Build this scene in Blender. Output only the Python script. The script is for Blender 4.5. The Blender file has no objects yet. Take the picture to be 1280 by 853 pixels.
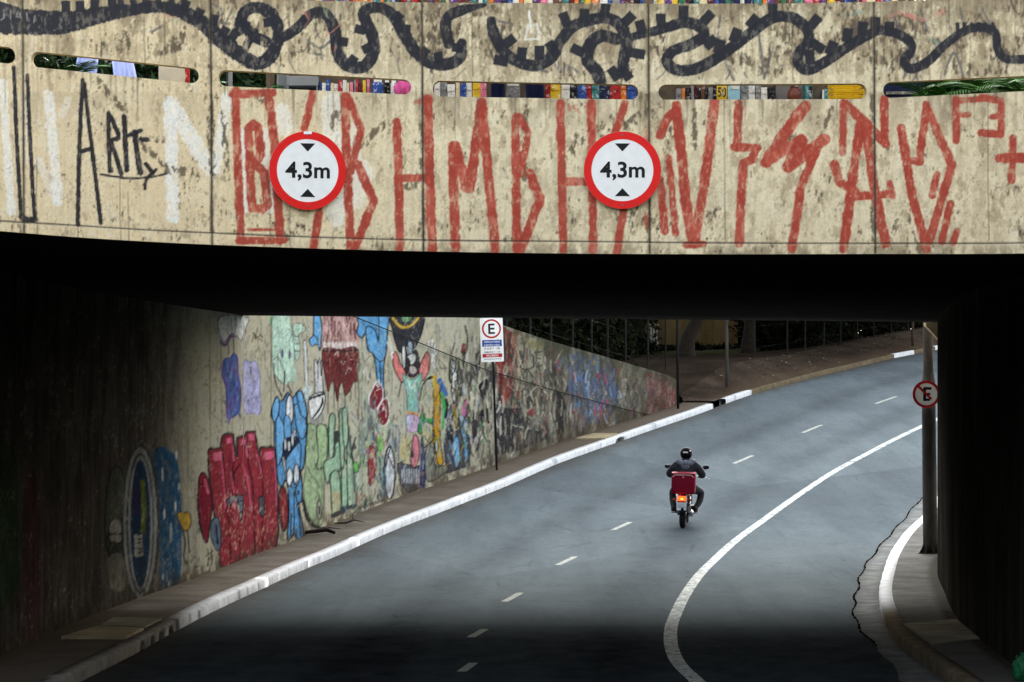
import bpy, bmesh, math, random
import numpy as np
from mathutils import Vector, Matrix

random.seed(7)
rng = np.random.default_rng(11)
PI = math.pi
R = math.radians
SC = bpy.context.scene
COL = SC.collection

# ------------------------------------------------------------------ camera model (photo is 1280 x 853)
F, EYE, HV = 4000.0, 3.16, 500.0


def W(u, v, d):
    return Vector(((u - 640.0) * d / F, d, EYE + (HV - v) * d / F))


# road long-profile: flat in the underpass, then climbing away
_pd = np.array([-80, 45, 52, 59.7, 66.7, 74.5, 82.3, 90, 98, 108, 118, 135, 170, 260, 420], float)
_pz = np.array([0, 0, .05, .22, .60, 1.10, 1.74, 2.45, 3.16, 4.0, 4.7, 5.6, 6.5, 7.6, 8.0], float)
_gd = np.arange(-80, 421, .25)
_gz = np.interp(_gd, _pd, _pz)
_k = np.exp(-np.linspace(-2.2, 2.2, 33) ** 2)
_k /= _k.sum()
_gz = np.convolve(np.pad(_gz, 16, mode='edge'), _k, mode='valid')


def zr(y):
    return float(np.interp(y, _gd, _gz))


def G(u, v, dz=0.0):
    """point of the road surface (raised by dz) seen at photo pixel u, v"""
    ds = np.arange(8, 300, .02)
    f = EYE + (HV - v) * ds / F - np.interp(ds, _gd, _gz) - dz
    i = np.argmax(f <= 0)
    d = ds[i]
    return Vector(((u - 640.0) * d / F, d, zr(d) + dz))


def smooth_interp(xs, ys):
    """C1 interpolation through the points (Catmull-Rom on a non-uniform grid)"""
    xs, ys = np.asarray(xs, float), np.asarray(ys, float)
    m = np.gradient(ys, xs)

    def f(x):
        x = np.asarray(x, float)
        i = np.clip(np.searchsorted(xs, x) - 1, 0, len(xs) - 2)
        h = xs[i + 1] - xs[i]
        t = np.clip((x - xs[i]) / h, 0, 1)
        t2, t3 = t * t, t * t * t
        r = (2 * t3 - 3 * t2 + 1) * ys[i] + (t3 - 2 * t2 + t) * h * m[i] + (-2 * t3 + 3 * t2) * ys[i + 1] + (t3 - t2) * h * m[i + 1]
        r = np.where(x < xs[0], ys[0] + m[0] * (x - xs[0]), r)
        r = np.where(x > xs[-1], ys[-1] + m[-1] * (x - xs[-1]), r)
        return r
    return f


# ------------------------------------------------------------------ objects, labels
def tag(o, label=None, cat=None, group=None, kind=None):
    if label: o['label'] = label
    if cat: o['category'] = cat
    if group: o['group'] = group
    if kind: o['kind'] = kind
    return o


def thing(name, label, cat, loc=(0, 0, 0), rotz=0.0, group=None):
    o = bpy.data.objects.new(name, None)
    o.empty_display_size = .2
    o.location = loc
    o.rotation_euler = (0, 0, rotz)
    COL.objects.link(o)
    return tag(o, label, cat, group)


def link(name, me, mats, parent=None, off=None):
    o = bpy.data.objects.new(name, me)
    for m in (mats if isinstance(mats, (list, tuple)) else [mats]):
        me.materials.append(m)
    COL.objects.link(o)
    if parent is not None:
        o.parent = parent
    if off is not None:
        o.location = off
    return o


def obj(name, bm, mats, parent=None, smooth=False, loc=None):
    bmesh.ops.recalc_face_normals(bm, faces=bm.faces)
    me = bpy.data.meshes.new(name)
    bm.to_mesh(me)
    bm.free()
    if smooth:
        me.polygons.foreach_set('use_smooth', [True] * len(me.polygons))
    return link(name, me, mats, parent, loc)


def fast_mesh(name, verts, quads, mats, parent=None, mat_idx=None, colors=None, smooth=False, attrs=None):
    verts = np.asarray(verts, np.float32)
    quads = np.asarray(quads, np.int32)
    n = quads.shape[1]
    me = bpy.data.meshes.new(name)
    me.vertices.add(len(verts))
    me.vertices.foreach_set('co', verts.ravel())
    me.loops.add(quads.size)
    me.loops.foreach_set('vertex_index', quads.ravel())
    me.polygons.add(len(quads))
    me.polygons.foreach_set('loop_start', np.arange(0, quads.size, n, dtype=np.int32))
    me.polygons.foreach_set('loop_total', np.full(len(quads), n, np.int32))
    if mat_idx is not None:
        me.polygons.foreach_set('material_index', np.asarray(mat_idx, np.int32))
    if smooth:
        me.polygons.foreach_set('use_smooth', np.ones(len(quads), bool))
    if colors is not None:
        a = me.color_attributes.new('paint', 'FLOAT_COLOR', 'POINT')
        a.data.foreach_set('color', np.asarray(colors, np.float32).ravel())
    for k, vals in (attrs or {}).items():
        a = me.attributes.new(k, 'FLOAT', 'POINT')
        a.data.foreach_set('value', np.asarray(vals, np.float32).ravel())
    me.update(calc_edges=True)
    me.validate()
    return link(name, me, mats, parent)


def grid_faces(nr, nc, base=0, flip=False):
    i = np.arange(nr - 1)[:, None] * nc + np.arange(nc - 1)[None, :]
    q = np.stack([i, i + 1, i + nc + 1, i + nc], -1).reshape(-1, 4) + base
    return q[:, ::-1] if flip else q


# ------------------------------------------------------------------ bmesh shapes
def frame(d):
    d = Vector(d).normalized()
    a = Vector((0, 0, 1)) if abs(d.z) < .9 else Vector((1, 0, 0))
    x = d.cross(a).normalized()
    return x, d.cross(x).normalized()


def add_tube(bm, pts, rad, seg=10, caps=True):
    pts = [Vector(p) for p in pts]
    rad = rad if isinstance(rad, (list, tuple)) else [rad] * len(pts)
    rings = []
    px = None
    for i, p in enumerate(pts):
        d = pts[min(i + 1, len(pts) - 1)] - pts[max(i - 1, 0)]
        x, y = frame(d)
        if px is not None:
            x = (px - d.normalized() * px.dot(d.normalized())).normalized()
            y = d.normalized().cross(x)
        px = x
        rings.append([bm.verts.new(p + x * (rad[i] * math.cos(2 * PI * k / seg)) + y * (rad[i] * math.sin(2 * PI * k / seg))) for k in range(seg)])
    for a, b in zip(rings, rings[1:]):
        for k in range(seg):
            bm.faces.new((a[k], a[(k + 1) % seg], b[(k + 1) % seg], b[k]))
    if caps:
        bm.faces.new(rings[0][::-1])
        bm.faces.new(rings[-1])
    return bm


def add_box(bm, c, size, rot=None, bevel=0.0):
    t = bmesh.new()
    bmesh.ops.create_cube(t, size=1)
    bmesh.ops.scale(t, vec=size, verts=t.verts)
    if bevel:
        bmesh.ops.bevel(t, geom=t.edges[:], offset=bevel, segments=2, affect='EDGES', profile=.6)
    M = Matrix.Translation(c) @ (rot.to_4x4() if rot is not None else Matrix())
    bmesh.ops.transform(t, matrix=M, verts=t.verts)
    merge(bm, t)
    return bm


def merge(bm, t):
    me = bpy.data.meshes.new('tmp')
    t.to_mesh(me)
    t.free()
    bm.from_mesh(me)
    bpy.data.meshes.remove(me)


def add_ell(bm, c, r, seg=16, rings=10, rot=None):
    t = bmesh.new()
    bmesh.ops.create_uvsphere(t, u_segments=seg, v_segments=rings, radius=1)
    bmesh.ops.scale(t, vec=r, verts=t.verts)
    M = Matrix.Translation(c) @ (rot.to_4x4() if rot is not None else Matrix())
    bmesh.ops.transform(t, matrix=M, verts=t.verts)
    merge(bm, t)
    return bm


def add_torus(bm, c, R1, r2, axis='X', seg=28, sec=10, sx=1.0):
    rings = []
    for i in range(seg):
        a = 2 * PI * i / seg
        ring = []
        for k in range(sec):
            b = 2 * PI * k / sec
            rr = R1 + r2 * math.cos(b)
            w = r2 * math.sin(b) * sx
            p = {'X': (w, rr * math.cos(a), rr * math.sin(a)), 'Y': (rr * math.cos(a), w, rr * math.sin(a)), 'Z': (rr * math.cos(a), rr * math.sin(a), w)}[axis]
            ring.append(bm.verts.new(Vector(c) + Vector(p)))
        rings.append(ring)
    for i in range(seg):
        A, B = rings[i], rings[(i + 1) % seg]
        for k in range(sec):
            bm.faces.new((A[k], A[(k + 1) % sec], B[(k + 1) % sec], B[k]))
    return bm


def add_prism(bm, poly, h, M=None):
    """poly: 2D outline in local x,y, extruded by h along local z, then moved by M"""
    M = M or Matrix()
    a = [bm.verts.new(M @ Vector((x, y, 0))) for x, y in poly]
    b = [bm.verts.new(M @ Vector((x, y, h))) for x, y in poly]
    n = len(poly)
    bm.faces.new(a[::-1])
    bm.faces.new(b)
    for k in range(n):
        bm.faces.new((a[k], a[(k + 1) % n], b[(k + 1) % n], b[k]))
    return bm


def add_annulus(bm, r0, r1, h, M, seg=64):
    v = []
    for z in (0, h):
        for r in (r0, r1):
            v.append([bm.verts.new(M @ Vector((r * math.cos(2 * PI * k / seg), r * math.sin(2 * PI * k / seg), z))) for k in range(seg)])
    b0, b1, t0, t1 = v
    for k in range(seg):
        j = (k + 1) % seg
        bm.faces.new((t0[k], t1[k], t1[j], t0[j]))
        bm.faces.new((b1[k], b0[k], b0[j], b1[j]))
        bm.faces.new((b1[k], b1[j], t1[j], t1[k]))
        bm.faces.new((b0[j], b0[k], t0[k], t0[j]))
    return bm


def text_mesh(name, body, size, M, mat, parent=None, bold=0.0, spacing=1.0, width=None, depth=.001, height=None):
    cu = bpy.data.curves.new('txt', 'FONT')
    cu.body = body
    cu.size = size
    cu.align_x = 'CENTER'
    cu.align_y = 'CENTER'
    cu.offset = bold
    cu.extrude = depth
    cu.space_character = spacing
    o = bpy.data.objects.new('txt', cu)
    COL.objects.link(o)
    bpy.context.view_layer.update()
    dg = bpy.context.evaluated_depsgraph_get()
    me = bpy.data.meshes.new_from_object(o.evaluated_get(dg))
    bpy.data.objects.remove(o)
    bpy.data.curves.remove(cu)
    n = len(me.vertices)
    co = np.empty(n * 3, np.float32)
    me.vertices.foreach_get('co', co)
    co = co.reshape(-1, 3)
    lo, hi = co.min(0), co.max(0)
    co -= (lo + hi) / 2
    if width:
        co[:, 0] *= width / (hi[0] - lo[0])
    if height:
        co[:, 1] *= height / (hi[1] - lo[1])
    co[:, 2] += depth
    Mn = np.array(M)
    co = co @ Mn[:3, :3].T + Mn[:3, 3]
    me.vertices.foreach_set('co', co.astype(np.float32).ravel())
    me.name = name
    me.materials.clear()
    me.update()
    return link(name, me, mat, parent)


# ------------------------------------------------------------------ materials
def lin(c):
    c = np.asarray(c, float) / 255.0
    return np.where(c <= .04045, c / 12.92, ((c + .055) / 1.055) ** 2.4)


def S(r, g, b):
    return tuple(float(x) for x in lin((r, g, b)))


class NT:
    def __init__(self, name):
        self.m = bpy.data.materials.new(name)
        self.m.use_nodes = True
        self.t = self.m.node_tree
        self.n = self.t.nodes
        self.bsdf = self.n['Principled BSDF']
        self._co = None

    def new(self, kind, **kw):
        n = self.n.new(kind)
        for k, v in kw.items():
            setattr(n, k, v)
        return n

    def lk(self, a, b):
        self.t.links.new(a, b)

    def coord(self, scale=(1, 1, 1)):
        if self._co is None:
            self._co = self.new('ShaderNodeNewGeometry')
        mp = self.new('ShaderNodeMapping')
        mp.inputs['Scale'].default_value = scale
        self.lk(self._co.outputs['Position'], mp.inputs['Vector'])
        return mp.outputs['Vector']

    def noise(self, sc, detail=5, rough=.6, stretch=(1, 1, 1), dist=0.0):
        n = self.new('ShaderNodeTexNoise')
        n.inputs['Scale'].default_value = sc
        n.inputs['Detail'].default_value = detail
        n.inputs['Roughness'].default_value = rough
        n.inputs['Distortion'].default_value = dist
        self.lk(self.coord(stretch), n.inputs['Vector'])
        return n.outputs['Fac']

    def ramp(self, fac, stops):
        r = self.new('ShaderNodeValToRGB')
        e = r.color_ramp.elements
        while len(e) < len(stops): e.new(.5)
        for el, (p, c) in zip(e, stops):
            el.position = p
            el.color = (*c, 1) if len(c) == 3 else c
        self.lk(fac, r.inputs['Fac'])
        return r.outputs['Color']

    def mix(self, fac, a, b, mode='MIX'):
        n = self.new('ShaderNodeMix', data_type='RGBA', blend_type=mode)
        for sock, val in ((n.inputs[0], fac), (n.inputs[6], a), (n.inputs[7], b)):
            if isinstance(val, bpy.types.NodeSocket): self.lk(val, sock)
            elif isinstance(val, (int, float)): sock.default_value = val
            else: sock.default_value = (*val, 1)
        return n.outputs[2]

    def math(self, op, a, b=0.0, clamp=False):
        n = self.new('ShaderNodeMath', operation=op, use_clamp=clamp)
        for sock, val in ((n.inputs[0], a), (n.inputs[1], b)):
            if isinstance(val, bpy.types.NodeSocket): self.lk(val, sock)
            else: sock.default_value = val
        return n.outputs[0]

    def attr(self, name, out='Fac'):
        n = self.new('ShaderNodeAttribute', attribute_name=name)
        return n.outputs[out]

    def bump(self, h, strength=.3, dist=.01):
        b = self.new('ShaderNodeBump')
        b.inputs['Strength'].default_value = strength
        b.inputs['Distance'].default_value = dist
        self.lk(h, b.inputs['Height'])
        self.lk(b.outputs['Normal'], self.bsdf.inputs['Normal'])

    def done(self, color, rough=.8, metal=0.0, spec=None, emit=None):
        for k, v in (('Base Color', color), ('Roughness', rough), ('Metallic', metal)):
            s = self.bsdf.inputs[k]
            if isinstance(v, bpy.types.NodeSocket): self.lk(v, s)
            elif isinstance(v, (int, float)): s.default_value = v
            else: s.default_value = (*v, 1)
        if spec is not None:
            self.bsdf.inputs['Specular IOR Level'].default_value = spec
        if emit:
            self.bsdf.inputs['Emission Color'].default_value = (*emit[0], 1)
            self.bsdf.inputs['Emission Strength'].default_value = emit[1]
        return self.m


def simple(name, c, rough=.6, metal=0.0, var=.18, sc=9, spec=None, emit=None):
    t = NT(name)
    n = t.noise(sc, 4)
    a = tuple(x * (1 - var) for x in c)
    b = tuple(min(1, x * (1 + var)) for x in c)
    return t.done(t.ramp(n, [(.3, a), (.7, b)]), rough, metal, .18 if spec is None else spec, emit)


# ------------------------------------------------------------------ numpy noise and a paint canvas
def vnoise(h, w, sy, sx, r):
    gh, gw = int(h / sy) + 3, int(w / sx) + 3
    g = r.random((gh, gw))
    y = np.arange(h) / sy
    x = np.arange(w) / sx
    yi, xi = y.astype(int), x.astype(int)
    fy, fx = y - yi, x - xi
    fy = fy * fy * (3 - 2 * fy)
    fx = fx * fx * (3 - 2 * fx)
    rows = g[yi] * (1 - fy)[:, None] + g[yi + 1] * fy[:, None]
    return rows[:, xi] * (1 - fx) + rows[:, xi + 1] * fx


def fbm(h, w, sy, sx, seed, octaves=4, gain=.55):
    r = np.random.default_rng(seed)
    o = np.zeros((h, w))
    a, tot = 1.0, 0.0
    for k in range(octaves):
        o += a * vnoise(h, w, max(sy, 1.0), max(sx, 1.0), r)
        tot += a
        a *= gain
        sy, sx = sy / 2, sx / 2
    return o / tot


def sstep(a, b, x):
    t = np.clip((x - a) / (b - a), 0, 1)
    return t * t * (3 - 2 * t)


def catmull(pts, n=8, closed=False):
    P = [np.array(p, float) for p in pts]
    out = []
    m = len(P)
    rngk = range(m if closed else m - 1)
    for i in rngk:
        if closed:
            p0, p1, p2, p3 = P[(i - 1) % m], P[i], P[(i + 1) % m], P[(i + 2) % m]
        else:
            p0, p1, p2, p3 = P[max(i - 1, 0)], P[i], P[i + 1], P[min(i + 2, m - 1)]
        for k in range(n):
            t = k / n
            out.append(.5 * (2 * p1 + (p2 - p0) * t + (2 * p0 - 5 * p1 + 4 * p2 - p3) * t * t + (3 * p1 - p0 - 3 * p2 + p3) * t ** 3))
    if not closed: out.append(P[-1])
    return out


class Canvas:
    """paint laid on a wall, addressed in photo pixels; colours are sRGB paint colours 0..1"""

    def __init__(s, u0, v0, u1, v1, K, seed):
        s.u0, s.v0, s.K = u0, v0, K
        s.w, s.h = int((u1 - u0) * K), int((v1 - v0) * K)
        s.a = np.zeros((s.h, s.w, 3))
        s.tone = 0.0
        s.edge = fbm(s.h, s.w, 5 * K, 3 * K, seed, 3)
        s.fine = fbm(s.h, s.w, 2.2 * K, 1.4 * K, seed + 1, 2)
        s.wearn = fbm(s.h, s.w, 9 * K, 4 * K, seed + 2, 4, .7)

    def xy(s, p):
        return (p[0] - s.u0) * s.K, (p[1] - s.v0) * s.K

    def box(s, pts, pad):
        q = np.array([s.xy(p) for p in pts])
        x0, y0 = np.floor(q.min(0) - pad).astype(int)
        x1, y1 = np.ceil(q.max(0) + pad).astype(int)
        x0, y0, x1, y1 = max(x0, 0), max(y0, 0), min(x1, s.w), min(y1, s.h)
        if x1 <= x0 or y1 <= y0: return None
        return x0, y0, x1, y1, q

    def blend(s, b, al, col):
        x0, y0, x1, y1 = b
        c = np.asarray(col, float) / 255.0
        t = s.a[y0:y1, x0:x1]
        if s.tone:      # paint never covers evenly: thin and thick patches
            c = np.clip(c * (1 + s.tone * 2 * (s.wearn[y0:y1, x0:x1] - .5) + s.tone * (s.fine[y0:y1, x0:x1] - .5))[..., None], 0, 1)
        t += (c - t) * al[..., None]

    def stroke(s, pts, w, col, a=1.0, rough=.25, smooth=False, wear=.0, soft=1.0, dash=0):
        if smooth:
            if not isinstance(w, (int, float)):
                pts3 = catmull([(p[0], p[1], ww) for p, ww in zip(pts, w)])
                pts, w = [(p[0], p[1]) for p in pts3], [p[2] for p in pts3]
            else:
                pts = catmull(pts)
        if isinstance(w, (int, float)): w = [w] * len(pts)
        bb = s.box(pts, max(w) * s.K * .8 + 3)
        if bb is None: return
        x0, y0, x1, y1, q = bb
        X, Y = np.meshgrid(np.arange(x0, x1) + .5, np.arange(y0, y1) + .5)
        sd = np.full(X.shape, -1e9)
        for i in range(len(q) - 1):
            (ax, ay), (bx, by) = q[i], q[i + 1]
            dx, dy = bx - ax, by - ay
            L = dx * dx + dy * dy + 1e-9
            t = np.clip(((X - ax) * dx + (Y - ay) * dy) / L, 0, 1)
            dd = np.hypot(X - ax - t * dx, Y - ay - t * dy)
            ww = (w[i] + (w[i + 1] - w[i]) * t) * s.K / 2
            sd = np.maximum(sd, ww - dd)
        wm = max(w) * s.K
        sd = sd + (s.edge[y0:y1, x0:x1] - .5) * rough * wm + (s.fine[y0:y1, x0:x1] - .5) * rough * .5 * wm
        al = np.clip(sd / (1.2 * soft) + .5, 0, 1) * a
        if wear: al = al * (1 - sstep(.60 - wear * .25, .66 - wear * .2, s.wearn[y0:y1, x0:x1]) * min(1, wear * 2.5))
        s.blend((x0, y0, x1, y1), al, col)

    def fill(s, pts, col, a=1.0, smooth=True, wear=0.0, outline=None, ow=1.2, streak=0.0):
        if smooth: pts = catmull(pts, 6, True)
        bb = s.box(pts, 2)
        if bb is None: return
        x0, y0, x1, y1, q = bb
        X, Y = np.meshgrid(np.arange(x0, x1) + .5, np.arange(y0, y1) + .5)
        ins = np.zeros(X.shape, bool)
        n = len(q)
        for i in range(n):
            (ax, ay), (bx, by) = q[i], q[(i + 1) % n]
            if ay == by: continue
            c = (Y > min(ay, by)) & (Y <= max(ay, by))
            ins ^= c & (X < (bx - ax) * (Y - ay) / (by - ay) + ax)
        al = ins * a
        if wear: al = al * (1 - sstep(.60 - wear * .25, .66 - wear * .2, s.wearn[y0:y1, x0:x1]) * min(1, wear * 2.5))
        if streak: al = al * (1 - streak * sstep(.4, .65, s.edge[y0:y1, x0:x1]))
        s.blend((x0, y0, x1, y1), al, col)
        if outline is not None:
            s.stroke(list(pts) + [pts[0]], ow, outline, .9, .3)

    def ell(s, c, rx, ry, col, outline=None, ow=1.2, a=1.0, rot=0.0):
        pts = []
        for k in range(20):
            t = 2 * PI * k / 20
            x, y = rx * math.cos(t), ry * math.sin(t)
            pts.append((c[0] + x * math.cos(rot) - y * math.sin(rot), c[1] + x * math.sin(rot) + y * math.cos(rot)))
        if col is not None: s.fill(pts, col, a, False)
        if outline is not None: s.stroke(pts + [pts[0]], ow, outline, .9, .25)

    def scrabble(s, poly, n, pal, seed, lmin=4, lmax=16, wmin=1, wmax=4, slant=.15, a=.85):
        r = random.Random(seed)
        us, vs = [p[0] for p in poly], [p[1] for p in poly]
        for _ in range(n):
            for _k in range(20):
                x, y = r.uniform(min(us), max(us)), r.uniform(min(vs), max(vs))
                c = False
                for i in range(len(poly)):
                    (ax, ay), (bx, by) = poly[i], poly[(i + 1) % len(poly)]
                    if (ay > y) != (by > y) and x < (bx - ax) * (y - ay) / (by - ay) + ax: c = not c
                if c: break
            L = r.uniform(lmin, lmax)
            dx = r.gauss(0, slant) * L
            bend = r.gauss(0, .2) * L
            s.stroke([(x - dx / 2, y - L / 2), (x + bend * .4, y), (x + dx / 2, y + L / 2)], r.uniform(wmin, wmax), r.choice(pal), a * r.uniform(.6, 1), .5, True)

    def sample(s, u, v, gain=1.0):
        x = np.clip((np.asarray(u) - s.u0) * s.K - .5, 0, s.w - 1.001)
        y = np.clip((np.asarray(v) - s.v0) * s.K - .5, 0, s.h - 1.001)
        b = s.a
        b = (b + np.roll(b, 1, 0) + np.roll(b, 1, 1) + np.roll(np.roll(b, 1, 0), 1, 1)) / 4 if s.K > 1 else b
        xi, yi = x.astype(int), y.astype(int)
        fx, fy = (x - xi)[..., None], (y - yi)[..., None]
        c = (b[yi, xi] * (1 - fx) + b[yi, xi + 1] * fx) * (1 - fy) + (b[yi + 1, xi] * (1 - fx) + b[yi + 1, xi + 1] * fx) * fy
        c = lin(np.clip(c, 0, 1) * 255) * gain
        return np.concatenate([c, np.ones(c.shape[:-1] + (1,))], -1)
# ================================================================== overpass: curved parapet with pixacao paint
d_fas = smooth_interp([-420, -200, 40, 150, 263, 400, 527, 700, 900, 1080, 1180, 1280, 1480, 1720],
                      [22.8, 26.0, 29.2, 30.05, 30.75, 31.15, 31.38, 31.5, 31.5, 31.3, 30.9, 30.1, 27.9, 24.6])
v_top = smooth_interp([-400, 0, 263, 400, 527, 700, 900, 1092, 1180, 1280, 1700], [-75, -25, -5, 1.0, 3.2, 4.2, 4.8, 2.4, -.6, -5, -40])
v_grv = smooth_interp([-400, 0, 100, 170, 263, 400, 527, 700, 900, 1092, 1280, 1700], [238, 276, 282, 286.5, 291, 296.5, 300, 301.5, 303.5, 304, 303.5, 285])
v_low = smooth_interp([-400, 0, 100, 200, 263, 400, 527, 700, 900, 1092, 1280, 1700], [250, 289, 297, 303, 306, 311, 314.3, 317, 318, 317.6, 317, 297])
SLOTS = [(-240, 19, 34, 60, 56, 80.5), (39, 248.5, 64, 86, 83.5, 105), (273, 514, 87.5, 100, 107.5, 118.7), (541, 798, 101, 106, 120.8, 124.8),
         (823, 1083, 106, 104.6, 124.8, 124), (1104, 1345, 103.2, 92, 123, 111)]
SLOT_R = 10.0


def soffit_z(x):
    return 4.612 - .0095 * x


def slot_at(u):
    """(v of the slot's top edge, v of its bottom edge) or both the slot mid line outside"""
    for ua, ub, ta, tb, ba, bb in SLOTS:
        if ua <= u <= ub:
            t = (u - ua) / (ub - ua)
            top, bot = ta + (tb - ta) * t, ba + (bb - ba) * t
            mid, hf = (top + bot) / 2, (bot - top) / 2
            x = min(u - ua, ub - u)
            f = math.sqrt(max(0, 1 - ((SLOT_R - x) / SLOT_R) ** 2)) if x < SLOT_R else 1.0
            return mid - hf * f, mid + hf * f, True
    for (a, b) in zip(SLOTS, SLOTS[1:]):
        if a[1] < u < b[0]:
            t = (u - a[1]) / (b[0] - a[1])
            m = (a[3] + a[5]) / 2 * (1 - t) + (b[2] + b[4]) / 2 * t
            return m, m, False
    s = SLOTS[0] if u < 0 else SLOTS[-1]
    m = (s[2] + s[4]) / 2 if u < 0 else (s[3] + s[5]) / 2
    return m, m, False


# ---- the paint
cv = Canvas(-20, -30, 1300, 330, 2, 101)
h, w = cv.h, cv.w
Uc = np.linspace(-20, 1300, w)[None, :]
Vc = np.linspace(-30, 330, h)[:, None]
base_l, base_r = np.array([226, 205, 164.]), np.array([221, 206, 171.])
tt = sstep(150, 700, Uc)[..., None]
cv.a[:] = (base_l * (1 - tt) + base_r * tt) / 255
big = fbm(h, w, 60, 90, 3, 4)
mid = fbm(h, w, 26, 16, 4, 5, .6)
ver = fbm(h, w, 160, 5, 5, 3, .6)
ver2 = fbm(h, w, 90, 26, 6, 4)
fine = fbm(h, w, 5, 3, 7, 3, .7)
full = (0, 0, w, h)
right = sstep(380, 620, Uc)
upper = 1 - sstep(60, 112, Vc)
low = sstep(255, 300, Vc)


def rank(a):
    o = np.empty(a.size)
    o[np.argsort(a.ravel())] = np.linspace(0, 1, a.size)
    return o.reshape(a.shape)


def cover(a, c, soft=.015):
    """mask over the share c (a number or a map) of the surface where a is largest"""
    return sstep(1 - c - soft, 1 - c + soft, a)


flk = rank(fbm(h, w, 16, 6.5, 14, 5, .62) + .30 * fbm(h, w, 50, 70, 15, 3))
flk2 = rank(fbm(h, w, 22, 9, 17, 5, .6) + .35 * fbm(h, w, 40, 60, 18, 3))
bigr, midr, verr, ver2r = rank(big), rank(mid), rank(ver), rank(ver2)
foot = sstep(262, 300, Vc)
c1 = .72 * (.03 + .045 * right + upper * (.09 + .15 * right) + .06 * foot) * (.12 + 2.1 * sstep(.4, .95, rank(fbm(h, w, 60, 80, 41, 4))))
cv.blend(full, sstep(.45, .95, bigr) * .5, (232, 216, 178))
cv.blend(full, sstep(.55, .95, ver2r) * (.10 + .30 * upper + .10 * right), (176, 158, 124))
cv.blend(full, cover(midr, .22 + .1 * right + .2 * upper, .1) * (.08 + .22 * right + .24 * upper), (160, 144, 114))
cv.blend(full, sstep(.6, 1, verr) * (.10 + .26 * upper), (132, 116, 90))
cv.blend(full, cover(flk2, c1 * 2.2, .03) * (.30 + .22 * right), (164, 147, 116))
pat = rank(fbm(h, w, 46, 24, 43, 6, .62))
cv.blend(full, cover(pat, .035 + .05 * right + .10 * upper, .012) * (.45 + .2 * upper), (146, 128, 100))
cv.blend(full, cover(1 - pat, .05 + .03 * right, .012) * .5, (232, 220, 190))
cv.blend(full, cover(flk, c1, .008) * .75, (118, 103, 82))
cv.blend(full, cover(flk, c1 * .42, .006) * .8, (88, 77, 63))
# grime running down from the slots and from the coping
d_slot = np.clip((Vc - 118) / 50, 0, 1)
cv.blend(full, (1 - d_slot) * sstep(112, 118, Vc) * sstep(.35, .65, ver2) * .45 * (.4 + .6 * right), (120, 106, 84))
cv.blend(full, (1 - sstep(0, 34, Vc)) * sstep(.30, .62, ver2 * .6 + ver * .4) * .55, (112, 98, 76))
cv.blend(full, sstep(300, 318, Vc) * sstep(.3, .6, mid) * .5, (118, 106, 84))
cv.blend(full, np.clip((fine - .5) * 1.2, 0, 1) * .3, (95, 84, 68))
cv.blend(full, np.clip((.5 - fine) * 1.2, 0, 1) * .3, (228, 216, 186))

RED, BLK, WHT, BRN = (168, 70, 54), (42, 43, 49), (236, 232, 220), (92, 80, 62)
cv.tone = .12
# old white lettering, half gone
for pts, ww, a in (([(212, 133), (214, 200), (216, 271)], 14, .85), ([(214, 131), (236, 168), (263, 212)], 17, .8), ([(284, 122), (277, 165), (269, 212)], 12, .75),
                   ([(4, 103), (8, 180), (14, 265)], 9, .75), ([(60, 118), (66, 180), (72, 252)], 11, .75), ([(85, 126), (78, 142)], 9, .4), ([(48, 200), (70, 250)], 9, .45), ([(30, 128), (33, 200)], 8, .35),
                   ([(352, 140), (356, 160)], 18, .6), ([(414, 125), (416, 190), (420, 272)], 20, .6), ([(440, 250), (455, 215)], 22, .55), ([(303, 165), (306, 262)], 7, .7), ([(330, 165), (338, 262)], 9, .6), ([(443, 160), (445, 200)], 12, .4)):
    cv.stroke(pts, ww * 1.15, WHT, min(1, a * 1.15), .35, True, .18)
# brown smears and scratches
for pts, ww in (([(122, 101), (138, 120), (152, 136)], 7), ([(210, 213), (236, 215), (259, 217)], 9), ([(157, 128), (158, 140)], 3), ([(155, 40), (161, 60)], 5), ([(262, 140), (266, 220)], 7), ([(280, 140), (283, 222)], 6),
                ([(213, 62), (226, 50)], 12), ([(420, 142), (418, 158)], 9), ([(455, 181), (466, 166), (486, 153)], 7), ([(711, 192), (728, 172), (752, 156)], 8), ([(659, 134), (652, 180), (650, 214)], 6), ([(562, 142), (567, 160)], 5),
                ([(652, 205), (655, 222)], 8), ([(1039, 134), (1028, 166)], 4), ([(867, 138), (868, 186)], 5), ([(176, 180), (190, 192), (204, 206)], 6), ([(191, 174), (205, 175)], 6), ([(508, 233), (528, 228)], 8), ([(525, 132), (530, 300)], 4),
                ([(808, 120), (811, 300)], 5), ([(1090, 120), (1092, 300)], 5), ([(264, 120), (265, 290)], 4), ([(798, 142), (770, 165)], 6), ([(930, 70), (950, 90)], 7), ([(985, 45), (990, 80)], 9), ([(620, 40), (632, 66)], 6)):
    cv.stroke(pts, ww * 1.25, BRN, .8, .7, True, .5)
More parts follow.
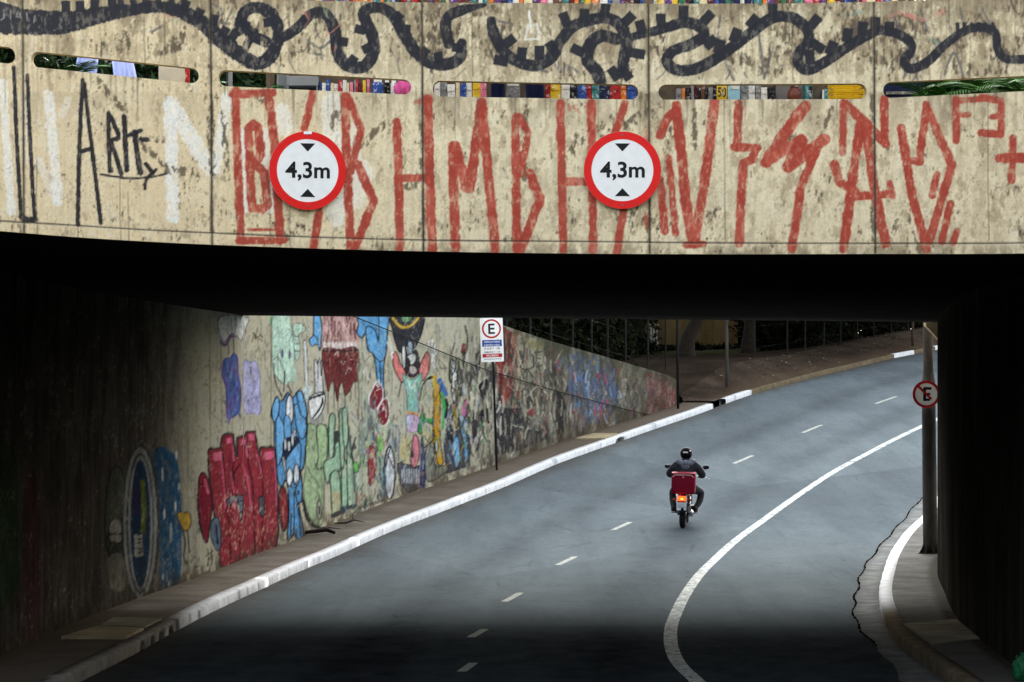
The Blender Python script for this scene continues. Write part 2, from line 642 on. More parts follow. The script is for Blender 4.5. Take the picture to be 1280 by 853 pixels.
# thin grey tags under the big line
GRY = (96, 94, 94)
for pts in ([(900, 20), (899, 60), (917, 100)], [(948, 40), (955, 96)], [(969, 50), (955, 98)], [(1180, 94), (1192, 66), (1204, 94)], [(1141, 70), (1146, 100)], [(1129, 100), (1136, 80)], [(676, 88), (684, 90)], [(698, 78), (700, 90), (708, 82), (712, 90)], [(714, 84), (722, 90)],
            [(190, 40), (196, 36), (204, 32)], [(265, 5), (280, 14), (268, 26), (286, 30)], [(276, 40), (292, 8)], [(384, 50), (400, 60), (416, 48)], [(386, 66), (408, 70)], [(1115, 15), (1126, 40)], [(1150, 12), (1160, 40)], [(1200, 10), (1205, 36)], [(1226, 8), (1240, 36)], [(740, 20), (736, 44)], [(610, 24), (640, 30)]):
    cv.stroke(pts, 3.2, GRY, .75, .4, True, .3)
for pts, c in (([(1110, 22), (1126, 16), (1150, 26)], (206, 128, 116)), ([(1130, 18), (1160, 24), (1178, 14)], (206, 138, 122)), ([(1190, 10), (1186, 22)], (150, 176, 150)), ([(390, 26), (398, 20)], (206, 128, 116)), ([(1165, 50), (1180, 60)], (150, 172, 150)), ([(1056, 20), (1075, 14)], (140, 160, 150)), ([(200, 20), (222, 18)], (206, 150, 122))):
    cv.stroke(pts, 5, c, .6, .6, True, .4)
cv.stroke([(661, 14), (664, 40)], 3, WHT, .9, .5)
cv.stroke([(656, 49), (673, 49), (672, 30), (660, 32), (656, 49)], 3, WHT, .8, .5, False, .3)


def teeth(lst, w_=9, L=11):
    w_ *= 1.25
    for x, y, ang in lst:
        a = R(ang + random.uniform(-8, 8))
        dx, dy = math.cos(a) * L / 2, math.sin(a) * L / 2
        ex, ey = -math.sin(a) * w_ / 2, math.cos(a) * w_ / 2
        cv.fill([(x - dx + ex, y - dy + ey), (x + dx + ex, y + dy + ey), (x + dx - ex, y + dy - ey), (x - dx - ex, y - dy - ey)], BLK, .95, False)


def line(pts, ww, wear=.14):
    ww = [x * 1.1 for x in (ww if isinstance(ww, list) else [ww] * len(pts))]
    cv.stroke(pts, ww, BLK, .97, .10, True, wear)


line([(-14, 20), (0, 22), (26, 27), (75, 28), (112, 22), (161, 12.5), (206, 9), (244, 23), (263, 38), (285, 57), (311, 76), (325, 79), (340, 68), (348, 41), (341, 20), (320, 9), (304, 18), (299, 38)],
     [34, 36, 30, 26, 20, 13.5, 14, 17, 18, 18, 16, 15, 15, 14, 14, 13, 14, 12])
line([(308, 36), (318, 46), (332, 52)], 13, .3)
line([(306, 60), (318, 40)], 9, .3)
line([(350, 49), (369, 37), (391, 17), (408, 19), (419, 41), (422, 66), (434, 82), (455, 83), (467, 64), (465, 44), (457, 26), (455, 15), (470, 9), (489, 17), (504, 41), (519, 64), (537, 78), (560, 80), (575, 71), (577, 54)], [11, 12, 12, 13, 14, 14, 14, 14, 14, 14, 14, 13, 12, 13, 14, 14, 14, 14, 13, 11])
line([(561, 54), (557, 38), (559, 22), (576, 13), (606, 6)], [13, 13, 12, 12, 4])
line([(614, 26), (617, 41), (629, 64), (647, 77), (670, 82), (689, 71), (700, 52), (715, 34), (737, 25), (760, 23), (777, 34), (783, 56), (779, 76), (777, 92)], [10, 13, 13, 13, 13, 14, 13, 13, 13, 13, 14, 14, 13, 10])
line([(771, 49), (752, 45), (738, 55), (734, 75), (746, 90), (752, 110)], [13, 14, 15, 14, 15, 12])
line([(791, 46), (809, 41), (829, 36), (855, 28), (875, 34), (879, 45), (862, 56), (842, 63), (833, 75), (844, 87), (870, 86), (904, 67), (937, 42), (964, 23), (990, 22), (1008, 36), (1010, 52), (999, 66), (998, 80), (1010, 87), (1035, 75), (1061, 57), (1085, 44), (1098, 38), (1118, 41), (1136, 51), (1139, 63), (1130, 76), (1138, 86), (1158, 78), (1180, 57), (1203, 40), (1226, 34), (1244, 42), (1247, 62), (1259, 74), (1296, 72)],
     [9, 10, 11, 13, 13, 13, 13, 12, 13, 13, 13, 13, 13, 13, 13, 13, 12, 13, 12, 13, 12, 12, 11, 11, 11, 11, 10, 11, 11, 11, 10, 10, 10, 10, 10, 10, 10])
teeth([(82, 8, 90), (100, 8, 90), (118, 6, 90), (140, 4, 90), (231, 7, 110), (248, 17, 120), (267, 25, 110), (280, 40, 120), (292, 44, 130), (305, 30, 30), (336, 28, 0), (450, 37, 20), (428, 52, 10), (459, 60, 150), (440, 76, 130), (506, 36, 10), (497, 22, 130), (530, 66, 120), (572, 60, 10), (548, 72, 80)], 9, 14)
teeth([(706, 24, 60), (730, 20, 100), (756, 13, 95), (785, 24, 140), (797, 67, 15), (782, 92, 60), (722, 63, 30), (674, 66, 85), (652, 68, 100), (636, 52, 140), (626, 76, 10), (690, 60, 60), (801, 34, 75), (768, 92, 60), (826, 26, 95), (854, 16, 95), (884, 22, 130), (888, 53, 140), (899, 58, 110), (919, 44, 110), (941, 27, 130), (966, 13, 90), (1018, 27, 125), (1022, 58, 30), (1012, 71, 90), (1039, 60, 110), (1059, 44, 100), (1078, 36, 90), (1094, 30, 90), (1112, 36, 90)], 10, 18)
for x in range(1196, 1246, 9): cv.stroke([(x, 30), (x + 1, 38)], 5, BLK, .9, .4)
for x in range(150, 232, 16): cv.stroke([(x, 1), (x + 2, 8)], 8, BLK, .9, .3)
for pts in ([(4, 12), (5, 22), (1, 25)], [(13, 13), (13, 24)], [(22, 14), (20, 21), (26, 22), (24, 16), (28, 26)], [(33, 16), (34, 26)], [(43, 20), (42, 28)]):
    cv.stroke(pts, 1.3, (180, 178, 172), .8, .3)

# black tags on the left
for pts, ww in (([(17, 84), (19, 130), (21, 180), (26, 268)], 3.8), ([(26, 270), (33, 275), (43, 274)], 6), ([(34, 94), (37.5, 180), (43, 272)], 3.8),
                ([(103, 100), (99, 187), (97, 281)], 4.2), ([(105, 105), (114, 180), (126, 279)], 4), ([(101, 189), (114, 186)], 4.2),
                ([(135, 141), (136, 180), (137, 214)], 4.2), ([(137, 144), (148, 170), (139, 177), (145, 196), (151, 217)], 4.4), ([(155, 146), (158, 212)], 5), ([(161, 169), (176, 163)], 4), ([(168, 166), (171, 190), (175, 216)], 5.4), ([(176, 174), (184, 175)], 4.5),
                ([(126, 218), (145, 221), (165, 223), (190, 221), (208, 217)], 2), ([(182, 205), (191, 216)], 4), ([(195, 212), (183, 224), (181, 236)], 3)):
    cv.stroke(pts, ww * 1.3, (40, 37, 40), .97, .3, True, .10)

# the tall red letters, put on with a roller
def red(pts, ww, a=.95, wear=.2):
    out = []
    for (p, q) in zip(pts, pts[1:]):
        n = max(1, int(math.hypot(q[0] - p[0], q[1] - p[1]) / 7))
        out += [(p[0] + (q[0] - p[0]) * k / n, p[1] + (q[1] - p[1]) * k / n) for k in range(n)]
    out.append(pts[-1])
    out = [(x + random.uniform(-.5, .5), y) for x, y in out]
    cv.stroke(out, [ww * random.uniform(.9, 1.08) for _ in out], RED, a, .14, False, wear)
    for k in range(1, len(out) - 1, 3):      # roller laps: a slightly denser band at each new start
        if random.random() < .6: cv.stroke([out[k], out[k + 1]], ww * 1.06, random.choice([(160, 54, 40), (196, 104, 84), (164, 58, 44)]), .4, .3)


for pts, ww in (([(294, 113), (296, 180), (301, 300)], 10.5), ([(290, 118), (341, 116)], 10), ([(335, 116), (343, 180), (350, 300)], 11), ([(299, 301), (355, 300)], 9.5), ([(309, 287), (343, 287)], 3.5),
                ([(311, 160), (317, 155), (323, 161), (326, 192), (319, 205), (330, 216), (334, 256), (328, 261), (315, 260), (312, 210), (310, 162)], 11),
                ([(391, 116), (380, 161)], 9.5), ([(399, 263), (391, 311)], 10), ([(431, 120), (433, 195), (438, 311)], 11), ([(434, 120), (451, 161), (438, 215)], 10), ([(447, 206), (467, 251), (444, 308)], 11),
                ([(496, 152), (498, 230), (500, 312)], 10.5), ([(500, 223), (534, 222)], 10), ([(534, 124), (536, 200), (540, 312)], 12), ([(566, 182), (567, 240), (569, 312)], 12), ([(569, 182), (582, 234)], 13), ([(587, 236), (602, 128)], 12.5), ([(602, 128), (610, 215), (619, 312)], 12),
                ([(644, 146), (645, 230), (646, 312)], 11), ([(649, 146), (660, 166), (650, 218)], 9), ([(662, 216), (675, 248), (651, 311)], 12), ([(700, 129), (702, 220), (704, 312)], 10.5), ([(704, 227), (735, 227)], 11), ([(739, 129), (740, 220), (741, 312)], 10.5),
                ([(781, 129), (769, 165)], 10), ([(779, 263), (771, 315)], 10.5), ([(825, 225), (831, 289)], 10), ([(836, 197), (844, 291)], 8.5), ([(825, 169), (834, 148), (845, 137)], 11), ([(845, 132), (852, 200), (858, 260), (866, 304)], 13), ([(868, 300), (881, 225), (893, 129)], 12.5), ([(857, 306), (880, 305)], 9),
                ([(923, 129), (921, 184)], 11), ([(917, 184), (946, 185)], 10), ([(944, 186), (940, 199), (929, 204), (926, 250), (924, 304)], 11), ([(1006, 133), (982, 165), (957, 203)], 15), ([(957, 203), (1001, 174)], 13), ([(1002, 176), (985, 209)], 15), ([(985, 209), (1030, 174)], 14), ([(1020, 188), (1001, 233), (990, 311)], 11),
                ([(1054, 128), (1053, 191)], 9.5), ([(1056, 130), (1080, 152), (1107, 180)], 12), ([(1105, 124), (1106, 180)], 11), ([(1076, 150), (1064, 233), (1054, 311)], 12), ([(1082, 158), (1092, 233), (1107, 304)], 12), ([(1043, 206), (1049, 228), (1068, 238)], 11.5), ([(1068, 246), (1114, 242)], 10), ([(1112, 229), (1116, 246)], 8),
                ([(1126, 161), (1139, 240), (1158, 311)], 11), ([(1139, 201), (1149, 202), (1158, 131)], 10), ([(1160, 139), (1190, 206)], 11), ([(1190, 206), (1161, 302)], 11), ([(1171, 218), (1165, 244)], 9), ([(1188, 255), (1177, 302)], 9.5), ([(1196, 289), (1191, 303)], 9),
                ([(1195, 124), (1195, 176)], 9.5), ([(1193, 126), (1227, 124)], 8), ([(1197, 144), (1210, 143)], 7), ([(1227, 122), (1251, 126), (1251, 168), (1226, 166)], 9.5), ([(1240, 146), (1251, 145)], 7.5), ([(1266, 173), (1264, 225)], 9.5), ([(1249, 198), (1299, 197)], 12)):
    red(pts, ww)
red([(700, 133), (740, 138)], 10, .45, .5)
red([(520, 128), (534, 126)], 9, .45, .5)
red([(808, 158), (808, 285)], 6, .5, .4)
cv.tone = 0
flk3 = rank(fbm(h, w, 3.4, 2.4, 45, 3, .6) + .25 * fbm(h, w, 30, 30, 46, 2))
cv.blend(full, cover(flk3, .012, .004) * sstep(110, 140, Vc) * .8, (214, 196, 158))      # chips that show the old coat through the letters
cv.blend(full, cover(1 - flk3, .014, .004) * .75, (84, 74, 60))
spk = random.Random(8)
cv.scrabble([(270, 4), (1275, 4), (1275, 98), (270, 98)], 90, [(80, 76, 72), (96, 90, 82), (60, 58, 60)], 47, 6, 24, .8, 2.2, .4, .6)
cv.scrabble([(380, 10), (420, 10), (420, 75), (380, 75)], 26, [(206, 128, 112), (96, 90, 82), (150, 160, 120), (70, 70, 72)], 48, 5, 18, .8, 2, .6, .8)
for _ in range(130):      # rain streaks from the coping and the slots
    u = spk.uniform(-10, 1290)
    v0 = spk.choice([float(v_top(u)), slot_at(u)[1]])
    L = spk.uniform(8, 60)
    cv.stroke([(u, v0), (u + spk.uniform(-.8, .8), v0 + L * .6), (u, v0 + L)], [spk.uniform(1.4, 4), 1.4, .5], (96, 84, 66), spk.uniform(.15, .5), .4, True)
# joints between panels, hair cracks, drip groove
for u in (28, 263, 527, 810, 1092):
    cv.stroke([(u - 1, -28), (u + 1, 150), (u + 2, 316)], 4.5, (110, 98, 78), .45, .5)
    cv.stroke([(u, -28), (u + 1, 150), (u + 2, 316)], 1.7, (40, 36, 32), .95, .15)
for u, a, b in ((46, 200, 300), (97, 270, 300), (150, 220, 310), (160, 240, 310), (337, 200, 300), (362, 255, 310), (700, 0, 100), (905, 120, 300), (990, 20, 100), (1235, 130, 300), (590, 10, 95), (205, 0, 60), (180, 20, 80)):
    cv.stroke([(u, a), (u + random.uniform(-1, 1), (a + b) / 2), (u + 1, b)], .9, (78, 68, 56), .7, .2)
cv.stroke([(u, float(v_grv(u))) for u in range(-18, 1300, 20)], 1.5, (46, 40, 34), .92, .2)
cv.stroke([(u, float(v_grv(u)) + 2.2) for u in range(-18, 1300, 20)], 1.6, (214, 202, 170), .35, .4)

# ---- materials
t = NT('painted_parapet_concrete')
n1 = t.noise(38, 6, .65)
n2 = t.noise(9, 5, .6, (1, 1, .35))
c = t.mix(1.0, t.attr('paint', 'Color'), t.ramp(n1, [(.25, (.88, .88, .88)), (.75, (1.08, 1.08, 1.08))]), 'MULTIPLY')
t.bump(t.math('ADD', n1, n2), .2, .008)
M_PARAPET = t.done(c, .88, spec=.25)


def concrete(name, c, dark=.6, sc=3.0, rough=.9, streak=(1, 1, .2), light=1.25):
    t = NT(name)
    a = t.noise(sc, 7, .65, streak)
    b = t.noise(sc * 11, 4, .6)
    col = t.ramp(a, [(.28, tuple(x * dark for x in c)), (.5, c), (.75, tuple(min(1, x * light) for x in c))])
    col = t.mix(1.0, col, t.ramp(b, [(.3, (.8, .8, .8)), (.7, (1.1, 1.1, 1.1))]), 'MULTIPLY')
    t.bump(t.math('ADD', a, b), .4, .015)
    return t.done(col, rough, spec=0.0)


M_PCONC = concrete('parapet_plain_concrete', S(176, 160, 128), .7)
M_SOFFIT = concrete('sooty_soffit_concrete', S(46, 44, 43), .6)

# ---- geometry of the parapet
def cols_for(step):
    us = list(np.arange(-60, 1342, step))
    us += list(np.arange(-420, -60, 20)) + list(np.arange(1344, 1721, 20))
    for s in SLOTS:
        for e, sg in ((s[0], 1), (s[1], -1)):
            us += [e + sg * x for x in (.0005, .15, .5, 1.1, 2.0, 3.2, 4.6, 6.2, 8, 10)]
    return sorted(set(round(float(x), 4) for x in us))


def fascia_grid(us, nu, nl, back=0.0):
    us = np.array(us)
    d = d_fas(us)
    sl = np.array([slot_at(u)[:2] for u in us])
    vt, vl = v_top(us), v_low(us)

    def band(va, vb, n):
        k = np.linspace(0, 1, n)[:, None]
        v = va[None, :] * (1 - k) + vb[None, :] * k
        uu = np.broadcast_to(us[None, :], v.shape)
        dd = np.broadcast_to(d[None, :], v.shape)
        P = np.stack([(uu - 640) * dd / F, dd + back, EYE + (HV - v) * dd / F], -1)
        return P.reshape(-1, 3), uu.ravel(), v.ravel()
    a = band(vt, sl[:, 0], nu)
    b = band(sl[:, 1], vl, nl)
    return a, b, len(us)


overpass = thing('overpass', 'concrete overpass with a long slotted parapet painted with red letters and a black wavy line', 'overpass', (0, 31.5, 0))
TH = .15
us = cols_for(1.25)
A, B, nc = fascia_grid(us, 86, 156)
nA = len(A[0])
V = [A[0], B[0]]
Q = [grid_faces(86, nc, 0, True), grid_faces(156, nc, nA, True)]
Cc = [cv.sample(A[1], A[2], 1.12), cv.sample(B[1], B[2], 1.12)]
MI = [np.zeros(len(Q[0]), int), np.zeros(len(Q[1]), int)]
off = nA + len(B[0])
plain = np.array([[*S(176, 160, 128), 1.0]])


def add_sheet(P, q, mi):
    global off
    V.append(P)
    Q.append(q + off)
    MI.append(np.full(len(q), mi))
    Cc.append(np.repeat(plain, len(P), 0))
    off += len(P)


us2 = cols_for(10)
A2, B2, nc2 = fascia_grid(us2, 4, 6, TH)
add_sheet(A2[0], grid_faces(4, nc2, 0), 1)
add_sheet(B2[0], grid_faces(6, nc2, 0), 1)
dv = np.array([0, TH, 0])
for s in SLOTS:           # the faces inside each slot
    uu = [u for u in us if s[0] <= u <= s[1]]
    top = [(u, slot_at(u)[0]) for u in uu]
    bot = [(u, slot_at(u)[1]) for u in uu]
    path = top + bot[::-1]
    P = np.array([W(u, v, float(d_fas(u))) for u, v in path])
    n = len(P)
    q = np.array([[k, (k + 1) % n, (k + 1) % n + n, k + n] for k in range(n)])
    add_sheet(np.concatenate([P, P + dv]), q, 1)
for vf, fl in ((v_top, False), (v_low, True)):     # coping and underside
    P = np.array([W(u, float(vf(u)), float(d_fas(u))) for u in us2])
    n = len(P)
    q = np.array([[k, k + 1, k + 1 + n, k + n] for k in range(n - 1)])
    add_sheet(np.concatenate([P, P + dv]), q[:, ::-1] if fl else q, 1)
base = np.array([0, 31.5, 0])
parapet = fast_mesh('parapet_wall', np.concatenate(V) - base, np.concatenate(Q), [M_PARAPET, M_PCONC], overpass, np.concatenate(MI), np.concatenate(Cc))

# ---- deck: solid slab between near parapet and far edge
YFAR = 57.3
us3 = list(range(-420, 1721, 20))
npnt = [W(u, 300, float(d_fas(u))) for u in us3]
nn = len(us3)
top, bot = [], []
for k, p in enumerate(npnt):
    xf = -17 + 34 * k / (nn - 1)
    for s in range(9):
        f = s / 8
        x, y = p.x + (xf - p.x) * f, p.y + TH + .003 + (YFAR - p.y - TH) * f
        bot.append((x, y, soffit_z(x) + .012))
        top.append((x, y, 6.0 - .0095 * x))
P = np.array(bot + top)
q1 = grid_faces(nn, 9)
q2 = grid_faces(nn, 9, len(bot), True)
rim = [k * 9 for k in range(nn)] + [(nn - 1) * 9 + j for j in range(1, 9)] + [k * 9 + 8 for k in range(nn - 2, -1, -1)] + [j for j in range(7, 0, -1)]
m = len(rim)
q3 = np.array([[rim[i], rim[(i + 1) % m], rim[(i + 1) % m] + len(bot), rim[i] + len(bot)] for i in range(m)])
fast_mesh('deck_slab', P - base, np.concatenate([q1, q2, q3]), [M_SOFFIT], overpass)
bm = bmesh.new()
for k in range(-16, 16, 4):     # far parapet in panels with open joints between
    add_box(bm, Vector((k + 2, YFAR - .09, 6.47 - .0095 * k)), (3.98, .15, .9), bevel=.01)
obj('far_parapet', bm, M_PCONC, overpass, loc=-base)
# ================================================================== road, kerbs, sidewalks, terrain
def polyline(pixels, dz=0.0, near=None, far=None):
    """x as a smooth function of y through the ground points seen at these pixels"""
    pts = [G(u, v, dz) for u, v in pixels]
    pts = sorted([(p.y, p.x) for p in pts] + (near or []) + (far or []))
    return smooth_interp([p[0] for p in pts], [p[1] for p in pts])


x_kl = polyline([(100, 853), (170, 817), (215, 792), (260, 768), (320, 740), (410, 700), (501, 660), (570, 633), (640, 605), (705, 577), (775, 552), (870, 519), (942, 493), (1000, 477), (1060, 462), (1120, 447.5), (1180, 436)],
                near=[(-60, -5.6), (-20, -5.3), (15, -5.0)], far=[(150, 25.5), (175, 37), (230, 66)])
x_kr = polyline([(1181, 850), (1140, 822), (1122, 806), (1109, 786), (1101, 767), (1099, 748), (1105, 721), (1116, 694), (1132, 672), (1155, 650), (1170, 629)],
                near=[(-60, 3.4), (-20, 3.9), (15, 4.3)], far=[(82, 12.6), (92, 16.5), (104, 22), (120, 30.5), (150, 47), (230, 93)])
x_wl = polyline([(-60, 846), (0, 820), (115, 769), (200, 738), (276, 710), (330, 688.5), (380, 670), (440, 645), (520, 614), (590, 591), (640, 573), (690, 556), (740, 540), (780, 527), (830, 511.5), (848, 505)], .15,
                near=[(-60, -9.2), (-20, -9.0), (12, -8.6), (26, -7.7)], far=[(103, 7.2), (118, 11.3)])
KW = .2     # kerb width

# ---- materials
t = NT('asphalt')
a = t.noise(.55, 6, .6, (1, .22, 1))
b = t.noise(60, 3, .7)
cst = t.noise(2.2, 6, .7, (1, .5, 1))
col = t.ramp(a, [(.3, S(80, 87, 91)), (.52, S(87, 95, 99)), (.75, S(95, 103, 107))])
col = t.mix(1.0, col, t.ramp(b, [(.3, (.72, .72, .72)), (.7, (1.2, 1.2, 1.2))]), 'MULTIPLY')
col = t.mix(t.math('MULTIPLY', t.ramp(cst, [(.5, (0, 0, 0)), (.66, (1, 1, 1))]), .18), col, S(60, 67, 72))
col = t.mix(t.math('MULTIPLY', t.attr('oil_shade'), t.math('ADD', .45, t.math('MULTIPLY', cst, .7))), col, S(22, 24, 28))
col = t.mix(t.math('MULTIPLY', t.attr('dust'), t.math('ADD', .15, cst), True), col, S(66, 58, 47))
gr = t.noise(9, 4, .75)
col = t.mix(1.0, col, t.ramp(gr, [(.3, (.88, .88, .88)), (.7, (1.1, 1.1, 1.1))]), 'MULTIPLY')
vp = t.new('ShaderNodeTexVoronoi', feature='F1')
vp.inputs['Scale'].default_value = .16
t.lk(t.coord((1, .35, 1)), vp.inputs['Vector'])
col = t.mix(1.0, col, t.ramp(vp.outputs['Color'], [(.2, (.88, .88, .88)), (.8, (1.08, 1.08, 1.08))]), 'MULTIPLY')
sk = t.noise(1.6, 5, .6, (1, .06, 1))       # rubbed-in streaks along the lanes
col = t.mix(t.math('MULTIPLY', t.ramp(sk, [(.48, (0, 0, 0)), (.64, (1, 1, 1))]), .22), col, S(58, 65, 70))
vo = t.new('ShaderNodeTexVoronoi', feature='DISTANCE_TO_EDGE')
vo.inputs['Scale'].default_value = .32
t.lk(t.coord((1, .6, 1)), vo.inputs['Vector'])
ck = t.math('MULTIPLY', t.ramp(vo.outputs['Distance'], [(.0, (1, 1, 1)), (.012, (0, 0, 0))]), t.ramp(t.noise(.35, 3), [(.52, (0, 0, 0)), (.58, (1, 1, 1))]))
col = t.mix(t.math('MULTIPLY', ck, .25), col, S(30, 33, 36))
t.bump(b, .35, .006)
M_ASPHALT = t.done(col, .95, spec=0.0)


def ground_mat(name, c1, c2, c3, sc=1.2, dust=S(84, 74, 60), rough=.92):
    t = NT(name)
    a = t.noise(sc, 7, .65)
    b = t.noise(sc * 24, 4, .7)
    col = t.ramp(a, [(.3, c1), (.5, c2), (.72, c3)])
    col = t.mix(1.0, col, t.ramp(b, [(.3, (.75, .75, .75)), (.7, (1.2, 1.2, 1.2))]), 'MULTIPLY')
    col = t.mix(t.math('MULTIPLY', t.attr('dust'), t.math('ADD', .3, a), True), col, dust)
    t.bump(t.math('ADD', a, b), .5, .02)
    return t.done(col, rough, spec=0.0)


M_WALK = ground_mat('sidewalk_concrete', S(80, 76, 70), S(98, 93, 86), S(116, 111, 104), 1.0, S(82, 73, 62))
M_WALKR = ground_mat('right_sidewalk_concrete', S(78, 79, 77), S(95, 95, 92), S(114, 113, 109), 1.3, S(56, 53, 48))
M_DIRT = ground_mat('bare_dirt', S(42, 36, 31), S(57, 49, 42), S(74, 64, 55), .7, S(76, 64, 52))
M_HUMUS = ground_mat('dark_humus', S(36, 31, 26), S(48, 41, 35), S(62, 53, 45), .7, S(54, 46, 38))
M_EARTH = ground_mat('earth', S(24, 28, 18), S(32, 36, 22), S(42, 44, 28), .15)
M_GUTTER = ground_mat('gutter_concrete', S(84, 88, 89), S(104, 107, 107), S(128, 130, 128), 2.2, S(66, 65, 62))

t = NT('kerb_paint')
a = t.noise(5, 6, .7)
b = t.noise(45, 4, .7)
pm = t.math('MULTIPLY', t.attr('white'), t.ramp(t.math('ADD', t.math('MULTIPLY', a, .6), t.math('MULTIPLY', b, .4)), [(.36, (.25, .25, .25)), (.44, (1, 1, 1))]))
bare = t.ramp(a, [(.3, S(74, 65, 52)), (.7, S(112, 101, 82))])
wht = t.ramp(a, [(.3, S(182, 185, 188)), (.7, S(208, 211, 214))])
t.bump(b, .4, .01)
M_KERB = t.done(t.mix(pm, bare, wht), .9, spec=0.0)

t = NT('road_paint')
a = t.noise(9, 6, .75)
b = t.noise(2.2, 3, .6)
M_LINE = t.done(t.mix(t.ramp(a, [(.42, (0, 0, 0)), (.50, (1, 1, 1))]), S(92, 99, 103), t.ramp(b, [(.3, S(158, 163, 162)), (.7, S(184, 188, 184))])), .85, spec=0.0)
t = NT('worn_road_paint')
a = t.noise(9, 6, .75)
M_LINE2 = t.done(t.mix(t.ramp(a, [(.36, (0, 0, 0)), (.5, (1, 1, 1))]), S(88, 95, 99), S(150, 154, 148)), .85, spec=0.0)
M_BLACK = simple('drain_dark', S(16, 15, 14), .95, spec=0.0)

# ---- ground sheet to the horizon
ys = np.concatenate([np.arange(-80, 0, 10), np.arange(0, 140, 2.5), np.arange(140, 420, 20)])
xs = np.concatenate([np.arange(-260, -20, 30), np.arange(-20, 60, 4), np.arange(60, 321, 30)])
Y, X = np.meshgrid(ys, xs, indexing='ij')
Z = np.interp(Y, _gd, _gz) - .08
# unseen banks and hill added beside and behind the camera to block low sky
side = np.maximum(-9.5 - X, X - 8.5)
Z = Z + np.where(Y < 27, np.clip(side / 4, 0, 1) * 6 + np.clip((side - 10) / 60, 0, 1) * 14, 0) + np.where(Y < -25, np.clip((-25 - Y) / 35, 0, 1) * 16, 0)
g = fast_mesh('ground', np.stack([X, Y, Z], -1).reshape(-1, 3), grid_faces(len(ys), len(xs)), M_EARTH, attrs={'dust': np.zeros(X.size)})
tag(g, kind='structure')

# ---- road
ys = np.concatenate([np.arange(-70, 25, 3), np.arange(25, 125, .4), np.arange(125, 231, 3)])
k = np.concatenate([np.linspace(0, .12, 8), np.linspace(.15, .85, 26), np.linspace(.88, 1, 8)])
xl, xr = x_kl(ys)[:, None] - .02, x_kr(ys)[:, None] + .02
X = xl + (xr - xl) * k[None, :]
Y = np.broadcast_to(ys[:, None], X.shape)
Z = np.interp(Y, _gd, _gz)
wob = np.interp(ys, np.arange(-70, 240, 1.3), np.random.default_rng(5).random(len(np.arange(-70, 240, 1.3))))[:, None]
dust = np.clip(1 - (X - xl) / (.5 + .7 * wob), 0, 1) ** 1.4 * .9 + np.clip(1 - (xr - X) / (.3 + .3 * wob), 0, 1) * .4
# oily drips along lane centres; the bridge's shade darkened into the underpass asphalt
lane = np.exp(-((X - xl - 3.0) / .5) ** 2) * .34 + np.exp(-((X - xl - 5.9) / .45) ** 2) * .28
bridge_shade = (1 - sstep(41.5, 45.5, Y + 1.2 * (wob - .5))) * .8
road = fast_mesh('road', np.stack([X, Y, Z], -1).reshape(-1, 3), grid_faces(len(ys), len(k)), M_ASPHALT, attrs={'dust': dust.ravel(), 'oil_shade': np.clip(lane + bridge_shade, 0, 1).ravel()}, smooth=True)
tag(road, kind='structure')


def ribbon(name, centre, width, mat, dz, parent=None, attrs=None):
    """flat strip along a list of ground points"""
    P = []
    for i, p in enumerate(centre):
        d = centre[min(i + 1, len(centre) - 1)] - centre[max(i - 1, 0)]
        n = Vector((d.y, -d.x, 0)).normalized()
        ww = width[i] if isinstance(width, (list, tuple)) else width
        for s in (-1, 1):
            q = p + n * (ww / 2 * s)
            P.append((q.x, q.y, zr(q.y) + dz))
    return fast_mesh(name, P, grid_faces(len(centre), 2), mat, parent, attrs=attrs)


for (a, b) in (((588.5, 797), (606, 787)), ((630.5, 752.5), (650.5, 741.5)), ((697, 706.5), (719, 696)), ((766, 663), (788, 653)), ((838, 622), (860, 612)), ((917.5, 579.8), (940.5, 569.8)), ((1003.5, 541.2), (1027, 531.6)), ((1094.5, 505), (1121, 495.8)), ((577, 840), (592, 829))):
    p, q = G(*a), G(*b)
    ribbon('lane_dash', [p + (q - p) * (i / 4) for i in range(5)], .115, M_LINE2, .004, road)
x_ml = polyline([(872, 853), (851, 833), (840, 812), (838, 797), (839, 784), (846, 765), (858, 742), (877, 716), (907, 687), (960, 646.5), (1040, 591.5), (1100, 559), (1180, 520.5), (1240, 494)], near=[(15, 1.9), (28, 2.0)], far=[(112, 20), (130, 28)])
ln = [Vector((float(x_ml(y)), y, 0)) for y in np.arange(10, 125, .5)]
ribbon('edge_line', ln, .18, M_LINE, .0045, road)

# gutter strip of pale concrete inside the right kerb, with the crack where the asphalt ends
x_cr = polyline([(1110, 826), (1085, 798), (1070, 778), (1067.5, 757), (1072, 736), (1077, 717), (1088, 699), (1102, 681), (1128, 652), (1155, 621), (1174, 606)], near=[(30, 3.95)])
ys = np.arange(34, 74, .25)
P = []
rr = random.Random(3)
for y in ys:
    x0 = float(x_cr(y)) + rr.uniform(-.012, .012) + .025 * math.sin(y * 1.7)
    x1 = float(x_kr(y)) + .01
    for f in (0, .33, .66, 1): P.append((x0 + (x1 - x0) * f, y, zr(y) + .004))
gut = fast_mesh('gutter', P, grid_faces(len(ys), 4), M_GUTTER, attrs={'dust': np.tile([.5, .1, .15, .6], len(ys))})
tag(gut, kind='structure')
crack = []
for y in np.arange(41, 73, .18):
    crack.append(Vector((float(x_cr(y)) + rr.uniform(-.008, .008) + .025 * math.sin(y * 1.7), y, 0)))
ribbon('crack', crack, [rr.uniform(.012, .05) for _ in crack], M_BLACK, .008, gut)


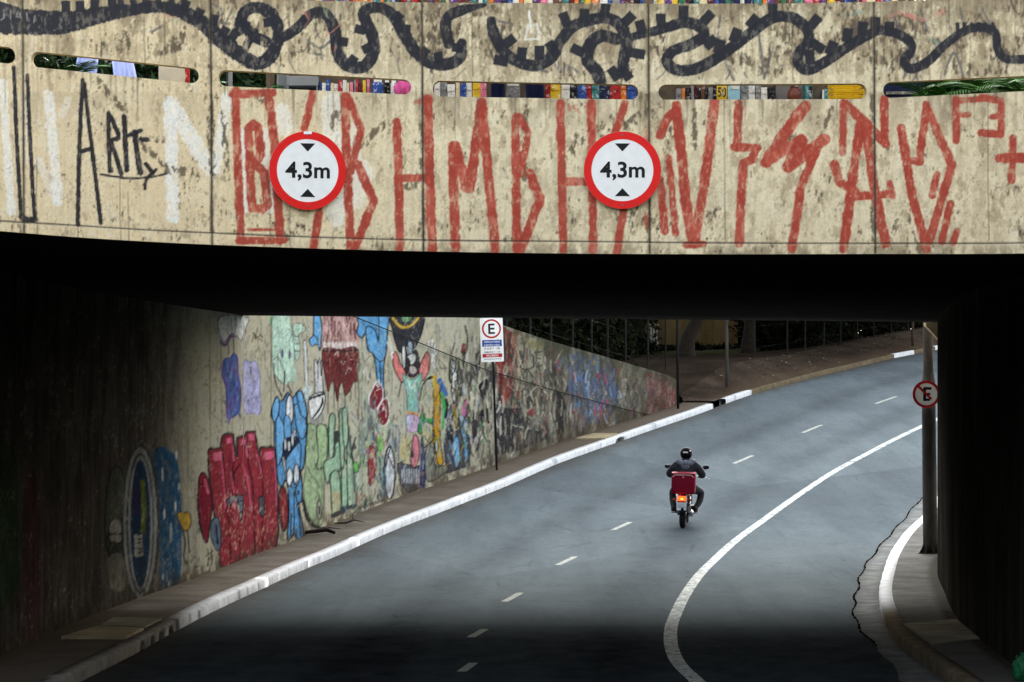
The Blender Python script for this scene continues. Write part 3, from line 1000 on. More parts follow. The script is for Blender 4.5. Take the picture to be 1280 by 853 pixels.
# ---- kerbs
def kerb(name, xf, ys, side, white, holes=(), gap=None):
    """side -1: the sidewalk lies at smaller x. Columns along y; the face rises from the road, arches are cut where drains open"""
    H, V, q, wt = .15, [], [], []
    n = 0
    prev = None
    for y in ys:
        x = float(xf(y))
        d = float(xf(y + .3)) - float(xf(y - .3))
        nx, ny = -.6, d
        L = math.hypot(nx, ny)
        nx, ny = side * .6 / L, -side * d / L        # towards the sidewalk
        z = zr(y)
        zb = -.03
        for (hy, hw) in holes:
            if abs(y - hy) < hw: zb = .105 * math.sqrt(max(0, 1 - ((y - hy) / hw) ** 2))
        jit = rr.uniform(-.006, .006)
        prof = [(.0, zb), (.0, H - .025), (.025, H), (KW, H + jit * .3), (KW, -.05), (.16, zb), (.16, -.03)]
        if not (gap and gap[0] < y < gap[1]):
            cols = []
            for (o, zz) in prof:
                V.append((x + nx * o + jit * (o < .01), y + ny * o, z + zz))
                wt.append(white(y))
                cols.append(n)
                n += 1
            if prev:
                for k in range(4): q.append((prev[k], cols[k], cols[k + 1], prev[k + 1]))
                if zb > 0 or prev_zb > 0:
                    q.append((prev[0], prev[5], cols[5], cols[0]))
                    q.append((prev[5], prev[6], cols[6], cols[5]))
            prev, prev_zb = cols, zb
        else:
            prev = None
    q = np.array(q)
    o = fast_mesh(name, V, q if side < 0 else q[:, ::-1], M_KERB, attrs={'white': wt})
    return tag(o, kind='structure')


holes = [(G(175, 813).y, .19), (G(190, 806).y, .19), (G(202, 800).y, .19), (G(214, 793).y, .19), (G(773, 552).y, .42)]
yk = list(np.arange(8, 150, .45))
for hy, hw in holes: yk += list(np.linspace(hy - hw * 1.02, hy + hw * 1.02, 15))
ygap = (G(899, 511).y, G(909, 505).y)
yk += [ygap[0] - .01, ygap[1] + .01]
yw0, yw1 = G(225, 788).y, G(942, 493.5).y
yb0, yb1 = G(1118, 448).y, G(1139, 443).y
yc0 = G(1169, 438).y


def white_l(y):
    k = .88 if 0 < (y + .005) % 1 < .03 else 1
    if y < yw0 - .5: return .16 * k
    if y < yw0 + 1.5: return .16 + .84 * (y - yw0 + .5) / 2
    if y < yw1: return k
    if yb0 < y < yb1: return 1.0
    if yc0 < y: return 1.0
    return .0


for yj in np.arange(20, 140, 1.0): yk += [yj, yj + .012, yj + .024, yj + .036]
yk += [yw1, yw1 + .02, yb0, yb0 + .02, yb1, yb1 - .02, yc0, yc0 + .02]
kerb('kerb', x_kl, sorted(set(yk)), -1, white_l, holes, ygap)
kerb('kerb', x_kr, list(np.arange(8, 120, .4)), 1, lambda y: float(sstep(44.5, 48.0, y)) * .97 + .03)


# ---- sidewalks
def walk(name, xa, xb, ys, mat, dz=.146, dustf=None, n=8):
    P, D = [], []
    for y in ys:
        a, b = float(xa(y)), float(xb(y))
        for k in range(n):
            f = k / (n - 1)
            P.append((a + (b - a) * f, y, zr(y) + dz + (.0 if 0 < k < n - 1 else -.004)))
            D.append(dustf(y, f))
    fl = float(xa(50)) > float(xb(50))
    return tag(fast_mesh(name, P, grid_faces(len(ys), n, 0, fl), mat, attrs={'dust': D}, smooth=True), kind='structure')


def kin(xf, side):
    def f(y):
        d = float(xf(y + .3)) - float(xf(y - .3))
        return float(xf(y)) + side * (KW - .02) * math.hypot(.6, d) / .6
    return f


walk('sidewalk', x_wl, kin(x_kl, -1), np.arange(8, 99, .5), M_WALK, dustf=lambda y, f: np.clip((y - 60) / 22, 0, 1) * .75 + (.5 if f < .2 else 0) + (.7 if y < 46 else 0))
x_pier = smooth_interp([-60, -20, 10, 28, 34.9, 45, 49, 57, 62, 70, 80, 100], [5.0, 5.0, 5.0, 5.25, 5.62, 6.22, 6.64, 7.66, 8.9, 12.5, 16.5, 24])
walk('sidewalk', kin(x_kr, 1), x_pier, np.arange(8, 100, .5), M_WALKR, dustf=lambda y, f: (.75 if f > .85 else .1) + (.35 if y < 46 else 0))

# ---- verge of bare earth beyond the wall and the bank behind it
fence_pts = [(96.0, None)]
FB = [W(850, 466, 97.5), W(905, 456, 102), W(943, 449, 106), W(984, 443.5, 112), W(1006.5, 439, 114.6), W(1030, 434, 117.2), W(1050.5, 431, 119.8), W(1071.5, 425.5, 122.4), W(1092, 422, 125.0), W(1114, 418, 127.6), W(1135, 414, 130.2), W(1158, 410, 133), W(1200, 402, 138.5), W(1300, 390, 152)]
fx = smooth_interp([p.y for p in FB], [p.x for p in FB])
fz = smooth_interp([p.y for p in FB], [p.z for p in FB])
ys = np.arange(95.5, 151, .75)
n = 14
P, D = [], []
r9 = np.random.default_rng(9)
kl = kin(x_kl, -1)
for y in ys:
    x1, z1 = kl(y), zr(y) + .146
    yy = max(y, 97.5)
    x0 = min(float(fx(yy)), x1 - .4)
    z0 = max(float(fz(yy)), z1)
    z0 = z1 + .03 + (z0 - z1 - .03) * float(sstep(96.6, 103, y))
    for k in range(n):
        f = k / (n - 1)
        bump_ = (r9.random() - .5) * .05 if 0 < k < n - 1 else 0
        P.append((x1 + (x0 - x1) * f, y, z1 + (z0 - z1) * (f ** .8) + bump_))
        D.append(max(0, 1 - f * 2.2) * .8)
def fence_z(y):
    z1 = zr(y) + .146
    return z1 + .03 + (max(float(fz(max(y, 97.5))), z1) - z1 - .03) * float(sstep(96.6, 103, y))


tag(fast_mesh('verge', P, grid_faces(len(ys), n, 0, True), M_DIRT, attrs={'dust': D}, smooth=True), kind='structure')
# ================================================================== retaining wall with the murals
mu = Canvas(-40, 380, 870, 850, 2, 202)
h, w = mu.h, mu.w
Um = np.linspace(-40, 870, w)[None, :]
Vm = np.linspace(380, 850, h)[:, None]
vbase = np.interp(np.linspace(-40, 870, w), [-40, 0, 115, 200, 276, 330, 380, 440, 520, 590, 640, 690, 740, 780, 830, 870], [838, 820, 769, 738, 710, 688, 670, 645, 614, 591, 573, 556, 540, 527, 511, 499])[None, :]
full = (0, 0, w, h)
mu.a[:] = np.array([170, 168, 149.]) / 255
big = fbm(h, w, 50, 60, 21, 4)
mid = fbm(h, w, 22, 9, 22, 4, .6)
ver = fbm(h, w, 120, 5, 23, 4, .6)
fine = fbm(h, w, 4, 2.4, 24, 3, .7)
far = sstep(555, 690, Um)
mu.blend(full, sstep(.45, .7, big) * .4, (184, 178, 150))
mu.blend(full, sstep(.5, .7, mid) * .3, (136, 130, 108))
mu.blend(full, far * .6 * np.ones((h, 1)), (104, 102, 92))  # far end painted duller, for grime and the tree crowns' shade
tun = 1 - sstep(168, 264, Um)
mu.blend(full, tun * .8 * np.ones((h, 1)), (68, 62, 57))      # the deck's shade painted in along with soot: darker under the bridge
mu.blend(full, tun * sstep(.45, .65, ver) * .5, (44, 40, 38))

zooms = {'A': (240, 390, 5.018), 'B': (240, 540, 5.018), 'C': (330, 390, 5.018), 'D': (330, 530, 5.018), 'E': (430, 390, 5.018), 'Y': (430, 510, 5.018), 'G': (530, 390, 5.018), 'H': (520, 470, 5.018), 'K': (630, 400, 5.333), 'L': (740, 430, 6.56), 'M': (100, 520, 3.28)}
ZK = 'A'


def Z_(pts):
    a, b, s = zooms[ZK]
    return [(a + x / s, b + y / s) for x, y in pts]


OUT = (26, 26, 30)


def fl(pts, c, o=None, ow=1.1, **k): mu.fill(Z_(pts), c, outline=o, ow=ow, **k)
def st(pts, ww, c=OUT, **k): mu.stroke(Z_(pts), ww, c, smooth=k.pop('smooth', True), rough=k.pop('rough', .3), **k)
def el(c, rx, ry, col, o=None, ow=1.1, **k):
    s = zooms[ZK][2]
    mu.ell(Z_([c])[0], rx / s, ry / s, col, o, ow, **k)


mu.tone = .22
# --- cracks and streaks of the bare wall
for u in (262, 276, 338, 365, 452, 545, 600):
    mu.stroke([(u, 395), (u + .6, 500), (u + 1, 700)], .8, (84, 80, 66), .7, .3)

# --- far left, inside the underpass
ZK = 'M'
mu.fill([(-30, 560), (16, 560), (22, 640), (20, 740), (-30, 760)], (44, 78, 44), .6)
mu.fill([(30, 600), (48, 610), (50, 770), (30, 790)], (92, 46, 56), .5)
el((150, 420), 48, 215, (92, 96, 82), (40, 42, 40), 1.6)
el((148, 520), 42, 70, (58, 60, 54), (34, 34, 34), 1.6)
fl([(122, 440), (145, 420), (168, 436), (168, 480), (122, 480)], (168, 166, 150), OUT)
fl([(122, 486), (168, 486), (166, 515), (126, 515)], (160, 158, 142), OUT)
fl([(118, 580), (175, 575), (185, 700), (150, 720), (122, 690)], (116, 114, 100))
fl([(300, 150), (380, 150), (412, 300), (408, 680), (330, 730), (325, 400)], (44, 82, 116), wear=.2)
el((250, 440), 78, 330, (64, 66, 66))
el((246, 440), 70, 315, (150, 152, 148))
el((246, 440), 57, 290, (62, 66, 70))
el((247, 440), 52, 280, (150, 154, 152))
el((247, 440), 40, 262, (36, 58, 84))
st([(255, 270), (262, 380), (258, 470)], 6, (104, 112, 48))
st([(225, 300), (228, 400)], 5, (60, 44, 90))
st([(190, 320), (205, 390), (192, 420)], 2, (170, 168, 160))
for x, y, ry in ((338, 240, 30), (345, 400, 24), (372, 475, 40), (395, 160, 20), (405, 290, 16), (390, 370, 22), (340, 660, 12), (362, 690, 10), (452, 320, 12)):
    el((x, y), 5, ry, (178, 184, 184))
fl([(398, 405), (420, 395), (448, 400), (452, 450), (425, 470)], (176, 142, 58), (40, 36, 30))
st([(420, 470), (430, 520), (425, 580), (440, 610)], 1.6)
st([(440, 470), (448, 560)], 1.2)
fl([(220, 488), (255, 486), (259, 574), (224, 578)], (186, 186, 172), smooth=False)
for yy in (505, 520, 545, 560): st([(228, yy), (236, yy - 1), (244, yy), (252, yy - 1)], 1.6, (60, 60, 62), dash=1)
for pts in ([(455, 600), (470, 575), (480, 600)], [(485, 580), (490, 600)], [(470, 620), (492, 615)]): st(pts, .9, (60, 56, 50))

# --- red block letters
ZK = 'B'
REDP, PNK = (128, 44, 54), (196, 92, 122)
st([(60, 290), (40, 420), (55, 600), (90, 690)], 4, (40, 34, 34))
fl([(45, 280), (70, 252), (95, 290), (122, 400), (125, 480), (108, 600), (97, 690), (75, 676), (55, 600), (40, 480), (38, 350)], (112, 34, 46), OUT, 1.4)
st([(80, 300), (100, 380)], 3, PNK)
U_ = [(105, 130), (110, 112), (185, 106), (190, 40), (205, 20), (250, 18), (262, 110), (268, 150), (288, 170), (288, 40), (338, 28), (345, 5), (388, 0), (405, 100), (428, 180), (430, 105), (516, 98), (530, 440), (535, 620), (520, 720), (440, 755), (300, 805), (200, 842), (182, 835), (162, 640), (130, 420), (112, 260)]
mu.stroke(Z_(U_ + [U_[0]]), 5, (40, 30, 34), .9, .3)
mu.fill(Z_(U_), REDP, 1, False)
for pts in ([(190, 110), (205, 330), (215, 470), (235, 640), (240, 800)], [(262, 150), (255, 300), (262, 330)], [(350, 180), (372, 300), (385, 430), (395, 760)], [(300, 200), (268, 250), (258, 330), (258, 440)], [(430, 180), (442, 300), (445, 420)], [(440, 540), (440, 740)], [(300, 560), (300, 790)], [(340, 40), (350, 180)], [(150, 540), (175, 700)]):
    st(pts, 1.5, (54, 18, 24))
fl([(216, 425), (262, 400), (320, 396), (322, 470), (305, 562), (285, 555), (270, 440), (228, 470)], (92, 100, 110), OUT, 1.2, smooth=False)
fl([(420, 410), (450, 402), (452, 520), (438, 538), (422, 500)], (86, 92, 100), OUT, 1.2, smooth=False)
for pts in ([(285, 400), (290, 450), (320, 455)], [(275, 440), (318, 430)], [(290, 500), (318, 505)], [(420, 460), (452, 465)], [(436, 410), (438, 530)], [(230, 430), (250, 460)]): st(pts, .8)
st([(262, 440), (285, 520), (300, 640)], 4.5, REDP)
el((264, 455), 10, 16, PNK)
for pts in ([(128, 130), (186, 124), (188, 180), (140, 184)], [(212, 38), (250, 34), (252, 70), (215, 74)], [(310, 45), (338, 40), (340, 74), (312, 77)], [(354, 14), (388, 10), (390, 50), (358, 52)], [(455, 128), (515, 120), (516, 172), (458, 176)]):
    fl(pts, PNK, smooth=False)
for pts in ([(186, 180), (200, 330), (208, 480)], [(516, 170), (525, 300), (528, 460)], [(314, 200), (345, 290), (368, 470)], [(402, 140), (420, 190), (434, 260)], [(252, 80), (262, 180)], [(245, 250), (262, 380)], [(338, 80), (346, 160)]):
    st(pts, 1.8, (184, 84, 112))
rs = random.Random(4)
for _ in range(230):
    x = rs.uniform(160, 530)
    y = rs.uniform(180, 800) if rs.random() < .2 else rs.uniform(450, 790)
    L = rs.uniform(3, 26)
    st([(x, y), (x + rs.uniform(-3, 3), y + L)], rs.uniform(.5, 1.3), rs.choice([(190, 150, 120), (170, 110, 96), (200, 170, 140)]), a=.75)
fl([(120, 560), (165, 540), (180, 640), (175, 730), (150, 740), (118, 660)], (84, 100, 120), OUT)
st([(150, 590), (160, 700)], 2)
for x in (95, 120): st([(x, 730), (x + 8, 790), (x, 840)], 1, (60, 56, 50))
st([(85, 780), (135, 740)], 1, (60, 56, 50))
for pts in ([(100, 840), (102, 780), (112, 800), (122, 760), (126, 820)],): st(pts, 1, (50, 48, 44))

# --- top left pieces
ZK = 'A'
st([(182, 190), (210, 205), (245, 150), (270, 150)], 3.4, (104, 82, 120))
fl([(172, 30), (176, 150), (208, 182), (240, 140), (262, 140), (288, 160), (312, 172), (340, 90), (345, 30)], (200, 206, 202), (80, 72, 90), 1)
st([(245, 40), (248, 110), (262, 140), (272, 100), (268, 40)], .9, (80, 72, 90))
st([(280, 40), (278, 100)], .8, (120, 118, 126))
st([(225, 200), (230, 260)], .9)
st([(258, 150), (262, 260)], .9)
for pts in ([(376, 190), (390, 130), (396, 170), (410, 95)], [(380, 130), (440, 185)], [(400, 170), (430, 140), (438, 170)], [(385, 160), (445, 150)]): st(pts, .9, (70, 66, 52))
fl([(195, 310), (220, 290), (242, 312), (245, 280), (262, 262), (285, 290), (290, 400), (305, 480), (300, 600), (282, 640), (225, 670), (215, 600), (212, 480), (190, 400)], (70, 92, 148), (74, 62, 120), 1.6)
mu.scrabble(Z_([(200, 310), (285, 290), (300, 480), (290, 630), (225, 660)]), 40, [(86, 110, 170), (98, 124, 186), (84, 66, 130), (110, 80, 130), (60, 78, 130)], 5, 6, 22, 1, 3)
fl([(318, 322), (345, 305), (372, 318), (395, 308), (420, 370), (425, 480), (430, 620), (404, 640), (380, 632), (335, 632), (320, 480)], (160, 160, 198), (108, 106, 140), 1)
mu.scrabble(Z_([(325, 330), (415, 330), (425, 620), (340, 620)]), 26, [(176, 176, 214), (140, 140, 180), (188, 186, 216)], 6, 6, 22, .8, 2.4)
for pts in ([(358, 350), (372, 350), (366, 380), (372, 388)], [(345, 556), (356, 550), (350, 575)]): st(pts, .9, (70, 70, 100))

# --- pale mint head and hand, white tools
ZK = 'C'
MINT = (176, 206, 190)
fl([(38, 30), (55, 30), (58, 90), (40, 90)], (70, 140, 96), smooth=False)
fl([(60, 20), (150, 20), (166, 90), (184, 170), (190, 330), (166, 430), (125, 455), (90, 430), (56, 350), (50, 200)], MINT, (110, 128, 122), .9)
fl([(184, 82), (245, 84), (255, 118), (216, 140), (222, 180), (220, 285), (196, 290), (186, 220)], MINT, (96, 110, 108), 1)
for y in (150, 195, 245): st([(190, y), (220, y + 4)], 1, (80, 92, 94))
fl([(170, 330), (200, 380), (196, 440), (168, 420)], (164, 194, 180))
st([(58, 300), (84, 285), (118, 350), (130, 445)], 1.1, (80, 92, 94))
st([(58, 320), (62, 380), (88, 420), (124, 452)], 1.1, (60, 70, 70))
st([(130, 370), (124, 450)], 1)
el((113, 262), 8, 30, (84, 86, 118))
el((159, 268), 7, 30, (84, 86, 118))
st([(62, 400), (80, 470), (112, 525)], 1.4)
st([(124, 455), (122, 500)], 1)
st([(150, 460), (172, 510)], 1.4)
st([(255, 190), (262, 330), (270, 490)], 4.8, OUT)
st([(255, 190), (262, 330), (270, 490)], 3.6, (196, 200, 200))
fl([(245, 480), (300, 470), (280, 540), (262, 560)], (170, 184, 182))
fl([(314, 300), (325, 294), (335, 330), (345, 294), (358, 300), (370, 500), (368, 540), (318, 530)], (196, 198, 200), OUT, 1, smooth=False)
st([(336, 310), (340, 420)], 1)
st([(352, 310), (356, 400)], .9)
fl([(284, 540), (376, 502), (372, 600), (322, 676), (288, 640)], (204, 206, 206), OUT, 1.2)
for k in range(7): st([(300 + k * 8, 668 - k * 9), (340 + k * 5, 618 - k * 9), (366, 560 - k * 4 + 12 * (k < 3))], .9 + .5 * (k % 2))
st([(284, 545), (376, 512)], 2.4)
fl([(285, 640), (320, 680), (372, 630), (360, 702), (292, 702)], (140, 142, 138))
BL, BL2 = (84, 140, 190), (100, 158, 206)
fl([(312, 25), (350, 30), (362, 100), (358, 160), (350, 240), (330, 200), (298, 215), (284, 172), (308, 140)], BL2, OUT, 1.3)
st([(312, 140), (332, 170), (340, 210)], 1.1)
# pink over brown dripping lettering
fl([(365, 25), (592, 20), (594, 215), (480, 232), (370, 236)], (178, 146, 142), smooth=False)
mu.scrabble(Z_([(368, 30), (590, 30), (590, 215), (370, 225)]), 85, [(196, 168, 164), (150, 112, 112), (92, 50, 54), (206, 184, 178), (70, 40, 46)], 7, 8, 26, .9, 2.4, .1)
for x in range(380, 590, 24): st([(x, 195), (x + 4, 232)], 3.6, (208, 206, 204), a=.8)
fl([(366, 240), (480, 234), (584, 232), (586, 420), (562, 440), (532, 500), (505, 520), (490, 440), (470, 480), (460, 560), (436, 450), (420, 440), (402, 500), (386, 430)], (100, 46, 46), (50, 30, 34), 1.2)
st([(370, 240), (470, 250), (585, 236)], 2, (40, 34, 38))
mu.scrabble(Z_([(380, 250), (575, 250), (560, 400), (400, 400)]), 24, [(60, 28, 32), (122, 62, 58), (44, 24, 28)], 8, 5, 16, .8, 1.8)
for pts in ([(440, 270), (460, 250), (465, 280)], [(480, 310), (500, 330), (506, 310)], [(510, 390), (530, 350), (545, 360)], [(540, 300), (555, 295)]): st(pts, 1, (190, 170, 164))
for x, y0, y1 in ((400, 490, 640), (436, 450, 600), (462, 550, 660), (505, 500, 640), (540, 470, 560), (570, 430, 540), (590, 420, 640)): st([(x, y0), (x + 3, (y0 + y1) / 2), (x + 1, y1)], 1, (58, 50, 44), a=.8)

# --- pale green beast and mint letters
ZK = 'D'
PG = (146, 168, 132)
st([(245, 470), (262, 560), (300, 630), (350, 655)], 5, (44, 42, 44))
fl([(268, 15), (330, 12), (398, 20), (392, 240), (380, 310), (376, 450), (370, 600), (340, 640), (290, 590), (258, 500), (246, 400), (262, 250)], PG, (70, 78, 64), 1)
fl([(330, 20), (392, 30), (392, 235), (352, 282), (326, 270), (340, 200)], (150, 176, 134), OUT, 1.3)
for pts in ([(275, 270), (300, 330), (330, 360), (345, 400)], [(330, 420), (345, 470), (340, 580)], [(300, 140), (312, 160)]): st(pts, 1, (70, 80, 64))
el((345, 540), 16, 60, (170, 168, 150), OUT, 1.2)
el((345, 540), 7, 30, (60, 56, 60))
LG = (142, 178, 150)
for pts in ([(408, -40), (445, -50), (440, 60), (432, 200), (408, 205)], [(376, 240), (440, 200), (446, 120), (472, 125), (476, 290), (416, 312), (404, 372), (386, 350)], [(418, 316), (470, 310), (476, 540), (430, 574), (420, 440)], [(488, 250), (516, 250), (524, 500), (490, 522)], [(520, 130), (546, 140), (572, 500), (540, 520), (525, 480)], [(470, -60), (500, -60), (502, 240), (480, 250)], [(490, -80), (520, -80), (524, 110), (500, 130)]):
    fl(pts, LG, (40, 48, 44), 1.5, wear=.12)
fl([(438, 50), (475, 50), (465, 110), (440, 120)], (56, 60, 58))
fl([(430, 430), (472, 430), (474, 540), (432, 566)], (168, 164, 128), wear=.3)
mu.scrabble([(436, 525), (490, 515), (488, 632), (434, 642)], 70, [(120, 150, 128), (150, 182, 156), (60, 64, 66), (168, 178, 160), (44, 46, 50), (96, 120, 110)], 9, 6, 30, 1, 4, .06)
mu.scrabble([(452, 540), (486, 530), (484, 640), (440, 645)], 26, [(40, 40, 44), (150, 60, 58), (104, 190, 92), (180, 186, 180)], 10, 4, 14, .8, 2.2)
for pts in ([(430, 575), (500, 545)], [(490, 530), (570, 515)]): st(pts, 5, (58, 60, 62))

# --- blue creature
SIL = [(50, -100), (78, -172), (95, -146), (115, -150), (148, -195), (180, -165), (200, -192), (224, -212), (248, -170), (270, -80), (268, -40), (270, 20), (262, 120), (250, 260), (230, 300), (238, 380), (235, 480), (218, 512), (250, 700), (206, 716), (186, 690), (156, 726), (146, 700), (155, 560), (150, 420), (135, 350), (112, 392), (86, 356), (74, 230), (62, 120), (62, -10), (42, -50)]
fl(SIL, BL, OUT, 1.8)
for pts in ([(75, -60), (100, -40), (124, 20), (126, 130), (100, 240), (78, 235)], [(190, -120), (240, -100), (266, 10), (250, 85), (220, 80), (200, 0)], [(50, -100), (80, -170), (96, -130), (88, -60), (60, -10)], [(204, -180), (228, -210), (248, -160), (268, -80), (262, -40), (232, -60)]):
    fl(pts, BL2, OUT, 1.3)
el((160, -85), 24, 98, (206, 214, 220), OUT, 1.4)
el((162, -100), 3, 10, (120, 120, 120))
fl([(125, -30), (140, -55), (165, -20), (168, 80), (140, 110), (126, 60)], BL2, OUT, 1.2)
fl([(118, 190), (128, 100), (200, 80), (222, 110), (210, 170), (150, 220), (130, 235)], (34, 40, 62), OUT, 1.2)
for pts in ([(128, 90), (140, 110), (138, 165), (126, 150)], [(146, 112), (164, 112), (162, 168), (150, 160)], [(172, 60), (186, 70), (182, 140), (170, 120)], [(186, 30), (198, 45), (196, 80), (184, 75)], [(212, 150), (226, 130), (222, 220), (212, 240)]):
    fl(pts, (208, 214, 220), OUT, .9)
fl([(112, 205), (130, 220), (150, 300), (168, 395), (145, 360), (122, 270)], (206, 212, 218), OUT, 1)
fl([(135, 240), (165, 180), (225, 118), (226, 260), (214, 370), (176, 396), (150, 350)], BL2, OUT, 1.3)
el((160, 332), 19, 56, (206, 214, 220), OUT, 1.3)
el((202, 318), 18, 68, (206, 214, 220), OUT, 1.3)
st([(182, 330), (186, 380)], 1)
for pts in ([(186, 420), (188, 560), (186, 690)], [(205, 500), (222, 600), (228, 700)], [(170, 560), (165, 700)], [(204, 360), (196, 440), (214, 505)]): st(pts, 1.3)
st([(215, 420), (216, 440)], 2)
fl([(100, 410), (125, 396), (145, 470), (151, 560), (141, 640), (120, 672), (102, 610), (90, 500)], (118, 40, 48), (34, 28, 30), 2)
mu.scrabble(Z_([(105, 450), (140, 450), (140, 620), (110, 620)]), 14, [(180, 140, 120), (150, 80, 80)], 12, 3, 10, .7, 1.5)

# --- blue legs in red shoes, round black hat, figure with raised arms
ZK = 'E'
fl([(78, 130), (88, 80), (100, 20), (266, 20), (272, 120), (262, 260), (252, 300), (246, 440), (254, 545), (214, 470), (196, 330), (178, 262), (146, 232), (134, 140), (110, 162)], (88, 148, 196), OUT, 1.6)
for pts in ([(134, 140), (145, 90), (190, 110), (214, 180)], [(216, 30), (220, 110), (214, 180)], [(180, 262), (225, 310), (256, 290)], [(222, 310), (232, 430)]): st(pts, 1.3)
for pts in ([(155, 540), (180, 480), (205, 440), (238, 470), (242, 540), (216, 590), (188, 618), (164, 600)], [(206, 640), (228, 572), (268, 540), (286, 620), (272, 690), (240, 716), (216, 690)]):
    fl(pts, (112, 36, 42), (206, 206, 206), 1.7)
for pts in ([(200, 450), (215, 470), (228, 450)], [(205, 490), (228, 480)], [(232, 570), (250, 590), (240, 620)], [(240, 600), (262, 620), (262, 660)]): st(pts, 1.1, (206, 206, 206))
el((212, 440), 8, 16, None, (200, 200, 200), 1)
fl([(298, 20), (488, 20), (492, 110), (462, 190), (432, 232), (392, 215), (352, 256), (320, 190), (304, 120)], (46, 48, 54), OUT, 1.3)
st([(306, 40), (340, 82), (375, 96), (425, 80), (466, 36)], 4.2, (112, 92, 46))
st([(306, 40), (340, 82), (375, 96), (425, 80), (466, 36)], 2.4, (182, 150, 66))
fl([(362, 20), (424, 20), (410, 56), (372, 60)], (88, 132, 92))
fl([(362, 240), (384, 220), (402, 268), (450, 238), (470, 300), (472, 370), (430, 412), (394, 392), (368, 330)], (48, 40, 44), OUT, 1)
fl([(364, 226), (382, 228), (382, 350), (368, 332)], (196, 200, 200), OUT, .8)
fl([(400, 192), (426, 190), (426, 262), (406, 254)], (140, 160, 180), OUT, .8)
fl([(394, 280), (420, 262), (448, 266), (446, 310), (420, 332), (410, 300)], (190, 194, 190), OUT, .8)
fl([(412, 345), (436, 340), (456, 370), (430, 390), (414, 376)], (180, 170, 165))
SK = (196, 112, 108)
fl([(308, 262), (326, 252), (352, 320), (386, 385), (366, 442), (330, 392), (306, 330)], SK, OUT, 1.2)
fl([(478, 330), (518, 250), (536, 288), (530, 370), (492, 432), (470, 392)], SK, OUT, 1.2)
fl([(366, 388), (402, 420), (440, 420), (490, 388), (466, 520), (466, 632), (400, 622), (390, 500)], (124, 176, 160), (70, 90, 84), 1.1)
for pts in ([(400, 420), (420, 480), (450, 430)], [(392, 470), (404, 520)], [(440, 450), (448, 500)]): st(pts, 1.6, (190, 204, 196))
for pts in ([(278, 150), (292, 210), (302, 290)], [(270, 190), (290, 240)], [(292, 270), (308, 250)]): st(pts, 2, (204, 206, 204))
for pts in ([(552, 285), (536, 185)], [(552, 285), (552, 175)], [(556, 285), (570, 210)], [(558, 280), (578, 256)], [(552, 280), (564, 345)], [(548, 250), (552, 310)]): st(pts, 2.4, (206, 208, 208))
for pts in ([(540, 190), (546, 260)], [(560, 200), (558, 260)]): st(pts, .7)
fl([(400, 620), (466, 632), (462, 656), (400, 646)], (196, 138, 78), smooth=False)
fl([(394, 648), (464, 656), (470, 742), (398, 744)], (180, 154, 184), (90, 80, 92), .8)
el((405, 690), 14, 40, (170, 180, 210))
mu.scrabble(Z_([(80, 260), (170, 260), (200, 430), (150, 480), (90, 440)]), 26, [(110, 106, 90), (150, 160, 140), (80, 78, 70), (120, 170, 150)], 14, 5, 18, .8, 2)
for pts in ([(120, 330), (125, 400)], [(140, 350), (150, 420)]): st(pts, 3, (180, 180, 168))
mu.scrabble(Z_([(100, 560), (200, 600), (230, 730), (200, 853), (90, 853)]), 40, [(90, 98, 100), (120, 140, 130), (66, 70, 74), (150, 160, 150)], 15, 8, 30, 1, 4)
fl([(462, 732), (490, 620), (512, 566), (552, 580), (556, 690), (522, 722), (500, 762), (478, 764)], (44, 140, 66), OUT, 1.4)
for pts in ([(500, 640), (530, 660), (520, 700)], [(490, 680), (510, 720)], [(520, 590), (540, 640)], [(480, 720), (500, 740)]): st(pts, 1.1, (20, 60, 34))
st([(520, 420), (548, 405), (575, 420)], 1.4)
ZK = 'Y'
st([(285, 140), (275, 200), (285, 250)], 3.5, (96, 94, 88))
st([(310, 110), (340, 130), (345, 220), (340, 330)], 2.5, (120, 126, 130))
mu.scrabble(Z_([(290, 150), (340, 150), (340, 320), (310, 330)]), 18, [(130, 150, 165), (170, 170, 150), (90, 96, 104)], 16, 6, 20, 1, 3)
fl([(355, 190), (390, 180), (415, 230), (400, 340), (350, 330)], (176, 166, 120), wear=.3)
fl([(155, 250), (195, 258), (202, 360), (182, 462), (156, 470)], (140, 50, 54), OUT, 1, wear=.3)
fl([(212, 190), (230, 170), (242, 210), (240, 262), (218, 270)], (112, 186, 92))
fl([(55, 350), (80, 340), (90, 390), (66, 404)], (96, 180, 80), OUT, 1)
el((285, 408), 33, 166, (192, 196, 202), OUT, 1.8)
st([(272, 290), (300, 350), (310, 380)], 1.3)
st([(292, 240), (268, 330), (264, 370)], 1.1)
mu.scrabble(Z_([(215, 330), (250, 300), (260, 550), (225, 560)]), 26, [(70, 110, 124), (60, 64, 70), (104, 150, 150), (44, 46, 50)], 17, 6, 20, 1, 2.4)
fl([(334, 350), (360, 336), (372, 352), (470, 362), (482, 500), (402, 532), (352, 480)], (74, 76, 82), OUT, 1.2, smooth=False)
for x in range(362, 475, 15): st([(x, 385), (x + 2, 470)], 1.5, (168, 176, 186))
fl([(420, 280), (428, 220), (442, 165), (466, 200), (471, 300), (442, 376), (416, 332)], (190, 112, 124), OUT, 1.2)
el((428, 290), 10, 26, (60, 58, 64))
fl([(480, 200), (500, 190), (510, 480), (480, 500)], (58, 54, 92), wear=.2)
st([(345, 440), (365, 540)], 2, (70, 70, 70))
for x in range(80, 250, 22): st([(x, 640 - (x - 80) * .32), (x + 9, 620 - (x - 80) * .32), (x + 16, 632 - (x - 80) * .32)], 1.2, (56, 54, 52))

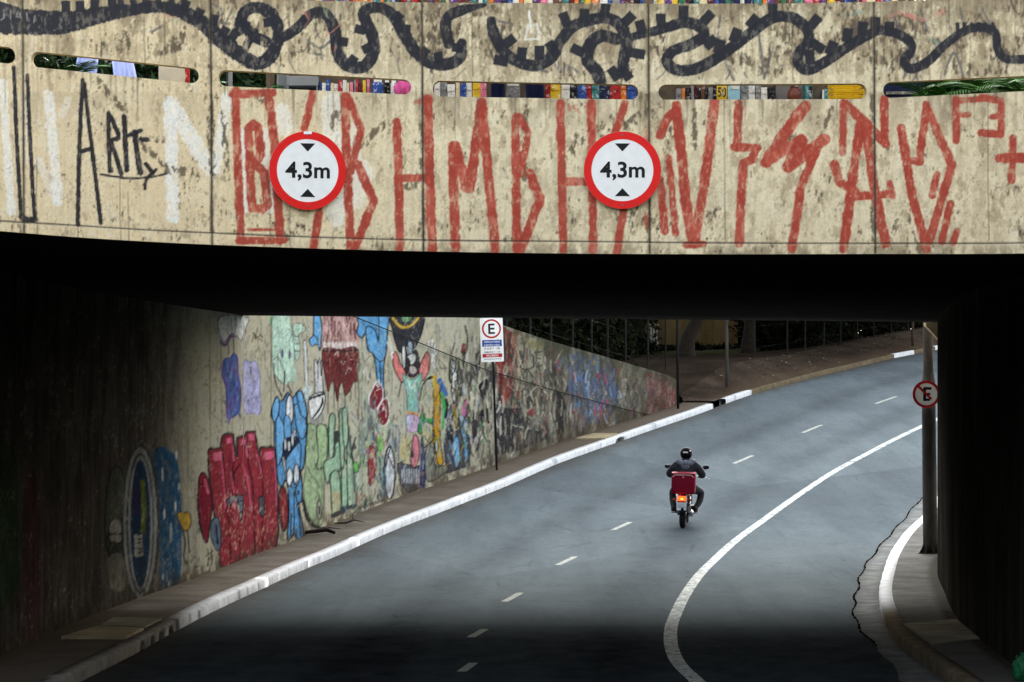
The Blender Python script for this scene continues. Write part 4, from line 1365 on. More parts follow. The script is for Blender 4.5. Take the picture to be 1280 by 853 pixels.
# --- tangle towards the sign post
ZK = 'H'
fl([(40, 160), (70, 60), (110, 40), (110, 240), (60, 260)], (164, 160, 136))
st([(24, 150), (40, 60), (80, 8)], 1.5)
fl([(170, 400), (240, 350), (332, 300), (336, 560), (250, 590), (190, 610)], (68, 70, 78), OUT, 1, smooth=False)
fl([(60, 460), (110, 420), (120, 560), (190, 560), (190, 600), (70, 660)], (120, 122, 110), OUT, 1.2)
st([(128, 60), (130, 200), (132, 400), (150, 540)], 9, OUT)
st([(128, 60), (130, 200), (132, 400), (150, 540)], 7.2, (178, 134, 38))
st([(110, 8), (118, 60), (128, 110)], 5, (190, 160, 48))
st([(150, 30), (172, 90), (184, 110)], 6.5, (62, 100, 160))
st([(160, 110), (175, 200), (165, 330)], 3.6, (52, 160, 66))
st([(188, 150), (196, 200), (182, 260)], 3.4, (30, 32, 36))
fl([(40, 300), (105, 310), (100, 400), (60, 440), (46, 440)], (178, 172, 140), OUT, 1.2)
el((108, 370), 12, 44, (60, 48, 40), (150, 120, 40), 1.5)
el((128, 440), 9, 44, (180, 180, 160), OUT, 1)
fl([(218, 180), (248, 175), (262, 220), (258, 320), (244, 318), (232, 250)], (184, 142, 40), OUT, 1.2)
fl([(284, 210), (300, 160), (318, 150), (320, 200), (314, 260), (290, 250)], (184, 96, 150), OUT, 1.1)
fl([(262, 250), (290, 250), (318, 300), (320, 420), (300, 420), (275, 320)], (106, 158, 198), OUT, 1.2)
fl([(228, 430), (262, 380), (276, 520), (246, 578)], (104, 164, 206), OUT, 1.3)
st([(312, 420), (318, 560)], 4, (92, 140, 180))
fl([(185, 340), (215, 300), (235, 360), (240, 420), (200, 410)], (36, 38, 44))
fl([(200, 190), (215, 200), (212, 290), (196, 280)], (200, 200, 194), OUT, 1)
mu.scrabble(Z_([(180, 180), (240, 240), (240, 400), (185, 400)]), 20, [(30, 32, 36), (70, 72, 80), (180, 180, 176)], 18, 5, 14, .8, 2)
st([(325, 260), (330, 340), (332, 420)], 4, (160, 166, 140))
ZK = 'G'
fl([(168, 310), (196, 318), (206, 420), (192, 440), (206, 530), (190, 570), (170, 500), (176, 420)], (196, 198, 194), OUT, 1.2)
for pts in ([(172, 340), (200, 380)], [(200, 340), (176, 400)], [(172, 470), (202, 500)], [(200, 460), (176, 520)]): st(pts, 1.1)
st([(165, 290), (160, 400), (165, 440)], 3, (52, 56, 46))
st([(215, 310), (225, 370), (218, 400)], 2.6, (90, 104, 60))
mu.scrabble([(570, 440), (660, 440), (660, 580), (590, 590), (575, 520)], 150, [(170, 168, 150), (150, 146, 128), (64, 62, 60), (188, 186, 170), (110, 106, 94), (90, 88, 82)], 19, 8, 36, 1, 4, .05, .7)
for pts, c in (([(342, 462), (395, 420), (398, 470), (384, 522), (360, 540)], (32, 32, 34)), ([(350, 640), (372, 610), (376, 690), (360, 700)], (32, 32, 34)), ([(385, 590), (400, 600), (410, 690), (395, 690)], (40, 40, 42)), ([(300, 700), (340, 690), (345, 853), (310, 853)], (52, 52, 54)), ([(320, 230), (345, 240), (340, 300), (326, 310)], (60, 60, 58))):
    fl(pts, c)
for x, y0, y1 in ((298, 370, 700), (325, 380, 660), (410, 360, 440), (375, 700, 800), (430, 640, 740)): st([(x, y0), (x + 4, (y0 + y1) / 2), (x, y1)], 4, (176, 174, 156), a=.8)
st([(236, 250), (248, 200), (254, 260)], 3, (120, 60, 60))
el((262, 420), 10, 34, (70, 66, 60))
fl([(212, 470), (240, 470), (240, 530), (214, 530)], (72, 68, 64), smooth=False)
st([(30, 420), (50, 408)], 2)

# --- beyond the parking sign
ZK = 'K'
mu.blend(full, sstep(655, 690, Um) * sstep(.4, .65, ver) * .55, (62, 58, 52))
fl([(-60, 60), (50, 80), (90, 140), (92, 300), (62, 400), (30, 540), (-10, 560), (-40, 500)], (138, 52, 50), wear=.25)
mu.scrabble(Z_([(-30, 100), (80, 130), (80, 330), (10, 520), (-30, 500)]), 30, [(150, 66, 60), (110, 42, 42), (166, 100, 84)], 20, 8, 28, 1, 4, .05)
fl([(48, 100), (130, 115), (120, 420), (90, 520), (50, 450)], (166, 126, 108), a=.8)
fl([(90, 115), (130, 118), (262, 152), (262, 420), (240, 500), (216, 580), (206, 700), (170, 716), (120, 590), (104, 450), (92, 380)], (178, 174, 150), wear=.1)
fl([(130, 125), (262, 155), (258, 190), (150, 180)], (178, 168, 112), a=.7)
for pts in ([(104, 205), (112, 260), (120, 230)], [(108, 300), (128, 330), (165, 326), (196, 308), (200, 270), (186, 230)], [(152, 190), (150, 260)], [(155, 326), (130, 360), (122, 420)], [(160, 330), (184, 380), (196, 440)], [(112, 480), (130, 460), (160, 470)], [(118, 500), (160, 505)], [(196, 470), (208, 560), (190, 570)], [(204, 220), (250, 210)], [(210, 250), (240, 260)], [(210, 310), (250, 300)], [(205, 345), (240, 360)], [(165, 660), (185, 690)], [(145, 650), (168, 700)]):
    st(pts, 1.3, (44, 42, 42))
fl([(145, 510), (168, 510), (170, 590), (146, 580)], (40, 40, 42))
fl([(164, 600), (202, 596), (200, 642), (166, 636)], (148, 52, 54))
fl([(-60, 560), (20, 590), (110, 590), (150, 710), (290, 745), (290, 790), (100, 870), (-60, 900)], (46, 48, 54), smooth=False)
for k in range(5): st([(56 + k * 50, 700 + k * 10), (84 + k * 50, 708 + k * 10)], 1.8, (184, 184, 172))
mu.scrabble(Z_([(60, 730), (150, 750), (150, 840), (70, 853)]), 18, [(150, 140, 116), (176, 166, 140), (130, 96, 60)], 21, 4, 14, .8, 2)
mu.scrabble(Z_([(270, 150), (440, 220), (440, 740), (290, 800)]), 110, [(64, 60, 54), (90, 86, 76), (46, 46, 48), (116, 112, 98), (140, 136, 122), (70, 64, 56)], 22, 10, 40, 1, 4, .05, .6)
fl([(290, 560), (330, 560), (345, 700), (320, 800), (285, 800)], (134, 132, 120), a=.8, streak=.4)
fl([(350, 480), (410, 560), (410, 720), (350, 750)], (40, 40, 42), a=.8)
el((360, 300), 16, 30, (96, 116, 150))
BLU = [(66, 88, 140), (86, 116, 168), (110, 146, 180), (58, 72, 116), (140, 130, 150), (100, 104, 110), (150, 150, 140), (90, 96, 120)]
mu.scrabble(Z_([(450, 230), (580, 250), (750, 330), (760, 620), (560, 680), (450, 640)]), 190, BLU, 23, 6, 24, .9, 3, .15, .8)
for x, y, c in ((465, 380, (150, 52, 66)), (625, 370, (168, 60, 110)), (465, 610, (140, 60, 70)), (460, 275, (180, 160, 100)), (600, 285, (176, 160, 120)), (500, 560, (80, 150, 190))): el((x, y), 13, 18, c)
mu.scrabble(Z_([(430, 600), (760, 590), (760, 740), (470, 760)]), 60, [(150, 120, 96), (120, 92, 72), (96, 84, 76), (60, 54, 50), (176, 150, 120)], 24, 4, 18, .8, 2.6, .1, .7)
ZK = 'L'
mu.scrabble(Z_([(150, 150), (430, 230), (440, 600), (200, 660)]), 90, [(96, 92, 78), (80, 76, 66), (116, 110, 94), (64, 62, 56), (130, 124, 108)], 25, 6, 30, .8, 3, .06, .6)
fl([(430, 240), (560, 260), (690, 330), (690, 510), (470, 572), (452, 400)], (132, 72, 78), a=.85, wear=.3)
mu.scrabble(Z_([(440, 260), (690, 340), (690, 510), (470, 560)]), 50, [(150, 90, 96), (104, 64, 72), (120, 110, 96), (150, 72, 60), (170, 160, 140)], 26, 5, 22, .8, 2.6, .06, .7)
fl([(248, 290), (286, 288), (282, 350), (276, 416), (250, 416)], (178, 176, 164), wear=.3)
st([(258, 310), (280, 330), (258, 350), (276, 370)], 1, (90, 88, 84))
# weathering: a web of thin tags, drips and overspray between and over the pieces
mu.tone = 0
DK = [(44, 42, 42), (70, 66, 60), (58, 60, 66)]
mu.scrabble([(262, 395), (600, 395), (600, 590), (262, 700)], 150, DK, 61, 4, 18, .5, 1.1, .4, .6)
mu.scrabble([(430, 500), (575, 470), (575, 590), (430, 640)], 190, DK + [(150, 170, 150), (186, 190, 186), (110, 150, 186), (140, 170, 200), (176, 130, 120), (98, 130, 110)], 62, 4, 16, .6, 1.8, .35, .75)
mu.scrabble([(560, 420), (640, 425), (690, 450), (690, 555), (575, 595)], 230, DK + [(34, 34, 36), (150, 148, 134), (186, 184, 172), (84, 82, 78)], 63, 6, 34, .7, 3, .08, .8)
mu.scrabble([(445, 395), (590, 395), (590, 480), (470, 520)], 60, DK + [(150, 180, 170), (186, 186, 176), (120, 150, 180)], 69, 5, 20, .5, 1.3, .3, .55)
mu.scrabble([(520, 480), (600, 470), (610, 585), (530, 608)], 90, DK + [(60, 140, 70), (190, 150, 60), (110, 150, 190), (180, 110, 150)], 64, 4, 14, .6, 1.6, .4, .8)
mu.scrabble([(640, 425), (850, 485), (845, 505), (690, 555), (640, 572)], 200, DK + [(120, 116, 104), (90, 98, 120), (150, 140, 124), (104, 80, 72)], 65, 4, 22, .5, 1.6, .15, .65)
for k in range(90):
    r_ = random.Random(900 + k)
    u_, v_ = r_.uniform(265, 690), r_.uniform(430, 620)
    mu.stroke([(u_, v_), (u_ + r_.uniform(-.5, .5), v_ + r_.uniform(8, 40))], [1.3, .5], r_.choice(DK), r_.uniform(.2, .5), .3)
pw = rank(fbm(h, w, 7, 3.4, 66, 4, .65) + .3 * fbm(h, w, 40, 30, 67, 2))
mu.blend(full, cover(pw, .045, .01) * .6, (176, 170, 146))       # peeled spots
mu.blend(full, cover(1 - pw, .05, .012) * .55, (70, 66, 58))
mu.blend(full, sstep(575, 680, Um) * (.16 + .30 * rank(fbm(h, w, 60, 26, 71, 4))), (54, 52, 47))  # tree crowns' shade painted over the far pieces
mu.scrabble([(702, 440), (778, 462), (782, 520), (716, 545)], 90, [(84, 116, 176), (120, 156, 196), (66, 84, 140), (170, 170, 170), (176, 70, 110), (40, 44, 60)], 81, 4, 16, .6, 1.8, .3, .9)
mu.scrabble([(640, 430), (700, 440), (690, 540), (645, 560)], 60, [(40, 40, 42), (186, 180, 160), (160, 64, 58), (206, 200, 180)], 82, 4, 18, .6, 1.6, .35, .85)
mu.scrabble([(668, 470), (720, 470), (720, 545), (672, 555)], 60, [(150, 146, 130), (120, 116, 104), (34, 34, 36), (176, 172, 156)], 83, 6, 26, .6, 2, .08, .8)
mu.scrabble([(776, 462), (846, 482), (842, 508), (782, 524)], 60, [(60, 56, 50), (160, 96, 100), (170, 160, 140), (110, 120, 130), (40, 38, 36)], 84, 4, 14, .5, 1.4, .2, .85)
mu.scrabble([(576, 420), (640, 425), (642, 575), (585, 590)], 110, [(32, 32, 34), (200, 198, 184), (160, 158, 144), (50, 50, 50)], 85, 5, 24, .7, 2.4, .15, .85)
# damp and dirt along the foot, grime streaks over everything
foot = np.clip(1 - (vbase - Vm) / 26, 0, 1) * (Vm < vbase + 3)
mu.blend(full, foot * sstep(.35, .6, mid) * .75, (66, 56, 46))
mu.blend(full, sstep(.58, .74, ver) * (.18 + .25 * far), (70, 64, 54))
mu.blend(full, np.clip((fine - .52) * 2, 0, 1) * (.2 + .1 * far), (70, 66, 58))
mu.blend(full, np.clip((.46 - fine) * 2, 0, 1) * .16, (196, 190, 166))
tp = 1 - sstep(0, 26, Vm - np.interp(np.linspace(-40, 870, w), [600, 632, 690, 770, 835, 870], [394, 408, 427, 450, 469, 480])[None, :])
mu.blend(full, tp * sstep(585, 620, Um) * sstep(.3, .6, mid) * .6, (58, 60, 46))

soot_shade = rank(fbm(h, w, 90, 14, 31, 4, .6))
mu.blend(full, tun * (.10 + .30 * soot_shade), (34, 31, 29))  # underpass shade and soot darkened over the murals too
t = NT('painted_wall_concrete')
n1 = t.noise(30, 6, .65)
n2 = t.noise(6, 5, .6, (1, 1, .3))
c = t.mix(1.0, t.attr('paint', 'Color'), t.ramp(n1, [(.25, (.74, .74, .74)), (.75, (1.12, 1.12, 1.12))]), 'MULTIPLY')
t.bump(t.math('ADD', n1, n2), .4, .015)
M_MURAL = t.done(c, .95, spec=0.0)
M_WCONC = concrete('wall_plain_concrete', S(112, 106, 92), .6)

# ---- geometry: a curved wall, rows from foot to top
ul = np.concatenate([np.arange(-60, 850, 1.25), [849.0]])
# x of the foot as a function of y -> walk along y so that columns follow the image columns
yy = np.linspace(20, 100, 4000)
x_wl0 = x_wl
uu = 640 + F * x_wl(yy) / yy
ywall = np.interp(ul, uu, yy)
ywall = np.concatenate([np.arange(-30, ywall[0] - .2, .5), ywall])
xw = x_wl(ywall)
uw = 640 + F * xw / ywall
vtp = np.interp(uw, [600, 632, 690, 770, 835, 850], [394, 408, 427, 450, 469, 477.5])
zt = EYE + (HV - vtp) * ywall / F
z600 = EYE + (HV - 394) * float(np.interp(600, uu, yy)) / F
zt = np.where(uw < 600, z600 + .004 * (600 - np.maximum(uw, 265)) * .5, zt)
under = ywall < YFAR + .0
zt = np.where(under, soffit_z(xw) + .05, zt)
zb = np.interp(ywall, _gd, _gz) - .05
nr = 190
kk = np.linspace(0, 1, nr)[:, None]
ZZ = zb[None, :] * (1 - kk) + zt[None, :] * kk
P = np.stack([np.broadcast_to(xw, ZZ.shape), np.broadcast_to(ywall, ZZ.shape), ZZ], -1).reshape(-1, 3)
um = np.broadcast_to(uw, ZZ.shape).ravel()
vm_ = (HV - (ZZ - EYE) * F / ywall[None, :]).ravel()
ncw = len(ywall)
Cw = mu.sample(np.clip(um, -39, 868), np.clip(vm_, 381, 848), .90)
Qs = [grid_faces(nr, ncw, 0)]
mi = [np.zeros(len(Qs[0]), int)]
VV = [P]
n0 = len(P)
sel = list(range(0, ncw, 12)) + [ncw - 1]
tk = .38
bk = np.array([[xw[i], ywall[i], zt[i]] for i in sel] + [[xw[i] - tk, ywall[i], zt[i]] for i in sel] + [[xw[i] - tk, ywall[i], zb[i]] for i in sel])
VV.append(bk)
ns = len(sel)
q = grid_faces(3, ns, n0)
Qs.append(q)
e = [n0 + ns - 1, n0 + 2 * ns - 1, n0 + 3 * ns - 1]
bc = len(P) + len(bk)
VV.append(np.array([[xw[-1], ywall[-1], zb[-1]]]))
Qs.append(np.array([[bc, e[0], e[1], e[2]]]))
mi += [np.ones(len(q), int), np.ones(1, int)]
ncol = len(bk) + 1
Cw = np.concatenate([Cw, np.repeat(np.array([[*S(112, 106, 92), 1.0]]), ncol, 0)])
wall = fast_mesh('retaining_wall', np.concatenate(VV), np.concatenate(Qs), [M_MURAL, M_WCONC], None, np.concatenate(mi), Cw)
tag(wall, 'long curved retaining wall covered with colourful cartoon murals and red block letters beside the sidewalk', 'wall', kind='thing')

# ---- right abutment wall of the overpass
ys = np.concatenate([np.arange(-30, 58, .4), [58.0]])
nr = 24
P = []
za = lambda x: soffit_z(x) + .05
for k in range(nr):
    for y in ys:
        x = float(x_pier(y))
        P.append((x, y, -.05 + (za(x) + .05) * k / (nr - 1)))
ny = len(ys)
q = [grid_faces(nr, ny, 0, True)]
tki = [(x_pier(y), y) for y in ys]
n0 = len(P)
for zf in (0, 1):
    for (x, y) in tki: P.append((float(x) + 1.4, y, za(x) if zf else -.05))
q.append(grid_faces(2, ny, n0))
iT = (nr - 1) * ny
q.append(np.array([[iT + k, iT + k + 1, n0 + ny + k + 1, n0 + ny + k] for k in range(ny - 1)]))
for c_, fl_ in ((0, False), (ny - 1, True)):
    q.append(np.array([[c_, n0 + c_, n0 + ny + c_, iT + c_][::-1 if fl_ else 1]]))
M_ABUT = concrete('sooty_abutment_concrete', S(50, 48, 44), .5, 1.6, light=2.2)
ab = thing('abutment_wall', 'dark sooty concrete abutment wall carrying the bridge on the right of the road', 'wall', (6.2, 45, 0))
ab['kind'] = 'thing'
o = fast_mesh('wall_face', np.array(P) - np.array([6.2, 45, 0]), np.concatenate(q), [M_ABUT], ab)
bm = bmesh.new()      # sloping corbel under the slab, catching light on its edge
Mx = Matrix.Translation((7.62, 57.62, 4.55)) @ Matrix(((1, 0, 0), (0, 0, 1), (0, 1, 0))).to_4x4()
add_prism(bm, [(-.17, .0), (.5, .0), (.5, -.75), (.12, -.36), (-.16, -.06)], .3, Mx)
obj('corbel', bm, M_PCONC, ab, loc=(-6.2, -45, 0))

# ---- bank of earth behind the wall and beyond the fence
Lp = []
for y in np.arange(40, 96.2, 1.0):
    i = int(np.argmin(abs(ywall - y)))
    Lp.append((xw[i] - tk + .05, y, (zt[i] if not under[i] else 5.4) - .06))
for y in np.arange(96.3, 152, .9): Lp.append((float(fx(max(y, 97.5))) + .05, y, fence_z(y) - .01))
P, D = [], []
offs = [0, .6, 1.5, 3, 6, 14, 40, 120]
for i, (x, y, z) in enumerate(Lp):
    a, b = Lp[max(i - 1, 0)], Lp[min(i + 1, len(Lp) - 1)]
    for o in offs:
        P.append((x - o * .95, y + o * .3, z + (min(z, 4.75 + .004 * (y - 110)) - z) * min(1, max(0, (o - .5) / 4))))
        D.append(.1)
tag(fast_mesh('bank', P, grid_faces(len(Lp), len(offs), 0, True), M_HUMUS, attrs={'dust': D}, smooth=True), kind='structure')
# ================================================================== signs, poles, fence, planting beyond the wall
M_SWHITE = simple('sign_white', S(240, 240, 237), .45, var=.05)
M_SRED = simple('sign_red', S(222, 30, 26), .45, var=.06)
M_SRED2 = simple('faded_sign_red', S(176, 30, 36), .5, var=.1)
M_SBLACK = simple('sign_black', S(22, 22, 24), .5, var=.1)
M_SBLUE = simple('sign_blue', S(40, 72, 150), .5, var=.08)
M_STEEL = simple('galvanised_steel', S(112, 114, 112), .5, .6, var=.25)
t = NT('rusty_pole_steel')
a = t.noise(3.5, 6, .65, (1, 1, .3))
M_POLE = t.done(t.ramp(a, [(.3, S(56, 52, 49)), (.5, S(76, 72, 68)), (.75, S(102, 98, 93))]), .85, .0, spec=.08)
M_DARKPOLE = simple('dark_post_paint', S(32, 33, 32), .85, var=.3, spec=.03)
M_RUST = simple('brown_post_paint', S(78, 64, 52), .8, var=.3)


def face_matrix(p, n):
    """local x right, y up, z along n (out of the sign face)"""
    n = Vector(n).normalized()
    x = Vector((0, 0, 1)).cross(n).normalized()
    y = n.cross(x)
    return Matrix((x, y, n)).transposed().to_4x4()


def circle(r, n=64):
    return [(r * math.cos(2 * PI * k / n), r * math.sin(2 * PI * k / n)) for k in range(n)]


def ball_bolt(bm, M, x, y, z=.004):
    add_ell(bm, M @ Vector((x, y, z)), (.009, .006, .009), 8, 6)


# ---- two clearance signs on the parapet
def height_sign(u, v, Rs, label, tag_sticker):
    d = float(d_fas(u))
    du = 6
    p0, p1 = W(u - du, v, float(d_fas(u - du))), W(u + du, v, float(d_fas(u + du)))
    tv = p1 - p0
    n = Vector((tv.y, -tv.x, 0)).normalized()
    p = W(u, v, d - .06)
    th = thing('height_limit_sign', label, 'road sign', p, group='clearance signs on the parapet')
    M = face_matrix(p, n)
    bm = bmesh.new()
    add_prism(bm, circle(Rs, 72), .004, M)
    obj('plate', bm, M_SWHITE, th)
    bm = bmesh.new()
    add_annulus(bm, Rs * .80, Rs * .998, .002, M @ Matrix.Translation((0, 0, .0042)), 72)
    obj('red_ring', bm, M_SRED, th)
    bm = bmesh.new()
    Mz = M @ Matrix.Translation((0, 0, .0045))
    px = Rs / 48.5
    add_prism(bm, [(-9.5 * px, 33.5 * px), (0, 23.5 * px), (9.5 * px, 33.5 * px)], .0015, Mz)
    obj('arrow', bm, M_SBLACK, th)
    bm = bmesh.new()
    add_prism(bm, [(-9.5 * px, -32.5 * px), (9.5 * px, -32.5 * px), (0, -22.5 * px)], .0015, Mz)
    obj('arrow', bm, M_SBLACK, th)
    text_mesh('lettering', '4,3m', .2, Mz @ Matrix.Translation((0, -1.0 * px, 0)), M_SBLACK, th, bold=.0046, width=56 * px, height=23.5 * px)
    for x in (-.16, .16):
        bm = bmesh.new()
        add_box(bm, M @ Vector((x, 0, -.03)), (.035, .055, .5), M.to_3x3() @ Matrix(((1, 0, 0), (0, 0, 1), (0, 1, 0))))
        obj('bracket', bm, M_STEEL, th)
    for x, y in ((.0, .345), (.0, -.345)):
        bm = bmesh.new()
        ball_bolt(bm, M, x, y, .007)
        obj('bolt', bm, M_STEEL, th)
    if tag_sticker:
        bm = bmesh.new()
        add_prism(bm, [(-.04, .352), (.04, .356), (.04, .382), (-.04, .378)], .0012, M @ Matrix.Translation((0, 0, .0066)))
        obj('sticker', bm, M_SWHITE, th)


height_sign(384.5, 213.5, .382, '4,3m clearance sign with a small white sticker on its top rim', True)
height_sign(778, 213, .381, '4,3m clearance sign with a clean red rim and no sticker', False)

# ---- parking sign on the left sidewalk
pb = G(621, 588, .146)
d = pb.y
s = F / d
th = thing('parking_sign', 'white rectangular parking sign with a ringed E before the mural wall', 'parking sign', pb)
bm = bmesh.new()
ptop = W(614.6, 399, d) - pb
add_tube(bm, [(0, 0, -.02), ptop * .5, ptop], .028, 10)
obj('post', bm, M_DARKPOLE, th)
M = face_matrix(None, (0.10, -1, 0)) @ Matrix.Rotation(R(2.0), 4, 'Z')
pc = W(614.8, 425, d - .05) - pb
M = Matrix.Translation(pc) @ M
wd_, ht_ = 28.6 / s, 55 / s


def rrect(w_, h_, r_, n=6):
    o = []
    for cx, cy, a0 in ((w_ / 2 - r_, h_ / 2 - r_, 0), (-w_ / 2 + r_, h_ / 2 - r_, 90), (-w_ / 2 + r_, -h_ / 2 + r_, 180), (w_ / 2 - r_, -h_ / 2 + r_, 270)):
        for k in range(n + 1): o.append((cx + r_ * math.cos(R(a0 + 90 * k / n)), cy + r_ * math.sin(R(a0 + 90 * k / n))))
    return o


bm = bmesh.new()
add_prism(bm, rrect(wd_, ht_, .03), .004, M)
obj('plate', bm, M_SWHITE, th)
px = 1 / s
Mz = M @ Matrix.Translation((0, 0, .0046))
bm = bmesh.new()
add_annulus(bm, 9.8 * px, 12.0 * px, .0015, Mz @ Matrix.Translation((0, 13.8 * px, 0)))
obj('red_ring', bm, M_SRED2, th)
text_mesh('letter', 'E', .2, Mz @ Matrix.Translation((0, 13.8 * px, 0)), M_SBLACK, th, bold=.004, width=8.2 * px, height=12.8 * px)
for name, y0, hh, m_ in (('blue_panel', -4.2, 8.2, M_SBLUE), ('red_panel', -19.6, 4.6, M_SRED2)):
    bm = bmesh.new()
    add_prism(bm, [(-12.3 * px, (y0 - hh / 2) * px), (12.3 * px, (y0 - hh / 2) * px), (12.3 * px, (y0 + hh / 2) * px), (-12.3 * px, (y0 + hh / 2) * px)], .0015, Mz)
    obj(name, bm, m_, th)
Mt = M @ Matrix.Translation((0, 0, .0066))
for body, y, m_, ww, hh in (('OBRIGATÓRIO', -2.3, M_SWHITE, 20, 2.6), ('CARTÃO AZUL', -6.3, M_SWHITE, 20, 2.6), ('2ª A 6ª 7 - 19h', -10.9, M_SBLACK, 20, 2.5), ('SÁBADO 7 - 13h', -15.0, M_SBLACK, 20, 2.5), ('PROIBIDO', -19.6, M_SWHITE, 15, 2.6)):
    text_mesh('lettering', body, .05, Mt @ Matrix.Translation((0, y * px, 0)), m_, th, width=ww * px, height=hh * px, bold=.0006)
bm = bmesh.new()
for k in range(9):
    x = -10 + k * 2.4
    add_box(bm, Mt @ Vector(((x + .6) * px, -24.0 * px, 0)), (1.7 * px, .002, .8 * px))
obj('fine_print', bm, M_SBLACK, th)
for y in (20, -20):
    bm = bmesh.new()
    add_torus(bm, ptop + Vector((0, 0, (y - 26) * px)), .034, .007, 'Z', 14, 6)
    obj('clamp', bm, M_STEEL, th)

# ---- steel pole and no-parking sign on the right
pp = G(1163, 692, .146)
s = F / pp.y
th = thing('steel_pole', 'tall dark steel pole with a flared foot standing on the right sidewalk', 'pole', pp)
bm = bmesh.new()
r1 = 9.2 / s
lean = Vector((-3.2 / s, 0, 4.15))
add_tube(bm, [(0, 0, 0), lean * .12, lean * .66, lean * .72, lean * .76, lean * .8, lean, lean * 1.9], [r1 * .97, r1, r1 * .95, r1 * .98, r1 * .92, r1 * .70, r1 * .66, r1 * .6], 20)
obj('shaft', bm, M_POLE, th, True)
bm = bmesh.new()
for k in range(8):
    a = 2 * PI * k / 8 + .2
    x, y = math.cos(a), math.sin(a)
    Mx = Matrix(((x, 0, -y, 0), (y, 0, x, 0), (0, 1, 0, 0), (0, 0, 0, 1))) @ Matrix.Translation((0, 0, -.006))
    add_prism(bm, [(r1 * .9, .012), (r1 + .085, .012), (r1 + .03, .1), (r1 * .9, .22)], .012, Mx)
add_prism(bm, circle(r1 + .1, 20), .012)
obj('foot_flange', bm, M_POLE, th)
ps = W(1158, 493, pp.y - r1 - .05)
th = thing('no_parking_sign', 'small round sign with a crossed-out letter E strapped to the dark steel pole', 'road sign', ps)
M = face_matrix(None, (-.16, -1, .05))
Rs = 17.2 / s
px = 1 / s
bm = bmesh.new()
add_prism(bm, circle(Rs, 48), .004, M)
obj('plate', bm, M_SWHITE, th)
Mz = M @ Matrix.Translation((0, 0, .0046))
bm = bmesh.new()
add_annulus(bm, Rs * .80, Rs * .998, .002, Mz, 48)
obj('red_ring', bm, M_SRED2, th)
bm = bmesh.new()
for x, y, a_, b_ in ((-2.2, 0, 3.6, 17), (1.6, 7.2, 9.5, 3.2), (.8, .2, 8, 2.8), (.6, -6.9, 7.5, 3.0)):
    add_prism(bm, [((x - a_ / 2) * px, (y - b_ / 2) * px), ((x + a_ / 2) * px, (y - b_ / 2) * px), ((x + a_ / 2) * px, (y + b_ / 2) * px), ((x - a_ / 2) * px, (y + b_ / 2) * px)], .0012 + .0002 * (x > 0) + .0002 * (y > 1), Mz)
obj('letter', bm, M_SBLACK, th)
bm = bmesh.new()
Ms = M @ Matrix.Translation((0, 0, .0068)) @ Matrix.Rotation(R(-45), 4, 'Z')
add_prism(bm, [(-Rs * .84, -.022), (Rs * .5, -.022), (Rs * .52, .02), (-Rs * .84, .022)], .001, Ms)
obj('slash', bm, M_SRED2, th)
for z in (-.12, .12):
    bm = bmesh.new()
    add_torus(bm, (0, r1 + .05, z), r1 + .012, .01, 'Z', 24, 6)
    add_box(bm, (0, .024, z), (.05, .044, .03))
    obj('strap', bm, M_STEEL, th)

# ---- single posts at the roadside
for (u, v0, v1, wpx, mat, name, lab) in ((909, 489.5, 330, 4.2, M_POLE, 'roadside_post', 'thin grey steel post at the kerb by the gap in the painted kerbstones'),
                                         (847.5, 511, 330, 3.6, M_DARKPOLE, 'roadside_post', 'thin dark post right at the low end of the mural wall'),
                                         (1141, 432.5, 345, 3.4, M_RUST, 'roadside_post', 'brown post on the far verge left of the steel pole')):
    dz = .146
    b_ = G(u, v0, dz) if u != 1141 else W(u, 431, 124)
    if u == 1141: b_.z = max(b_.z, zr(b_.y) + .15) - .05
    th = thing(name, lab, 'post', b_, group='single posts along the road')
    s = F / b_.y
    H = (v0 - v1) / s
    bm = bmesh.new()
    add_tube(bm, [(0, 0, -.05), (-.02, 0, H * .5), (-.03, 0, H)], wpx / 2 / s, 10)
    obj('shaft', bm, mat, th, True)
    bm = bmesh.new()
    add_ell(bm, (-.03, 0, H), (wpx / 2 / s * 1.15,) * 3, 10, 6)
    obj('cap', bm, mat, th, True)

# ---- wire fence along the top of the wall and the verge
th = thing('fence', 'wire fence of thin posts running above the mural wall and the dirt verge', 'fence', Lp[0])
org = Vector(Lp[0])
M_FPOST = simple('fence_post_paint', S(36, 37, 36), .9, var=.25, spec=.03)
tops = []
posts = []
for u in (613, 633.5, 663, 689, 716, 739.5, 759.5, 782, 810):
    y = float(np.interp(u, uu, yy)) + .25
    i = int(np.argmin(abs(ywall - y)))
    posts.append((Vector(((u - 640) * y / F, y, zt[i] - .3)), 3.4))
posts += [(W(u, v, d) + Vector((0, 0, -.12)), 2.6) for u, v, d in ((832, 458, 96.9), (943, 449, 106.2), (984, 442.5, 112), (1006.5, 438, 114.6), (1030, 433, 117.2), (1050.5, 430.5, 119.8), (1071.5, 425, 122.4), (1092, 421.5, 125.0), (1114, 417.5, 127.6), (1135, 413.5, 130.2))]
for p, wpx in posts:
    bm = bmesh.new()
    q = p - org
    H = 3.6
    add_tube(bm, [q, q + Vector((0, 0, H))], wpx * .36 * p.y / F, 8)
    obj('fence_post', bm, M_FPOST, th)
    tops.append((q, H))
bm = bmesh.new()
for z in (.5, 1.2, 1.9, 2.6, 3.3):
    add_tube(bm, [q + Vector((0, 0, z)) for q, H in tops], .003, 4)
obj('wire', bm, M_DARKPOLE, th)

